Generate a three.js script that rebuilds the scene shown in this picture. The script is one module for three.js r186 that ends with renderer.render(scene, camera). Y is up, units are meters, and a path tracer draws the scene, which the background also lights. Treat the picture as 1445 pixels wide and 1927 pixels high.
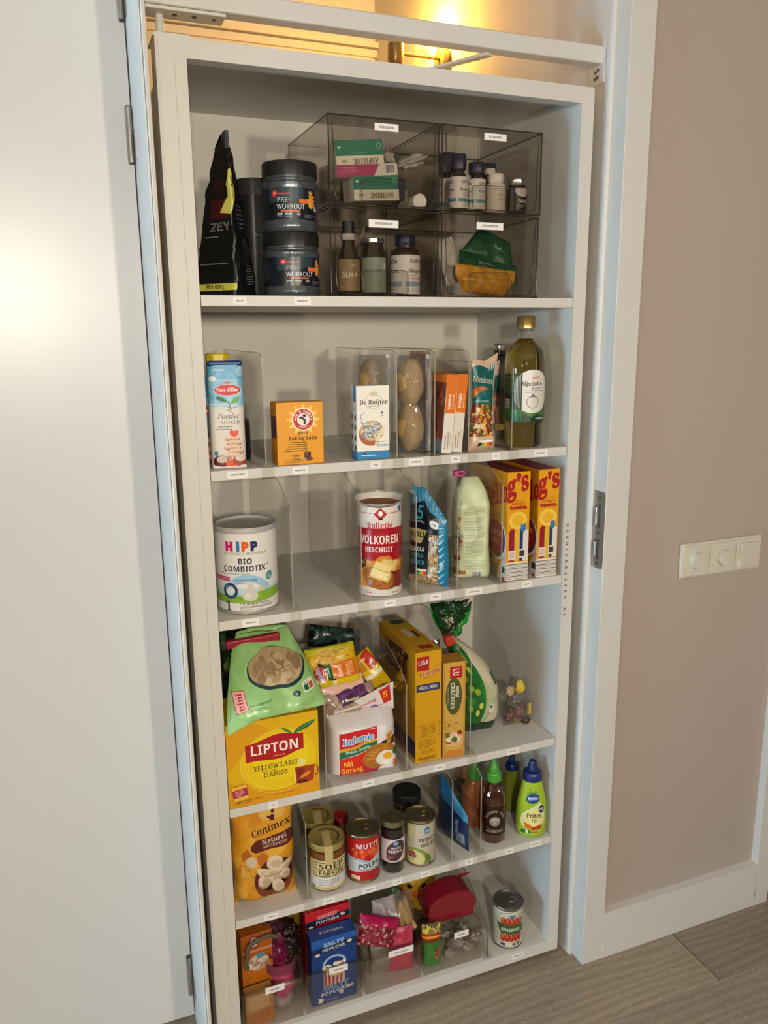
import * as THREE from 'three';
import { mergeGeometries, toCreasedNormals } from 'three/addons/utils/BufferGeometryUtils.js';
import { ImprovedNoise } from 'three/addons/math/ImprovedNoise.js';
import { FontLoader } from 'three/addons/loaders/FontLoader.js';
import { TextGeometry } from 'three/addons/geometries/TextGeometry.js';
import { RoundedBoxGeometry } from 'three/addons/geometries/RoundedBoxGeometry.js';

// ---------- camera, sky, lights, exposure ----------
const scene = new THREE.Scene();
const renderer = new THREE.WebGLRenderer({ antialias: true });
renderer.toneMapping = THREE.LinearToneMapping;
renderer.toneMappingExposure = 0.72;
renderer.shadowMap.enabled = true;
const FOCAL = 1514.12;                                   // pixels at 1445 x 1927
const camera = new THREE.PerspectiveCamera(2 * Math.atan(963.5 / FOCAL) * 180 / Math.PI, 1445 / 1927, 0.05, 60);
camera.position.set(-0.2408, 1.5392, 1.4617);
camera.rotation.set(-0.2182, -0.3786, -0.0089, 'YXZ');
camera.updateMatrixWorld(true);
scene.background = new THREE.Color().setRGB(21, 32, 42);   // even dusk sky, seen only through the garden window
const LAMP_COLOR = [1.0, 0.895, 0.735], PANTRY_COLOR = [1.0, 0.50, 0.075];
const LAMPS = [[-0.42, 1.74, 2.6, 12], [0.62, 1.66, 2.6, 9.5], [-1.75, 1.56, 2.4, 4]];   // pendant lamps behind the camera: x, y, z, candela
const PANTRY_BULB = [0.885, 2.415, -1.0, 1.7];

// ---------- helpers ----------
const V3 = THREE.Vector3, R = (d) => d * Math.PI / 180;
const ray = (u, v) => new V3((u - 722.5) / FOCAL, (963.5 - v) / FOCAL, -1).applyEuler(camera.rotation);
const hit = (u, v, axis, value) => { const d = ray(u, v), k = (value - camera.position[axis]) / d[axis]; return d.multiplyScalar(k).add(camera.position); };
const onZ = (u, v, z) => hit(u, v, 'z', z), onY = (u, v, y) => hit(u, v, 'y', y), onX = (u, v, x) => hit(u, v, 'x', x);
let seed = 7;
const rnd = () => { seed = (seed * 1664525 + 1013904223) >>> 0; return seed / 4294967296; };
const perlin = new ImprovedNoise();
const noise = (x, y, z) => perlin.noise(x + 31.7, y + 17.3, z + 5.1);
const lerp = (a, b, t) => a + (b - a) * t, clamp = (x, a = 0, b = 1) => Math.min(b, Math.max(a, x));
const taken = {};
const numbered = (n) => { const k = taken[n] = (taken[n] ?? -1) + 1; return k ? n + '_' + String(k).padStart(3, '0') : n; };
const shade = (o) => { o.castShadow = o.receiveShadow = true; return o; };
function thing(name, label, category, [x, y, z] = [0, 0, 0], turn = 0, group) {
  const o = new THREE.Group(); o.name = numbered(name); scene.add(o);
  o.position.set(x, y, z); o.rotation.y = turn; o.userData = { label, category };
  if (group) o.userData.group = group;
  return o;
}
function part(name, geo, material, parent, label) {
  const m = shade(new THREE.Mesh(geo, material)); m.name = name; parent.add(m);
  if (label) m.userData.label = label;
  return m;
}
function struct(name, geo, material, label, category) {
  const m = geo ? shade(new THREE.Mesh(geo, material)) : new THREE.Group(); m.name = name; m.userData = { kind: 'structure', label, category }; scene.add(m); return m;
}
const mat = (color, roughness = 0.5, more = {}) => new THREE.MeshPhysicalMaterial({ color: Array.isArray(color) ? new THREE.Color().setRGB(...color) : new THREE.Color(color), roughness, ...more });
const pane = (color, roughness = 0.03, more = {}) => mat(color, roughness, { transmission: 1, thickness: 0, ior: 1.49, side: THREE.DoubleSide, ...more });
// --- geometry
const move = (g, x = 0, y = 0, z = 0) => g.translate(x, y, z);
const bx = (x0, x1, y0, y1, z0, z1) => new THREE.BoxGeometry(x1 - x0, y1 - y0, z1 - z0).translate((x0 + x1) / 2, (y0 + y1) / 2, (z0 + z1) / 2);
const join = (gs) => { const n = gs.map((g) => { const k = g.index ? g.toNonIndexed() : g; for (const a of Object.keys(k.attributes)) if (!['position', 'normal', 'uv'].includes(a)) k.deleteAttribute(a); return k; }); return mergeGeometries(n); };
// box with softened edges; standing on y = 0, centred in x and z; keeps face order +x -x +y -y +z -z
function softBox(w, h, d, c = 0.001, faces) {
  const g = new THREE.BoxGeometry(w, h, d, 3, 3, 3), p = g.attributes.position, n = g.attributes.normal, uv = g.attributes.uv, half = [w / 2, h / 2, d / 2];
  for (let i = 0; i < p.count; i++) {
    const q = [p.getX(i), p.getY(i), p.getZ(i)], ext = q.map((v, k) => Math.abs(Math.abs(v) - half[k]) < 1e-9), count = ext.filter(Boolean).length, face = Math.floor(i / 16), axis = face >> 1, m = [0, 0, 0];
    const r = q.map((v, k) => { const s = Math.sign(v); if (ext[k]) { m[k] = count > 1 ? s : (k === axis ? s : 0); return s * (half[k] - (count > 1 ? c * 0.3 : 0)); } return s * (half[k] - c); });
    p.setXYZ(i, r[0], r[1] + h / 2, r[2]);
    const l = Math.hypot(...m); n.setXYZ(i, m[0] / l, m[1] / l, m[2] / l);
    if (faces) {                                          // faces[face] = [u0, v0, u1, v1]
      const f = faces[face], size = [[d, h], [w, d], [w, h]][axis], ua = axis === 0 ? 2 : 0, va = axis === 1 ? 2 : 1;
      const su = face === 0 || face === 5 ? -1 : 1, sv = face === 2 ? -1 : 1;
      uv.setXY(i, lerp(f[0], f[2], su * r[ua] / size[0] + 0.5), lerp(f[1], f[3], sv * r[va] / size[1] + 0.5));
    }
  }
  return g;
}
function lathe(points, seg = 36, crease = 0.7) { return toCreasedNormals(new THREE.LatheGeometry(points.map(([r, y]) => new THREE.Vector2(Math.max(r, 1e-5), y)), seg), crease); }
// open sleeve round a vertical axis that follows radius rad(t), u across the arc with its middle toward +z
function sleeve(rad, y0, y1, arc = 2 * Math.PI, seg = 40, rows = 1, flat = [1, 1]) {
  const f = typeof rad === 'function' ? rad : () => rad, g = new THREE.PlaneGeometry(1, 1, seg, rows), p = g.attributes.position;
  for (let i = 0; i < p.count; i++) { const a = p.getX(i) * arc, t = p.getY(i) + 0.5, r = f(t); p.setXYZ(i, Math.sin(a) * r * flat[0], lerp(y0, y1, t), Math.cos(a) * r * flat[1]); }
  g.computeVertexNormals(); return g;
}
function tube(pts, r, seg = 24, rad = 8) { return new THREE.TubeGeometry(new THREE.CatmullRomCurve3(pts.map((p) => new V3(...p))), seg, r, rad); }
const rod = (x0, x1, y, z, r, axis = 'x') => { const g = new THREE.CylinderGeometry(r, r, x1 - x0, 8); if (axis === 'x') g.rotateZ(Math.PI / 2); if (axis === 'z') g.rotateX(Math.PI / 2); const m = (x0 + x1) / 2; return axis === 'x' ? g.translate(m, y, z) : axis === 'y' ? g.translate(y, m, z) : g.translate(y, z, m); };
const extrude = (pts, depth, bevel = 0) => { const s = new THREE.Shape(pts.map(([x, y]) => new THREE.Vector2(x, y))); return new THREE.ExtrudeGeometry(s, { depth, bevelEnabled: bevel > 0, bevelSize: bevel, bevelThickness: bevel, bevelSegments: 2, curveSegments: 10 }); };
// profile in (x, z) pulled up from y0 to y1
const upright = (pts, y0, y1, bevel = 0) => extrude(pts.map(([x, z]) => [x, -z]), y1 - y0, bevel).rotateX(-Math.PI / 2).translate(0, y0, 0);
// filled bag: two crinkled faces that meet at the edges. half(v), thick(s, v) are 0..1 shapes
function bagGeo({ w, h, d, half = () => 1, thick, wr = 0.003, fr = 26, sd = 0, nu = 26, nv = 34, warp, topCut }) {
  const th = thick ?? ((s, v) => Math.sqrt(Math.max(0, 1 - s * s)) * Math.pow(Math.sin(Math.PI * clamp(v)), 0.6));
  const sheets = [1, -1].map((side) => {
    const g = new THREE.PlaneGeometry(1, 1, nu, nv), p = g.attributes.position;
    for (let i = 0; i < p.count; i++) {
      const s = p.getX(i) * 2, v = p.getY(i) + 0.5, x = s * half(v) * w / 2; let y = v * h; if (topCut) y = topCut(s, v, y);
      const t = th(s, v), k = clamp(t * 2.5 + 0.25), n = noise(x * fr, y * fr, sd + side * 3) + 0.5 * noise(x * fr * 2.3, y * fr * 2.1, sd + 9 + side * 3) + 0.9 * (0.45 - 2.2 * Math.abs(noise(x * fr * 0.9 + y * fr * 0.35, y * fr * 0.55 - x * fr * 0.3, sd + 20 + side * 5)));
      let q = [x + wr * 0.6 * noise(y * fr * 0.8, sd, 2 + s), y, side * t * d / 2 + wr * n * k * (side > 0 ? 1 : 0.6)];
      if (warp) q = warp(q, s, v);
      p.setXYZ(i, ...q);
    }
    if (side < 0) { const ix = g.index.array; for (let i = 0; i < ix.length; i += 3) { const t = ix[i]; ix[i] = ix[i + 1]; ix[i + 1] = t; } const uv = g.attributes.uv; for (let i = 0; i < uv.count; i++) uv.setX(i, 1 - uv.getX(i)); }
    g.computeVertexNormals(); return g;
  });
  return join(sheets);
}
// crumpled lump (sweets, food, plastic wads)
function lump(rx, ry, rz, rough = 0.25, sd = 0, freq = 2.2, detail = 4) {
  const g = new THREE.SphereGeometry(1, 10 + detail * 5, 8 + detail * 4), p = g.attributes.position;
  for (let i = 0; i < p.count; i++) { const q = new V3().fromBufferAttribute(p, i), k = 1 + rough * noise(q.x * freq + sd, q.y * freq, q.z * freq - sd) + 0.4 * rough * noise(q.x * freq * 2.7, q.y * freq * 2.7 + sd, q.z * freq * 2.7); p.setXYZ(i, q.x * k * rx, q.y * k * ry, q.z * k * rz); }
  g.computeVertexNormals(); return g;
}
// --- printed surfaces; drawing units are millimetres
function print(w, h, draw, res = 4) {
  const c = document.createElement('canvas'); c.width = Math.round(w * res); c.height = Math.round(h * res);
  const k = c.getContext('2d'); k.scale(res, res); draw(k, w, h);
  const t = new THREE.CanvasTexture(c); t.colorSpace = THREE.SRGBColorSpace; t.anisotropy = 8; return t;
}
const fill = (c, col, x, y, w, h) => { c.fillStyle = col; c.fillRect(x, y, w, h); };
const oval = (c, col, x, y, rx, ry = rx, rot = 0, line) => { c.beginPath(); c.ellipse(x, y, rx, ry, rot, 0, 7); if (line) { c.strokeStyle = col; c.lineWidth = line; c.stroke(); } else { c.fillStyle = col; c.fill(); } };
const poly = (c, col, pts, line) => { c.beginPath(); pts.forEach(([x, y], i) => (i ? c.lineTo(x, y) : c.moveTo(x, y))); if (line) { c.strokeStyle = col; c.lineWidth = line; c.stroke(); } else { c.closePath(); c.fillStyle = col; c.fill(); } };
const curve = (c, col, pts, line) => { c.beginPath(); c.moveTo(...pts[0]); for (let i = 1; i + 1 < pts.length; i += 2) c.quadraticCurveTo(...pts[i], ...pts[i + 1]); if (line) { c.strokeStyle = col; c.lineWidth = line; c.lineCap = 'round'; c.stroke(); } else { c.closePath(); c.fillStyle = col; c.fill(); } };
function tx(c, s, x, y, size, col, o = {}) {
  c.save(); c.translate(x, y); if (o.r) c.rotate(o.r); if (o.skew) c.transform(1, 0, o.skew, 1, 0, 0);
  c.font = `${o.light ? '' : 'bold '}${size}px ${o.f ?? 'sans-serif'}`; c.textAlign = o.a ?? 'center'; c.textBaseline = 'middle';
  if (o.w) { const k = o.w / c.measureText(s).width; c.scale(k, 1); }
  if (o.st) { c.strokeStyle = o.st; c.lineWidth = o.sw ?? size * 0.15; c.lineJoin = 'round'; c.strokeText(s, 0, 0); }
  c.fillStyle = col; c.fillText(s, 0, 0); c.restore();
}
function rows(c, x, y, w, n, step, col, thick = 0.7) { c.fillStyle = col; for (let i = 0; i < n; i++) { let k = x; const end = x + w * (i === n - 1 ? 0.6 : 0.92 + 0.08 * rnd()); while (k < end) { const l = Math.min(end - k, 1.5 + 5 * rnd()); c.fillRect(k, y + i * step, l, thick); k += l + 0.7; } } }
function specks(c, x, y, w, h, n, cols, r0, r1) { for (let i = 0; i < n; i++) oval(c, cols[Math.floor(rnd() * cols.length)], x + rnd() * w, y + rnd() * h, lerp(r0, r1, rnd()), lerp(r0, r1, rnd()), rnd() * 3); }
function barcode(c, x, y, w, h, col = '#222', up) { fill(c, '#eee', x - 0.8, y - 0.8, w + 1.6, h + 1.6); let k = 0; while (k < (up ? h : w)) { const l = 0.3 + rnd() * 1.1; if (up) fill(c, col, x, y + k, w, Math.min(l, h - k)); else fill(c, col, x + k, y, Math.min(l, w - k), h); k += l + 0.3 + rnd() * 0.9; } }
const scoreBar = (c, x, y, w, h) => { fill(c, '#f4f4f0', x - 0.6, y - h * 0.6, w + 1.2, h * 1.7); ['#0a7a3c', '#86b92e', '#f5c400', '#ea7a10', '#d9351a'].forEach((k, i) => fill(c, k, x + i * w / 5, y, w / 5, h)); };
// carton: one sheet holds top, front and left side. sizes in metres
function cartonParts({ w, h, d, base, front, left, top, res = 4 }) {
  const W = w * 1000, H = h * 1000, D = d * 1000, TW = W + D, TH = H + D;
  const t = print(TW, TH, (c) => {
    fill(c, base, 0, 0, TW, TH);
    const area = (f, x, y, a, b) => { if (!f) return; c.save(); c.translate(x, y); c.beginPath(); c.rect(0, 0, a, b); c.clip(); f(c, a, b); c.restore(); };
    area(top, 0, 0, W, D); area(front, 0, D, W, H); area(left, W, D, D, H);
  }, res);
  const v = (y) => 1 - y / TH, u = (x) => x / TW, plain = [u(W + D * 0.4), v(D * 0.6), u(W + D * 0.6), v(D * 0.4)];
  const Lf = left ? [u(W), v(D + H), 1, v(D)] : plain, Tp = top ? [0, v(D), u(W), 1] : plain, Fr = [0, v(D + H), u(W), v(D)];
  return { map: t, geo: softBox(w, h, d, Math.min(0.0012, d / 12), [plain, Lf, Tp, plain, Fr, plain]) };
}
// a carton thing whose front bottom corners lie under two pixels of the photograph, on a shelf at height y
function carton(name, label, category, spec, { bl, br, y, z, tilt = 0, group, turn }) {
  const a = z === undefined ? onY(...bl, y) : onZ(...bl, z), b = z === undefined ? onY(...br, y) : onZ(...br, z), yaw = turn ?? -Math.atan2(b.z - a.z, b.x - a.x), w = spec.w ?? Math.hypot(b.x - a.x, b.z - a.z);
  const { map, geo } = cartonParts({ ...spec, w }), mid = a.add(b).multiplyScalar(0.5);
  const o = thing(name, label, category, [mid.x - Math.sin(yaw) * spec.d / 2, y + 0.0004, mid.z - Math.cos(yaw) * spec.d / 2], yaw, group);
  o.rotation.z = tilt;
  part('carton', geo, mat(0xffffff, spec.rough ?? 0.42, { map }), o);
  return o;
}
// ---------- the rooms ----------
const paint = mat([0.62, 0.61, 0.585], 0.42);
const doorPaint = mat([0.62, 0.615, 0.60], 0.3, { clearcoat: 0.35, clearcoatRoughness: 0.32 });
const rackPaint = mat([0.62, 0.605, 0.57], 0.42);
const plasterTex = (() => { const c = document.createElement('canvas'); c.width = c.height = 512; const k = c.getContext('2d'), im = k.createImageData(512, 512); for (let i = 0; i < 512 * 512; i++) { const v = 128 + 60 * noise((i % 512) / 5, Math.floor(i / 512) / 5, 1) + (rnd() - 0.5) * 60; im.data.set([v, v, v, 255], i * 4); } k.putImageData(im, 0, 0); const t = new THREE.CanvasTexture(c); t.wrapS = t.wrapT = THREE.RepeatWrapping; t.repeat.set(4, 4); return t; })();
const wallPaint = mat([0.41, 0.345, 0.305], 0.85, { bumpMap: plasterTex, bumpScale: 0.0006 });
const whiteWall = mat([0.20, 0.18, 0.155], 0.9), ceilingPaint = mat([0.32, 0.30, 0.27], 0.95), pantryPaint = mat([0.62, 0.61, 0.585], 0.85);
const steel = mat([0.42, 0.40, 0.37], 0.35, { metalness: 0.9 }), brass = mat([0.25, 0.17, 0.07], 0.35, { metalness: 0.8 }), darkSteel = mat([0.06, 0.055, 0.05], 0.5, { metalness: 0.5 });

// floor: boards laid along x; near the photograph's floor every board is a piece of its own
const floor = struct('floor', bx(-3.3, 4.1, -0.12, -0.012, -2.0, 7.3), mat([0.20, 0.16, 0.12], 0.6), 'greyed oak plank floor in front of the open pantry', 'floor');
{
  const tones = [0, 1, 2, 3].map((k) => {
    const c = document.createElement('canvas'); c.width = 1024; c.height = 128; const g = c.getContext('2d'), im = g.createImageData(1024, 128), base = [[134, 119, 101], [146, 130, 111], [128, 113, 96], [140, 125, 107]][k];
    for (let y = 0; y < 128; y++) for (let x = 0; x < 1024; x++) {
      const yy = y + 9 * noise(x / 160, y / 60, k * 7) + 16 * noise(x / 420, 3, k * 5), grain = noise(x / 70, yy / 2.2, k * 3), ring = Math.sin(yy * 0.42 + 3 * noise(x / 240, y / 40, k)), fine = noise(x / 9, yy * 1.4, k + 11);
      const pore = fine > 0.42 ? 16 : 0, m = 12 * grain + 7 * ring + 8 * fine + pore + 8 * noise(x / 200, y / 90, 40 + k);
      im.data.set([base[0] + m, base[1] + m * 0.95, base[2] + m * 0.85, 255], (y * 1024 + x) * 4);
    }
    g.putImageData(im, 0, 0); const t = new THREE.CanvasTexture(c); t.colorSpace = THREE.SRGBColorSpace; t.anisotropy = 8;
    return mat(0xffffff, 0.5, { map: t });
  });
  const plank = (l) => softBox(l, 0.012, 0.1902, 0.0006, [[0, 0, 0.01, 1], [0, 0, 0.01, 1], [0, 0, Math.min(1, l / 1.7), 1], [0, 0, 1, 1], [0, 0, 1, 0.05], [0, 0, 1, 0.05]]);
  const long = plank(1.698);
  for (let r = 0; r < 13; r++) for (let k = 0; k < 3; k++) {
    const m = part('plank', long, tones[Math.floor(rnd() * 4)], floor); m.position.set(-1.0 + k * 1.7 + ((r * 0.61 + 0.28) % 1) * 1.1 - 0.55, -0.012, -0.45 + r * 0.1905);
  }
}
struct('ceiling', bx(-3.3, 4.1, 2.75, 2.9, 0.05, 7.3), ceilingPaint, 'white ceiling of the living room', 'ceiling');
struct('wall_back', bx(-3.3, 4.1, 0, 2.75, 7.2, 7.32), whiteWall, 'plain wall behind the viewer', 'wall');
struct('wall_right', bx(4.0, 4.12, 0, 2.75, 0, 7.3), whiteWall, 'plain side wall of the living room', 'wall');
struct('wall_left', join([bx(-3.32, -3.2, 0, 2.75, 0, 0.14), bx(-3.32, -3.2, 0, 2.75, 1.2, 7.3), bx(-3.32, -3.2, 1.42, 2.75, 0.14, 1.2), bx(-3.32, -3.2, 0, 0.4, 0.14, 1.2)]), whiteWall, 'plain side wall with the garden window', 'wall');
{
  const w = struct('window_1', null, null, 'tall garden window with white frame', 'window');
  part('window_frame', join([bx(-3.3, -3.22, 0.40, 0.44, 0.14, 1.2), bx(-3.3, -3.22, 1.38, 1.42, 0.14, 1.2), bx(-3.3, -3.22, 0.44, 1.38, 0.14, 0.17), bx(-3.3, -3.22, 0.44, 1.38, 1.17, 1.2)]), paint, w);
  part('pane', bx(-3.264, -3.258, 0.44, 1.38, 0.17, 1.17), pane([0.95, 0.98, 0.98]), w);
}
struct('wall_front', join([bx(-3.3, -0.96, 0, 2.75, -0.20, 0.028), bx(0.895, 4.1, 0, 2.75, -0.08, 0.028), bx(-0.96, 0.895, 2.46, 2.75, -0.08, 0.028)]), wallPaint, 'greige painted wall around the pantry opening', 'wall');
// door frame: post by the hinges, jamb by the lock, head above
struct('trim_1', upright([[-0.0645, -0.19], [-0.0645, 0.029], [-0.0655, 0.032], [-0.0705, 0.033], [-0.0722, 0.031], [-0.0728, 0.027], [-0.0738, 0.030], [-0.0755, 0.030], [-0.0766, 0.026], [-0.0770, 0.020], [-0.0770, -0.19]], 0, 2.46), paint, 'narrow white door post between the closed door and the rack', 'door frame');
struct('trim_2', upright([[0.901, 0.028], [0.901, 0.049], [0.900, 0.050], [0.8415, 0.050], [0.8405, 0.049], [0.8405, 0.008], [0.836, 0.0095], [0.831, 0.008], [0.829, 0.003], [0.829, -0.12], [0.93, -0.12], [0.93, 0.0]], 0, 2.46), paint, 'white painted lock-side door jamb with rebate', 'door frame');
struct('trim_3', bx(-0.96, 0.901, 2.40, 2.47, -0.12, 0.05), paint, 'white head of the door frame above the rack', 'door frame');
struct('baseboard_right', upright([[0, 0], [1, 0], [1, 1], [0, 1]].map(([a, b]) => [0.9005 + a * 0.4995, 0.027 + b * 0.023]), 0, 0.127, 0.0008), paint, 'white skirting board along the greige wall', 'skirting');
struct('trim_4', upright([[1.400, 0.027], [1.446, 0.027], [1.446, 0.050], [1.400, 0.050]], 0, 2.4, 0.0008), paint, 'white upright trim at the far end of the greige wall', 'door frame');
{ // closed door in the deep reveal beside the rack, with hinges
  const d = struct('door_1', null, null, 'smooth white closed door with steel hinges beside the rack', 'door');
  part('leaf', softBox(0.87, 2.385, 0.04, 0.002), doorPaint, d).position.set(-0.0775 - 0.435, 0.012, -0.172);
  for (const [va, vb] of [[-60, 40], [203, 308], [1798, 1868]]) {
    const u = (v) => 240 + (v - 20) * 0.0675, y1 = onZ(u(va), va, -0.148).y, y0 = onZ(u(vb), vb, -0.148).y, ym = (y0 + y1) / 2;
    const h = part('hinge', join([move(new THREE.CylinderGeometry(0.0062, 0.0062, y1 - ym - 0.0008, 14), -0.0840, (y1 + ym) / 2, -0.147), move(new THREE.CylinderGeometry(0.0062, 0.0062, ym - y0 - 0.0008, 14), -0.0840, (y0 + ym) / 2, -0.147), bx(-0.0782, -0.0770, y0 + 0.002, ym + 0.004, -0.146, -0.118)]), steel, d, 'grey steel door hinge');
    part('hinge_pin', move(new THREE.CylinderGeometry(0.0045, 0.0045, y1 - y0 + 0.004, 10), -0.0840, ym, -0.147), darkSteel, h);
  }
}
{ // strike plate on the lock jamb
  const t = thing('strike_plate', 'grey steel strike plate with two latch openings on the white jamb', 'strike plate', [0.8405, 0, 0]);
  const y1 = onX(1134, 926, 0.84).y, y0 = onX(1131, 1072, 0.84).y, H = y1 - y0;
  const s = new THREE.Shape(); s.moveTo(0.009, 0); s.lineTo(0.042, 0); s.quadraticCurveTo(0.0485, 0, 0.0485, 0.012); s.lineTo(0.0485, H - 0.012); s.quadraticCurveTo(0.0485, H, 0.042, H); s.lineTo(0.009, H); s.closePath();
  for (const [a, b] of [[0.115, 0.385], [0.53, 0.83]]) { const h = new THREE.Path(); h.moveTo(0.014, a * H); h.lineTo(0.034, a * H); h.lineTo(0.034, b * H); h.lineTo(0.014, b * H); h.closePath(); s.holes.push(h); }
  part('plate', new THREE.ExtrudeGeometry(s, { depth: 0.0015, bevelEnabled: false }).rotateY(-Math.PI / 2).translate(0, y0, 0), steel, t);
  for (const [a, b] of [[0.115, 0.385], [0.53, 0.83]]) {
    part('opening', bx(-0.0004, -0.0001, y0 + a * H, y0 + b * H, 0.014, 0.034), darkSteel, t);
    part('roller', join([rod(y0 + a * H + 0.006, y0 + b * H - 0.006, -0.0015, 0.022, 0.005, 'y'), bx(-0.002, -0.0002, y0 + a * H + 0.001, y0 + a * H + 0.004, 0.015, 0.03), bx(-0.002, -0.0002, y0 + b * H - 0.004, y0 + b * H - 0.001, 0.015, 0.03)]), mat([0.6, 0.63, 0.66], 0.25, { metalness: 0.9 }), t, 'bright latch roller');
  }
  for (const k of [0.06, 0.46, 0.93]) part('screw', new THREE.CylinderGeometry(0.003, 0.003, 0.001, 10).rotateZ(Math.PI / 2).translate(-0.0018, y0 + k * H, 0.03), darkSteel, t);
}
{ // switch on the greige wall
  const a = onZ(1283, 1025, 0.036), b = onZ(1428, 1068, 0.036), W = b.x - a.x, H = a.y - b.y;
  const t = thing('light_switch', 'cream three-gang switch with two round dimmers and a rocker on the greige wall', 'light switch', [(a.x + b.x) / 2, b.y, 0.028]);
  const cream = mat([0.60, 0.57, 0.50], 0.35), cell = W / 3;
  part('frame', new RoundedBoxGeometry(W, H, 0.009, 3, 0.004).translate(0, H / 2, 0.0045), cream, t);
  for (let k = 0; k < 3; k++) {
    const x = (k - 1) * (cell - 0.002);
    const p = part('insert', new RoundedBoxGeometry(cell - 0.006, H - 0.010, 0.004, 2, 0.0015).translate(x, H / 2, 0.0105), cream, t);
    if (k < 2) part('dimmer_knob', new THREE.CylinderGeometry(0.0185, 0.0195, 0.014, 36).rotateX(Math.PI / 2).translate(x, H / 2, 0.0185), cream, p);
    else part('rocker', new RoundedBoxGeometry(cell - 0.020, H - 0.024, 0.009, 2, 0.003).rotateX(0.06).translate(x, H / 2 - 0.001, 0.0135), cream, p);
  }
}
// ---------- pantry behind the rack ----------
struct('wall_pantry_back', bx(-0.2, 1.1, 0, 3.0, -1.70, -1.58), pantryPaint, 'back wall of the lit pantry', 'wall');
struct('wall_pantry_right', bx(0.95, 1.07, 0, 3.0, -1.60, -0.08), pantryPaint, 'right wall of the lit pantry', 'wall');
struct('wall_pantry_left', bx(-0.18, -0.0645, 0, 3.0, -1.60, -0.195), pantryPaint, 'left wall of the lit pantry', 'wall');
struct('ceiling_pantry', bx(-0.2, 1.1, 3.0, 3.1, -1.70, -0.05), pantryPaint, 'ceiling of the lit pantry', 'ceiling');
struct('wall_pantry_front', bx(-0.2, 1.1, 2.75, 3.0, -0.08, 0.05), pantryPaint, 'pantry wall above the opening', 'wall');
{ // moulded head trim on the pantry back wall
  const z = -1.575, y = (v) => onZ(300, v, z).y, x1 = onZ(706, 80, z).x;
  const a = y(33), b = y(44), c = y(47), d = y(62), e = y(92);
  struct('trim_5', join([bx(-0.0645, x1, b, a, -1.58, z + 0.035), bx(-0.0645, x1, d, c, -1.58, z + 0.022), bx(-0.0645, x1 - 0.01, e, d, -1.58, z + 0.008)]), pantryPaint, 'stepped head moulding on the lit pantry wall', 'moulding');
}
{ // wall lamp
  const t = thing('wall_lamp', 'dark brass wall lamp glowing warm above the rack in the pantry', 'lamp', [0.95, onX(838, 112, 0.95).y, onX(838, 112, 0.95).z]);
  part('back_plate', new THREE.CylinderGeometry(0.036, 0.036, 0.022, 30).rotateZ(Math.PI / 2).translate(-0.011, 0, 0), brass, t);
  part('arm', rod(-0.16, -0.02, 0, 0, 0.005), mat([0.5, 0.33, 0.12], 0.3, { metalness: 0.9 }), t);
  part('holder', lathe([[0.0, 0.034], [0.008, 0.034], [0.010, 0.028], [0.024, 0.026], [0.025, -0.02], [0.02, -0.03], [0, -0.03]], 24).translate(-0.165, 0.0, 0), brass, t);
  part('bulb', new THREE.SphereGeometry(0.03, 20, 14).translate(PANTRY_BULB[0] - 0.95, PANTRY_BULB[1] - t.position.y, PANTRY_BULB[2] - t.position.z), mat(0xffffff, 0.4, { emissive: new THREE.Color().setRGB(...PANTRY_COLOR), emissiveIntensity: 6 }), t, 'glowing bulb');
  part('bulb_arm', tube([[-0.02, 0, 0.0], [-0.06, 0.0, 0.0], [PANTRY_BULB[0] - 0.95, PANTRY_BULB[1] - t.position.y - 0.03, PANTRY_BULB[2] - t.position.z]], 0.004), brass, t);
  const l = new THREE.PointLight(new THREE.Color().setRGB(...PANTRY_COLOR), PANTRY_BULB[3], 0, 2); l.position.set(...PANTRY_BULB); l.castShadow = true; l.shadow.radius = 1.5; scene.add(l);
}
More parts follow.
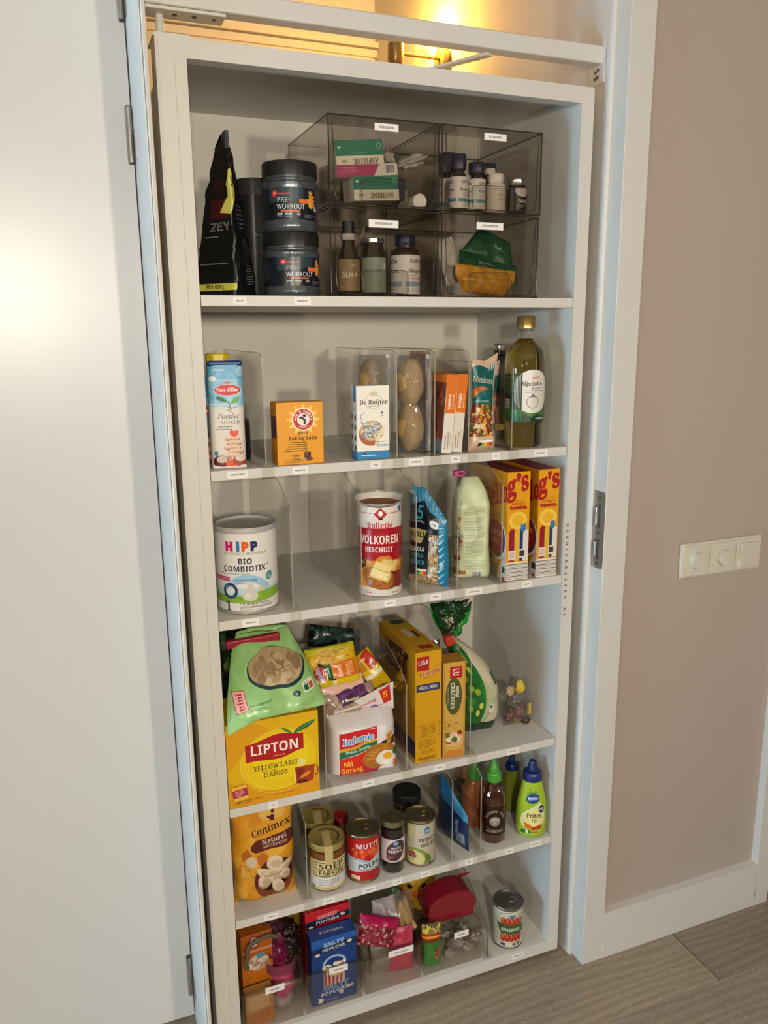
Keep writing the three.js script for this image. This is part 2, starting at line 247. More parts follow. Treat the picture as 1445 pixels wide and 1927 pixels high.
{ // stored boxes on wire shelves at the back of the pantry, seen through the slit beside the rack
  const z = -1.28, y = (v) => onZ(286 + (v - 200) * 0.062, v, z).y, x0 = -0.05, x1 = 0.42;
  const wire = mat([0.55, 0.5, 0.4], 0.35, { metalness: 0.8 }), kraft = mat([0.45, 0.27, 0.11], 0.8), dark = mat([0.02, 0.016, 0.014], 0.6), tan = mat([0.5, 0.38, 0.22], 0.75);
  let n = 0;
  for (const v of [490, 645, 870, 1122, 1420]) {
    const t = thing('wire_shelf', ['thin wire shelf at the back of the pantry, topmost', 'thin wire shelf at the back of the pantry, second from the top', 'thin wire shelf at the back of the pantry, middle one', 'thin wire shelf at the back of the pantry, second from the floor', 'thin wire shelf at the back of the pantry, nearest the floor'][n++], 'shelf', [0, y(v), z - 0.13]);
    part('wire', join([rod(x0, x1, 0, 0.13, 0.003), rod(x0, x1, -0.03, 0.13, 0.003), rod(x0, x1, 0, -0.14, 0.003), ...Array.from({ length: 14 }, (_, i) => rod(-0.14, 0.13, x0 + 0.02 + i * 0.0385, 0, 0.0018, 'z'))]), wire, t);
    for (const x of [x0, x1]) part('bracket', bx(x - 0.004, x + 0.004, -0.035, 0.004, -0.165, 0.13), wire, t);
  }
  const box = (name, label, cat, m, va, vb, xa, xb, dz = 0) => { const y1 = y(va), y0 = y(vb) + 0.005, t = thing(name, label, cat, [(xa + xb) / 2, y0, z - 0.13 + dz]); const b = part('body', softBox(xb - xa, y1 - y0, 0.22, 0.002), m, t); part('seam', bx(-(xb - xa) / 2, (xb - xa) / 2, (y1 - y0) * 0.49, (y1 - y0) * 0.5, 0.1095, 0.1105), dark, b); return t; };
  box('crate', 'dark crate on the topmost wire shelf in the pantry', 'crate', dark, 300, 490, 0.02, 0.34);
  box('cardboard_box', 'brown cardboard box under the topmost wire shelf in the pantry', 'box', kraft, 505, 645, 0.03, 0.3);
  box('cardboard_box', 'brown cardboard box on the middle wire shelf in the pantry', 'box', kraft, 722, 870, 0.03, 0.3);
  box('crate', 'dark crate on the wire shelf second from the floor in the pantry', 'crate', dark, 905, 1064, 0.02, 0.34);
  box('cardboard_box', 'brown cardboard box on the wire shelf second from the floor in the pantry', 'box', kraft, 1066, 1122, 0.03, 0.3);
  box('crate', 'dark crate on the wire shelf nearest the floor in the pantry', 'crate', dark, 1150, 1420, 0.02, 0.34);
}
// ---------- pendant lamps behind the viewer ----------
LAMPS.forEach(([x, y, z, cd], i) => {
  const t = thing('pendant_lamp', ['opal glass pendant lamp hanging over the middle of the table', 'opal glass pendant lamp hanging toward the right wall', 'opal glass pendant lamp hanging toward the garden window'][i], 'lamp', [x, y, z], 0, 'pendant lamps in the living room');
  part('globe', new THREE.SphereGeometry(0.065, 28, 18), mat([0.9, 0.88, 0.84], 0.3, { emissive: new THREE.Color().setRGB(...LAMP_COLOR), emissiveIntensity: 8 }), t, 'glowing opal globe');
  part('cap', new THREE.CylinderGeometry(0.02, 0.03, 0.05, 18).translate(0, 0.082, 0), brass, t);
  part('cord', rod(0.1, 2.75 - y, 0, 0, 0.0025, 'y'), darkSteel, t);
  const l = new THREE.PointLight(new THREE.Color().setRGB(...LAMP_COLOR), cd, 0, 2); l.position.set(x, y, z); l.castShadow = true; l.shadow.radius = 3; scene.add(l);
});
// ---------- swing-out rack ----------
const RW = 0.77, S = [1.6077, 1.2965, 1.0064, 0.6074, 0.3479, 0.0541], TH = 0.0188, DEEP = 0.42;
const rack = thing('storage_rack', 'tall white swing-out shelf rack with five shelves filling the doorway', 'shelf rack');
part('face_stile', join([bx(-0.050, -0.0205, 0.022, 2.0125, -0.05, 0.0015)]), rackPaint, rack);
part('side_panel', bx(-0.0200, 0, 0.022, 1.982, -DEEP, 0), rackPaint, rack);
part('side_panel', bx(RW, 0.7994, 0.022, 2.0125, -DEEP, 0.0005), rackPaint, rack);
part('top_rail', bx(-0.0205, RW, 1.982, 2.0125, -0.03, 0.0005), rackPaint, rack);
part('top_panel', bx(-0.0205, RW, 2.004, 2.0120, -DEEP, -0.03), rackPaint, rack);
part('bottom_panel', bx(0, RW, 0.022, S[5], -DEEP, 0), rackPaint, rack);
part('back_panel', bx(-0.0205, 0.7994, 0.022, 2.0120, -DEEP - 0.008, -DEEP), mat([0.64, 0.605, 0.54], 0.6), rack);
const shelfParts = S.slice(0, 5).map((y) => part('shelf', softBox(RW - 0.0016, TH, DEEP - 0.001, 0.0008).translate(RW / 2, y - TH, -DEEP / 2), rackPaint, rack));
shelfParts.push(rack.children[5]);
{ // pivot hardware on top of the rack
  const s = new THREE.Shape(); s.moveTo(-0.052, 2.0115); s.lineTo(-0.052, 2.012); s.lineTo(-0.049, 2.0165); s.lineTo(0.005, 2.0165); s.lineTo(0.013, 2.0118); s.closePath();
  part('pivot_block', new THREE.ExtrudeGeometry(s, { depth: 0.07, bevelEnabled: true, bevelSize: 0.0006, bevelThickness: 0.0006, bevelSegments: 1 }).translate(0, 0, -0.07), rackPaint, rack);
  for (const [u, v] of [[462, 84], [985, 148]]) { const q = onZ(u, v, -0.02); part('screw', new THREE.CylinderGeometry(0.0022, 0.0022, 0.008, 8).translate(q.x, 2.0155, -0.02), steel, rack); }
}
{ // lettering down the right stile
  const font = await new FontLoader().loadAsync('fonts/droid/droid_serif_bold.typeface.json'), ink = mat([0.012, 0.011, 0.010], 0.5), word = 'HANDIGEKASTEN.NL', a = onZ(1068, 988, 0.001), b = onZ(1062, 1157, 0.001);
  [...word].forEach((k, i) => { const g = new TextGeometry(k, { font, size: 0.0068, depth: 0.0003, curveSegments: 3 }); g.computeBoundingBox(); const c = g.boundingBox.getCenter(new V3()); g.translate(-c.x, k === '.' ? -0.0034 : -c.y, 0).rotateZ(-Math.PI / 2).translate(lerp(a.x, b.x, i / 15), lerp(a.y, b.y, i / 15), 0.0006); part('letter', g, ink, rack); });
}
{ // stickers on the shelf edges: one sheet of print, one sticker each
  const L = [
    [0, 'EIWITTEN', 451, 13, 0], [0, 'PRE WORKOUT', 569, 20, 1],
    [1, 'SUIKER & STROOP', 447, 27, 0], [1, 'BAKING SODA', 565, 20, 0], [1, 'BELEG', 707, 10, 1], [1, 'AFBAKBROODJES', 783, 21, 1], [1, 'HONIG', 857, 9, 1], [1, 'MIX', 933, 6, 1], [1, 'OLIËN & AZIJNEN', 1017, 22, 1],
    [2, 'BABYVOEDING', 472, 20, 1], [2, 'BESCHUIT', 734, 13, 1], [2, 'GRANOLA', 820, 13, 1], [2, 'HAVERMOUT & MUESLI', 892, 27, 1], [2, 'KELLOGGS', 991, 13, 1],
    [3, 'THEE', 514, 8, 0], [3, 'NOODLES', 693, 13, 0], [3, 'CRACKERS', 827, 13, 0], [3, 'RIJST & PASTA', 965, 20, 0],
    [4, 'KROEPOEK', 510, 17, 0], [4, 'SOEPEN', 619, 14, 0], [4, 'TOMATEN', 695, 20, 0], [4, 'OLIJVEN', 748, 11, 0], [4, 'GROENTEN', 801, 14, 0], [4, 'VIS', 882, 9, 0], [4, 'SAUZEN', 958, 12, 0], [4, 'MAYONAISE', 1007, 17, 0],
    [5, 'KNAKWORST', 974, 22, 0],
  ];
  const cols = 3, cw = 42, ch = 16, rowsN = Math.ceil(L.length / cols);
  const map = print(cols * cw, rowsN * ch, (c, w, h) => { fill(c, '#f1f0ee', 0, 0, w, h); L.forEach(([, s, , wid], i) => tx(c, s, (i % cols) * cw + cw / 2, Math.floor(i / cols) * ch + ch / 2, 4.2, '#191715', { w: wid })); }, 10);
  const paper = mat([0.93, 0.93, 0.92], 0.55, { map }), lineV = [[560, 564, 565, 569], [893, 888, 886, 884]];
  L.forEach(([k, s, u, wid], i) => {
    const y = k === 5 ? S[5] - 0.016 : S[k] - TH / 2; let v = 0; { let lo = 0, hi = 1927; for (let j = 0; j < 40; j++) { v = (lo + hi) / 2; if (onZ(u, v, 0).y > y) lo = v; else hi = v; } }
    const x = onZ(u, v, 0).x, w = (wid + 12) / 1000, h = 0.0138, g = new THREE.PlaneGeometry(w, h), uv = g.attributes.uv, cu = ((i % cols) + 0.5) / cols, cv = 1 - (Math.floor(i / cols) + 0.5) / rowsN;
    for (let j = 0; j < 4; j++) uv.setXY(j, cu + (uv.getX(j) - 0.5) * w * 1000 / (cols * cw), cv + (uv.getY(j) - 0.5) * h * 1000 / (rowsN * ch));
    part('edge_label', g.translate(x, y, 0.0004), paper, shelfParts[k], 'small white sticker with black capitals');
  });
}
{ // pivot bar across the opening
  const t = thing('pivot_bar', 'white steel pivot bar screwed across the doorway above the rack', 'bar', [0, 2.063, -0.013]);
  part('bar', new RoundedBoxGeometry(0.828 + 0.0632, 0.033, 0.035, 3, 0.004).translate((0.828 - 0.0632) / 2, 0.0165, -0.018), paint, t);
  part('end_plate', softBox(0.003, 0.078, 0.05, 0.001).translate(0.8268, -0.036, -0.020), paint, t);
  for (const [y, z] of [[-0.012, -0.010], [-0.009, -0.002], [-0.024, -0.012], [-0.022, -0.004]]) part('screw', new THREE.CylinderGeometry(0.0028, 0.0028, 0.002, 12).rotateZ(Math.PI / 2).translate(0.8246, y, z - 0.012), darkSteel, t);
  part('pivot_bracket', softBox(0.135, 0.006, 0.045, 0.002).translate(0.006, -0.0065, -0.026), paint, t);
  for (const x of [-0.01, 0.022, 0.055]) part('hole', new THREE.CylinderGeometry(0.004, 0.004, 0.001, 14).translate(x, -0.0068, -0.022), darkSteel, t);
  part('pivot_pin', new THREE.CylinderGeometry(0.0068, 0.0068, 0.044, 18).translate(-0.0335, 2.0395 - 2.063, -0.032), paint, t);
  part('stay', new RoundedBoxGeometry(0.018, 0.006, 0.34, 2, 0.002).rotateY(0.5).translate(0.50, -0.003, -0.17), paint, t);
  part('screw', new THREE.CylinderGeometry(0.004, 0.004, 0.002, 14).translate(0.568, -0.007, -0.045), steel, t);
}
// ---------- shared builders for the groceries ----------
const fwd = new V3(0, 0, -1).applyEuler(camera.rotation);
const mpp = (p) => p.clone().sub(camera.position).dot(fwd) / FOCAL;                // metres per photograph pixel at a point
const facing = (x, z) => Math.atan2(camera.position.x - x, camera.position.z - z);   // turn that shows a front to the room's viewer side
const clearPane = pane([0.97, 0.97, 0.955], 0.02), smoke = pane([0.90, 0.885, 0.865], 0.03), smokeEdge = mat([0.030, 0.026, 0.022], 0.12), clearEdge = mat([0.34, 0.33, 0.29], 0.15);
const film = (c, r = 0.12) => mat(c, r, { transmission: 0.94, thickness: 0, side: THREE.DoubleSide });
const black = mat([0.010, 0.010, 0.011], 0.4), silver = mat([0.55, 0.53, 0.48], 0.28, { metalness: 0.95 }), tinGold = mat([0.30, 0.255, 0.15], 0.34, { metalness: 0.9 }), navy = mat([0.010, 0.016, 0.055], 0.4);
// round thing standing at pixel u on shelf height y: gives place, height and radius
function spot(u, vt, wpx, y, z) { const p = onZ(u, vt, z), k = mpp(p); return { x: p.x, y, z, h: p.y - y, r: wpx * k / 2 }; }
function divider(k, u, v, top, back, label) {
  const a = onY(u, v, S[k] + 0.001), z0 = Math.min(a.z, -0.004), h = onZ(u, top, z0).y - S[k], hb = Math.min(h + back, (k ? S[k - 1] - TH : 1.99) - S[k] - 0.012);
  const t = thing('shelf_divider', label, 'divider', [a.x, S[k] + 0.0002, z0]);
  const s = [[0, 0.002], [0, h - 0.004], [0.004, h], [back > 0.02 ? 0.10 : 0.14, hb], [0.36, hb], [0.36, 0.002]];
  part('panel', extrude(s, 0.0018).rotateY(Math.PI / 2).translate(-0.0009, 0, 0), clearPane, t);
  part('front_edge', join([bx(-0.0009, 0.0009, 0.002, h - 0.004, 0, 0.0006), tube(s.slice(1, 5).map(([q, y]) => [0, y, -q]), 0.0007, 20, 5)]), clearEdge, t);
  part('foot', softBox(0.026, 0.0018, 0.37, 0.0005).translate(0, 0, -0.182), clearPane, t);
  part('clip', join([bx(-0.012, 0.012, -TH - 0.003, 0.0018, -z0 + 0.0006, -z0 + 0.0024), bx(-0.012, 0.012, -TH - 0.0032, -TH - 0.0016, -z0 - 0.014, -z0 + 0.0024)]), clearPane, t);
  return t;
}
function bottleParts(t, { h, r, glass, cap, capR = 0.72, capH = 0.2, neck = 0.6, shoulder = 0.72, label, labelY = [0.08, 0.66], turn = 0, arc = 2 * Math.PI }) {
  const ch = h * capH, body = h - ch;
  part('bottle', lathe([[0, 0.0004], [r * 0.9, 0.0004], [r, r * 0.1], [r, body * shoulder], [r * 0.93, body * (shoulder + 0.07)], [r * neck, body * 0.95], [r * neck, body]], 32, 0.9), glass, t);
  const ks = []; const n = 36; ks.push([r * capR * 0.96, 0], [r * capR, ch * 0.08], [r * capR, ch * 0.9], [r * capR * 0.93, ch], [0, ch]);
  part('cap', lathe(ks, 32).translate(0, body - ch * 0.04, 0), cap, t);
  if (label) { const m = part('label', sleeve(r + 0.0004, h * labelY[0], h * labelY[1], arc, 40), label, t); m.rotation.y = turn; }
}
const printed = (w, h, draw, rough = 0.4, res = 4, more = {}) => mat(0xffffff, rough, { map: print(w, h, draw, res), ...more });

// ---------- top shelf ----------
{ // black protein pouch, seen on its edge
  const y = S[0], base = onZ(427, 553, -0.07), top = onZ(431, 252, -0.085), H = top.y - y;
  const t = thing('protein_pouch', 'tall black protein powder pouch with yellow stripes beside the left side panel', 'pouch', [base.x + 0.004, y + 0.0005, -0.085]);
  const map = print(400, 300, (c, w, h) => {
    fill(c, '#101216', 0, 0, w, h); fill(c, '#08080a', 0, 0, 100, h);
    fill(c, '#c8c650', 0, 276, 100, 13); tx(c, 'PRO 600 g', 48, 282.5, 10, '#2a2a12'); for (let i = 0; i < 22; i++) oval(c, '#2a2b2e', 4 + i * 4.5, 294 + (i % 2) * 2, 0.9);
    fill(c, '#42090c', 20, 122, 66, 34); fill(c, '#2a0809', 30, 84, 40, 26); tx(c, 'ZEY', 58, 172, 22, '#6f7073', { w: 60 }); fill(c, '#777a7c', 14, 188, 40, 2.4); fill(c, '#6d6f70', 8, 238, 70, 2.2);
    poly(c, '#d2cd62', [[84, 70], [132, 66], [134, 98], [112, 132], [94, 150], [58, 146], [84, 118]]); tx(c, 'LS', 112, 92, 22, '#15150c', { r: -1.4 });
    rows(c, 140, 130, 50, 6, 8, '#4d4f52', 3); rows(c, 160, 190, 34, 12, 4, '#55575a', 1); rows(c, 160, 240, 34, 8, 5, '#75777a', 1.5);
  }, 3);
  // closed tent: rectangle at the base closing to a thin seam at the top
  const n = 40, m = 36, g = new THREE.PlaneGeometry(1, 1, n, m), p = g.attributes.position, hw = 0.058, hd = 0.052;
  for (let i = 0; i < p.count; i++) {
    const s = p.getX(i) + 0.5, v = p.getY(i) + 0.5, a = s * 4, side = Math.min(3, Math.floor(a)), f = a - side;
    // walk the rectangle: front-left corner to the front edge, right, back, left
    const C = [[-1, -0.5], [0.12, 1], [1, -0.2], [0.1, -1], [-1, -0.5]], q = [lerp(C[side][0], C[side + 1][0], f), lerp(C[side][1], C[side + 1][1], f)];
    const fx = Math.pow(1 - v, 0.72) * 0.94 + 0.055, fz = 1 - 0.55 * Math.pow(v, 2.2), w = 0.004 * (noise(q[0] * 2, v * 9, q[1] * 2 + 4) + 0.6 * noise(q[0] * 5, v * 21, q[1] * 5));
    p.setXYZ(i, q[0] * hw * fx + w + 0.006 * v, v * H * (1 - 0.06 * clamp((v - 0.9) * 10) * (side < 1 ? 0.7 : 0)), q[1] * hd * fz + w);
  }
  g.computeVertexNormals(); part('pouch', g, mat(0xffffff, 0.36, { map, side: THREE.DoubleSide }), t);
  part('seal', softBox(0.0075, 0.03, 0.05, 0.001).translate(0.007, H - 0.030, 0), black, t);
}
{ const q = spot(477, 340, 66, S[0], -0.16), t = thing('shaker_tub', 'plain matte black tub half hidden behind the stacked jars', 'tub', [q.x, q.y, q.z]); part('body', lathe([[0, 0.0004], [q.r * 0.95, 0.0004], [q.r, 0.006], [q.r, q.h - 0.03]], 32), black, t); part('lid', lathe([[q.r * 1.02, q.h - 0.03], [q.r * 1.02, q.h - 0.002], [q.r, q.h], [0, q.h]], 32), mat([0.02, 0.02, 0.02], 0.5), t); }
{ // two stacked jars
  const label = (shift) => printed(330, 62, (c, w, h) => {
    fill(c, '#15202c', 0, 0, w, h); fill(c, '#2b3d47', 120, 0, 70, 30); poly(c, '#0e151d', [[120, 30], [200, 20], [330, 40], [330, 62], [120, 62]]);
    oval(c, '#d3383c', 133, 11, 6); tx(c, '<', 133, 10.5, 9, '#fff'); tx(c, 'Bodylab', 140, 11, 6, '#e2565a', { a: 'left' });
    tx(c, 'PRE-', 138, 24, 13, '#cfd6da', { a: 'left', light: 1 }); tx(c, 'WORKOUT', 138, 37, 13, '#e6eaec', { a: 'left', light: 1, w: 54 });
    c.translate(0, 0); fill(c, '#dd6a3f', 146, 43.5, 36, 3.4);
    tx(c, '200', 138, 51.5, 6.5, '#dde', { a: 'left' }); tx(c, '1025', 153, 51.5, 6.5, '#dde', { a: 'left' }); tx(c, '66', 176, 51.5, 6.5, '#dde', { a: 'left' }); fill(c, '#99a', 138, 56.5, 10, 0.8); fill(c, '#99a', 153, 56.5, 13, 0.8);
    fill(c, '#e2703c', 181, 22, 22, 8.5); for (let i = 0; i < 60; i++) { const a = rnd() * 6.28, l = 6 + rnd() * 12; curve(c, ['#e8922e', '#f2b24a', '#d97a24'][i % 3], [[206, 25], [206 + Math.cos(a) * l * 0.5 + 3, 22 + Math.sin(a) * l], [208 + Math.cos(a) * l * 0.6, 24 + Math.sin(a) * l * 1.1]], 2.2); }
    fill(c, '#54465a', 221, 0, 22, h); fill(c, '#cfcfd6', 216, 34, 4, 10); rows(c, 222, 38, 14, 2, 3, '#bbb', 1); rows(c, 190, 52, 28, 3, 2.6, '#99a'); rows(c, 66, 14, 36, 10, 4, '#7d8a93');
  }, 0.32, 4);
  const plastic = mat([0.11, 0.125, 0.145], 0.26, { metalness: 0.55 }), lidM = mat([0.012, 0.012, 0.014], 0.38);
  const m = label(0);
  let top = S[0];
  for (const [vt, vb, turn, where] of [[441, 553, 0.30, 'lower dark jar of the pre-workout pair, standing on the shelf'], [310, 438, 0.02, 'upper dark jar of the pre-workout pair, stacked on the other']]) {
    const q = spot(548, vt, 109, top, -0.085), t = thing('supplement_jar', where, 'jar', [onZ(548, vb, -0.085).x + (top === S[0] ? 0.003 : 0), top + 0.0004, -0.085], facing(q.x, -0.085) + turn, 'stacked supplement jars');
    const h = q.h - 0.001, r = q.r;
    part('jar', lathe([[0, 0.0004], [r * 0.90, 0.0004], [r * 0.97, 0.005], [r * 0.985, h * 0.10], [r * 0.95, h * 0.155], [r * 0.95, h * 0.62], [r * 0.985, h * 0.66], [r * 0.97, h * 0.70], [r * 0.90, h * 0.73], [r * 0.90, h * 0.755], [r * 0.93, h * 0.765], [r * 0.93, h * 0.79]], 48, 0.6), plastic, t);
    part('label', sleeve(r * 0.953, h * 0.165, h * 0.615, Math.PI * 2, 60), m, t);
    part('lid', lathe([[r * 0.93, h * 0.79], [r * 0.955, h * 0.79], [r * 0.955, h * 0.975], [r * 0.93, h], [0, h]], 48, 0.5), lidM, t);
    top += h + 0.0008;
  }
}
// smoked drawers
const drawers = [['lower_left', 0.2465, 0.4685, S[0], 1.7675, 'SUPPLEMENTEN', [694, 750, 413, 430], 'holding brown glass jars'], ['upper_left', 0.2465, 0.4685, 1.7690, 1.9265, 'MEDICIJNEN', [705, 750, 231, 249], 'holding medicine cartons'], ['lower_right', 0.4735, 0.6930, S[0], 1.7675, 'SUPPLEMENTEN', [897, 947, 418, 434], 'holding green and yellow sachets'], ['upper_right', 0.4735, 0.6955, 1.7690, 1.9265, 'VITAMINES', [912, 953, 250, 267], 'holding vitamin bottles']];
drawers.forEach(([, x0, x1, y0, y1, text, [u0, u1, v0, v1], what]) => {
  const W = x1 - x0, H = y1 - y0 - 0.001, D = 0.268, t = thing('storage_box', 'smoked clear stacking drawer labelled ' + text.toLowerCase() + ' ' + what, 'storage box', [(x0 + x1) / 2, y0 + 0.0004, -0.02], 0), w = W / 2, k = 0.0018;
  part('shell', join([bx(-w, w, 0, k, -D, 0), bx(-w, w, H - k, H, -D, -0.004), bx(-w, -w + k, k, H - k, -D, 0), bx(w - k, w, k, H - k, -D, 0), bx(-w + k, w - k, k, H - k, -D, -D + k)]), smoke, t);
  part('front', bx(-w + 0.002, w - 0.002, 0.003, H - 0.003, -0.0035, -0.0017), smoke, t);
  const e = 0.0013, rim = [];
  for (const z of [-e, -D + e]) { rim.push(rod(-w, w, H - e, z, e), rod(-w, w, e, z, e), rod(0, H, -w + e, z, e, 'y'), rod(0, H, w - e, z, e, 'y')); }
  for (const x of [-w + e, w - e]) rim.push(rod(-D, 0, x, H - e, e, 'z'), rod(-D, 0, x, e, e, 'z'));
  for (const [sx, sy] of [[-1, 1], [1, 1], [-1, 0], [1, 0]]) rim.push(new THREE.SphereGeometry(0.003, 10, 8).translate(sx * (w - 0.0016), sy ? H - 0.0031 : 0.0032, -0.002));
  part('rim', join(rim), smokeEdge, t);
  part('front_outline', tube([[-w + 0.008, H - 0.016, 0], [-w + 0.011, H * 0.5, 0], [-w + 0.014, 0.014, 0], [-w + 0.022, 0.007, 0], [0, 0.0065, 0], [w - 0.022, 0.007, 0], [w - 0.014, 0.014, 0], [w - 0.011, H * 0.5, 0], [w - 0.008, H - 0.016, 0]], 0.0009, 80, 6), smokeEdge, t);
  const hw = 0.046, hh = 0.046, hx = -0.005, hd = 0.012;
  part('handle', join([bx(hx - hw, hx + hw, 0.006, hh, hd - 0.0016, hd), bx(hx - hw, hx - hw + 0.0016, 0.006, hh, 0, hd), bx(hx + hw - 0.0016, hx + hw, 0.006, hh, 0, hd)]), clearPane, t);
  part('handle_edge', tube([[hx - hw, 0.008, hd], [hx - hw, hh - 0.003, hd], [hx - hw + 0.003, hh, hd], [hx + hw - 0.003, hh, hd], [hx + hw, hh - 0.003, hd], [hx + hw, 0.008, hd]], 0.0006, 40, 5), smokeEdge, t);
  const a = onZ(u0, v0, -0.019), b = onZ(u1, v1, -0.019), lw = b.x - a.x, lh = Math.min(0.0155, a.y - b.y);
  part('name_label', softBox(lw, lh, 0.0006, 0.0002, [[0, 0, 0.01, 0.1], [0, 0, 0.01, 0.1], [0, 0, 0.01, 0.1], [0, 0, 0.01, 0.1], [0, 0, 1, 1], [0, 0, 0.01, 0.1]]).translate((a.x + b.x) / 2 - t.position.x, (a.y + b.y) / 2 - y0 - lh / 2, 0.0003), printed(lw * 1000, lh * 1000, (c, pw, ph) => { fill(c, '#eceae8', 0, 0, pw, ph); tx(c, text, pw / 2, ph / 2, ph * 0.42, '#17171a', { w: pw * 0.6 }); }, 0.5, 10), t, 'white sticker with black capitals');
});
{ // medicine drawer
  const y = 1.7720, asp = (c, w, h) => { fill(c, '#1c7a5e', 0, 0, w, h * 0.58); fill(c, '#e2dac6', 0, h * 0.58, w, h); c.save(); c.translate(w * 0.62, h * 0.79); c.rotate(Math.PI); tx(c, 'ASPIRINE', 0, 0, 13, '#23201d', { f: 'serif', w: w * 0.52 }); tx(c, '100', -w * 0.42 + w * 0.9 - 4, 0, 7, '#35322e', { f: 'serif' }); c.restore(); oval(c, '#cfe3da', 9, h * 0.27, 3.5, 2); oval(c, '#cfe3da', w - 9, h * 0.25, 4, 5, 0, 0.7); rows(c, 34, h * 0.48, w * 0.5, 1, 2, '#9cc5b4', 1.2); };
  const place = (spec, name, label, tl, br, z, roll) => { const a = onZ(...tl, z), b = onZ(...br, z), { map, geo } = cartonParts({ ...spec, base: spec.base }), o = thing(name, label, 'box', [0, 0, 0]); part('carton', geo.translate(0, -spec.h / 2, -spec.d / 2), mat(0xffffff, 0.45, { map }), o); o.position.set((a.x + b.x) / 2, (a.y + b.y) / 2, z); o.rotation.z = roll; return o; };
  place({ w: 0.097, h: 0.047, d: 0.06, base: '#d8d0bd', front: asp }, 'medicine_carton', 'green and cream aspirin carton lying upside down on top of the pink carton', [634, 266], [718, 310], -0.045, 0.10);
  place({ w: 0.124, h: 0.0215, d: 0.06, base: '#ccbfb4', front: (c, w, h) => { fill(c, '#d8cdc0', 0, 0, w, h); poly(c, '#a8315f', [[0, 0], [w * 0.70, 0], [w * 0.60, h], [0, h]]); rows(c, 6, 5, 34, 4, 3.4, '#dba6ba', 1); barcode(c, w * 0.80, 3, 17, h - 7); } }, 'medicine_carton', 'flat pink and white medicine carton between the two aspirin cartons', [634, 310], [747, 330], -0.042, 0.095);
  place({ w: 0.094, h: 0.047, d: 0.06, base: '#d8d0bd', front: asp }, 'medicine_carton', 'green and cream aspirin carton lying upside down under the pink carton', [665, 330], [750, 375], -0.045, 0.06);
  place({ w: 0.13, h: 0.05, d: 0.03, base: '#15192b', front: (c, w, h) => { fill(c, '#161b30', 0, 0, w, h); fill(c, '#b59a90', 0, h * 0.3, w * 0.14, h * 0.4); } }, 'medicine_carton', 'dark blue carton standing behind the lower aspirin carton', [648, 334], [762, 378], -0.125, -0.03);
  const c0 = onZ(791, 372, -0.03), t = thing('pill_tube', 'white pill bottle lying down with its cap toward the drawer front', 'bottle', [c0.x, y + 0.0145, -0.03]);
  part('cap', lathe([[0, 0], [0.012, 0], [0.0142, -0.002], [0.0145, -0.018], [0, -0.018]], 28).rotateX(Math.PI / 2), mat([0.82, 0.79, 0.72], 0.45), t); part('tube', new THREE.CylinderGeometry(0.013, 0.013, 0.06, 24).rotateX(Math.PI / 2).translate(0, 0, -0.048), mat([0.8, 0.77, 0.7], 0.4), t);
  const wad = (u, v, a, b, z, sd, rot, label) => { const p = onZ(u, v, z), o = thing('plastic_bag', label, 'bag', [p.x, p.y, z]); part('wad', lump(a, b, 0.02, 0.9, sd, 1.6, 4), mat([0.62, 0.59, 0.54], 0.25, { transmission: 0.35, thickness: 0, side: THREE.DoubleSide }), o); o.rotation.z = rot; };
  wad(775, 305, 0.026, 0.010, -0.07, 3, 0.35, 'twisted clear plastic baggie sticking up behind the pink carton'); wad(727, 297, 0.012, 0.012, -0.075, 8, 0, 'small crumpled plastic wad beside the upper aspirin carton');
}
const orthica = (name2, tint = '#5c8fa0') => printed(120, 60, (c, w, h) => { fill(c, '#dcd6d2', 0, 0, w, h); for (const x of [8, 60]) { tx(c, 'ORTHICA', x + 24, 10, 8, '#47484f', { w: 36 }); tx(c, name2, x + 24, 24, 7, '#2d2e36', { w: 40 }); rows(c, x + 8, 31, 30, 2, 4, '#b8707a', 1.6); fill(c, tint, x, 41, 48, 7); rows(c, x + 8, 52, 36, 2, 3, '#8b8a90'); } }, 0.45, 5);
const amber = mat([0.035, 0.022, 0.016], 0.15, { clearcoat: 0.5 });
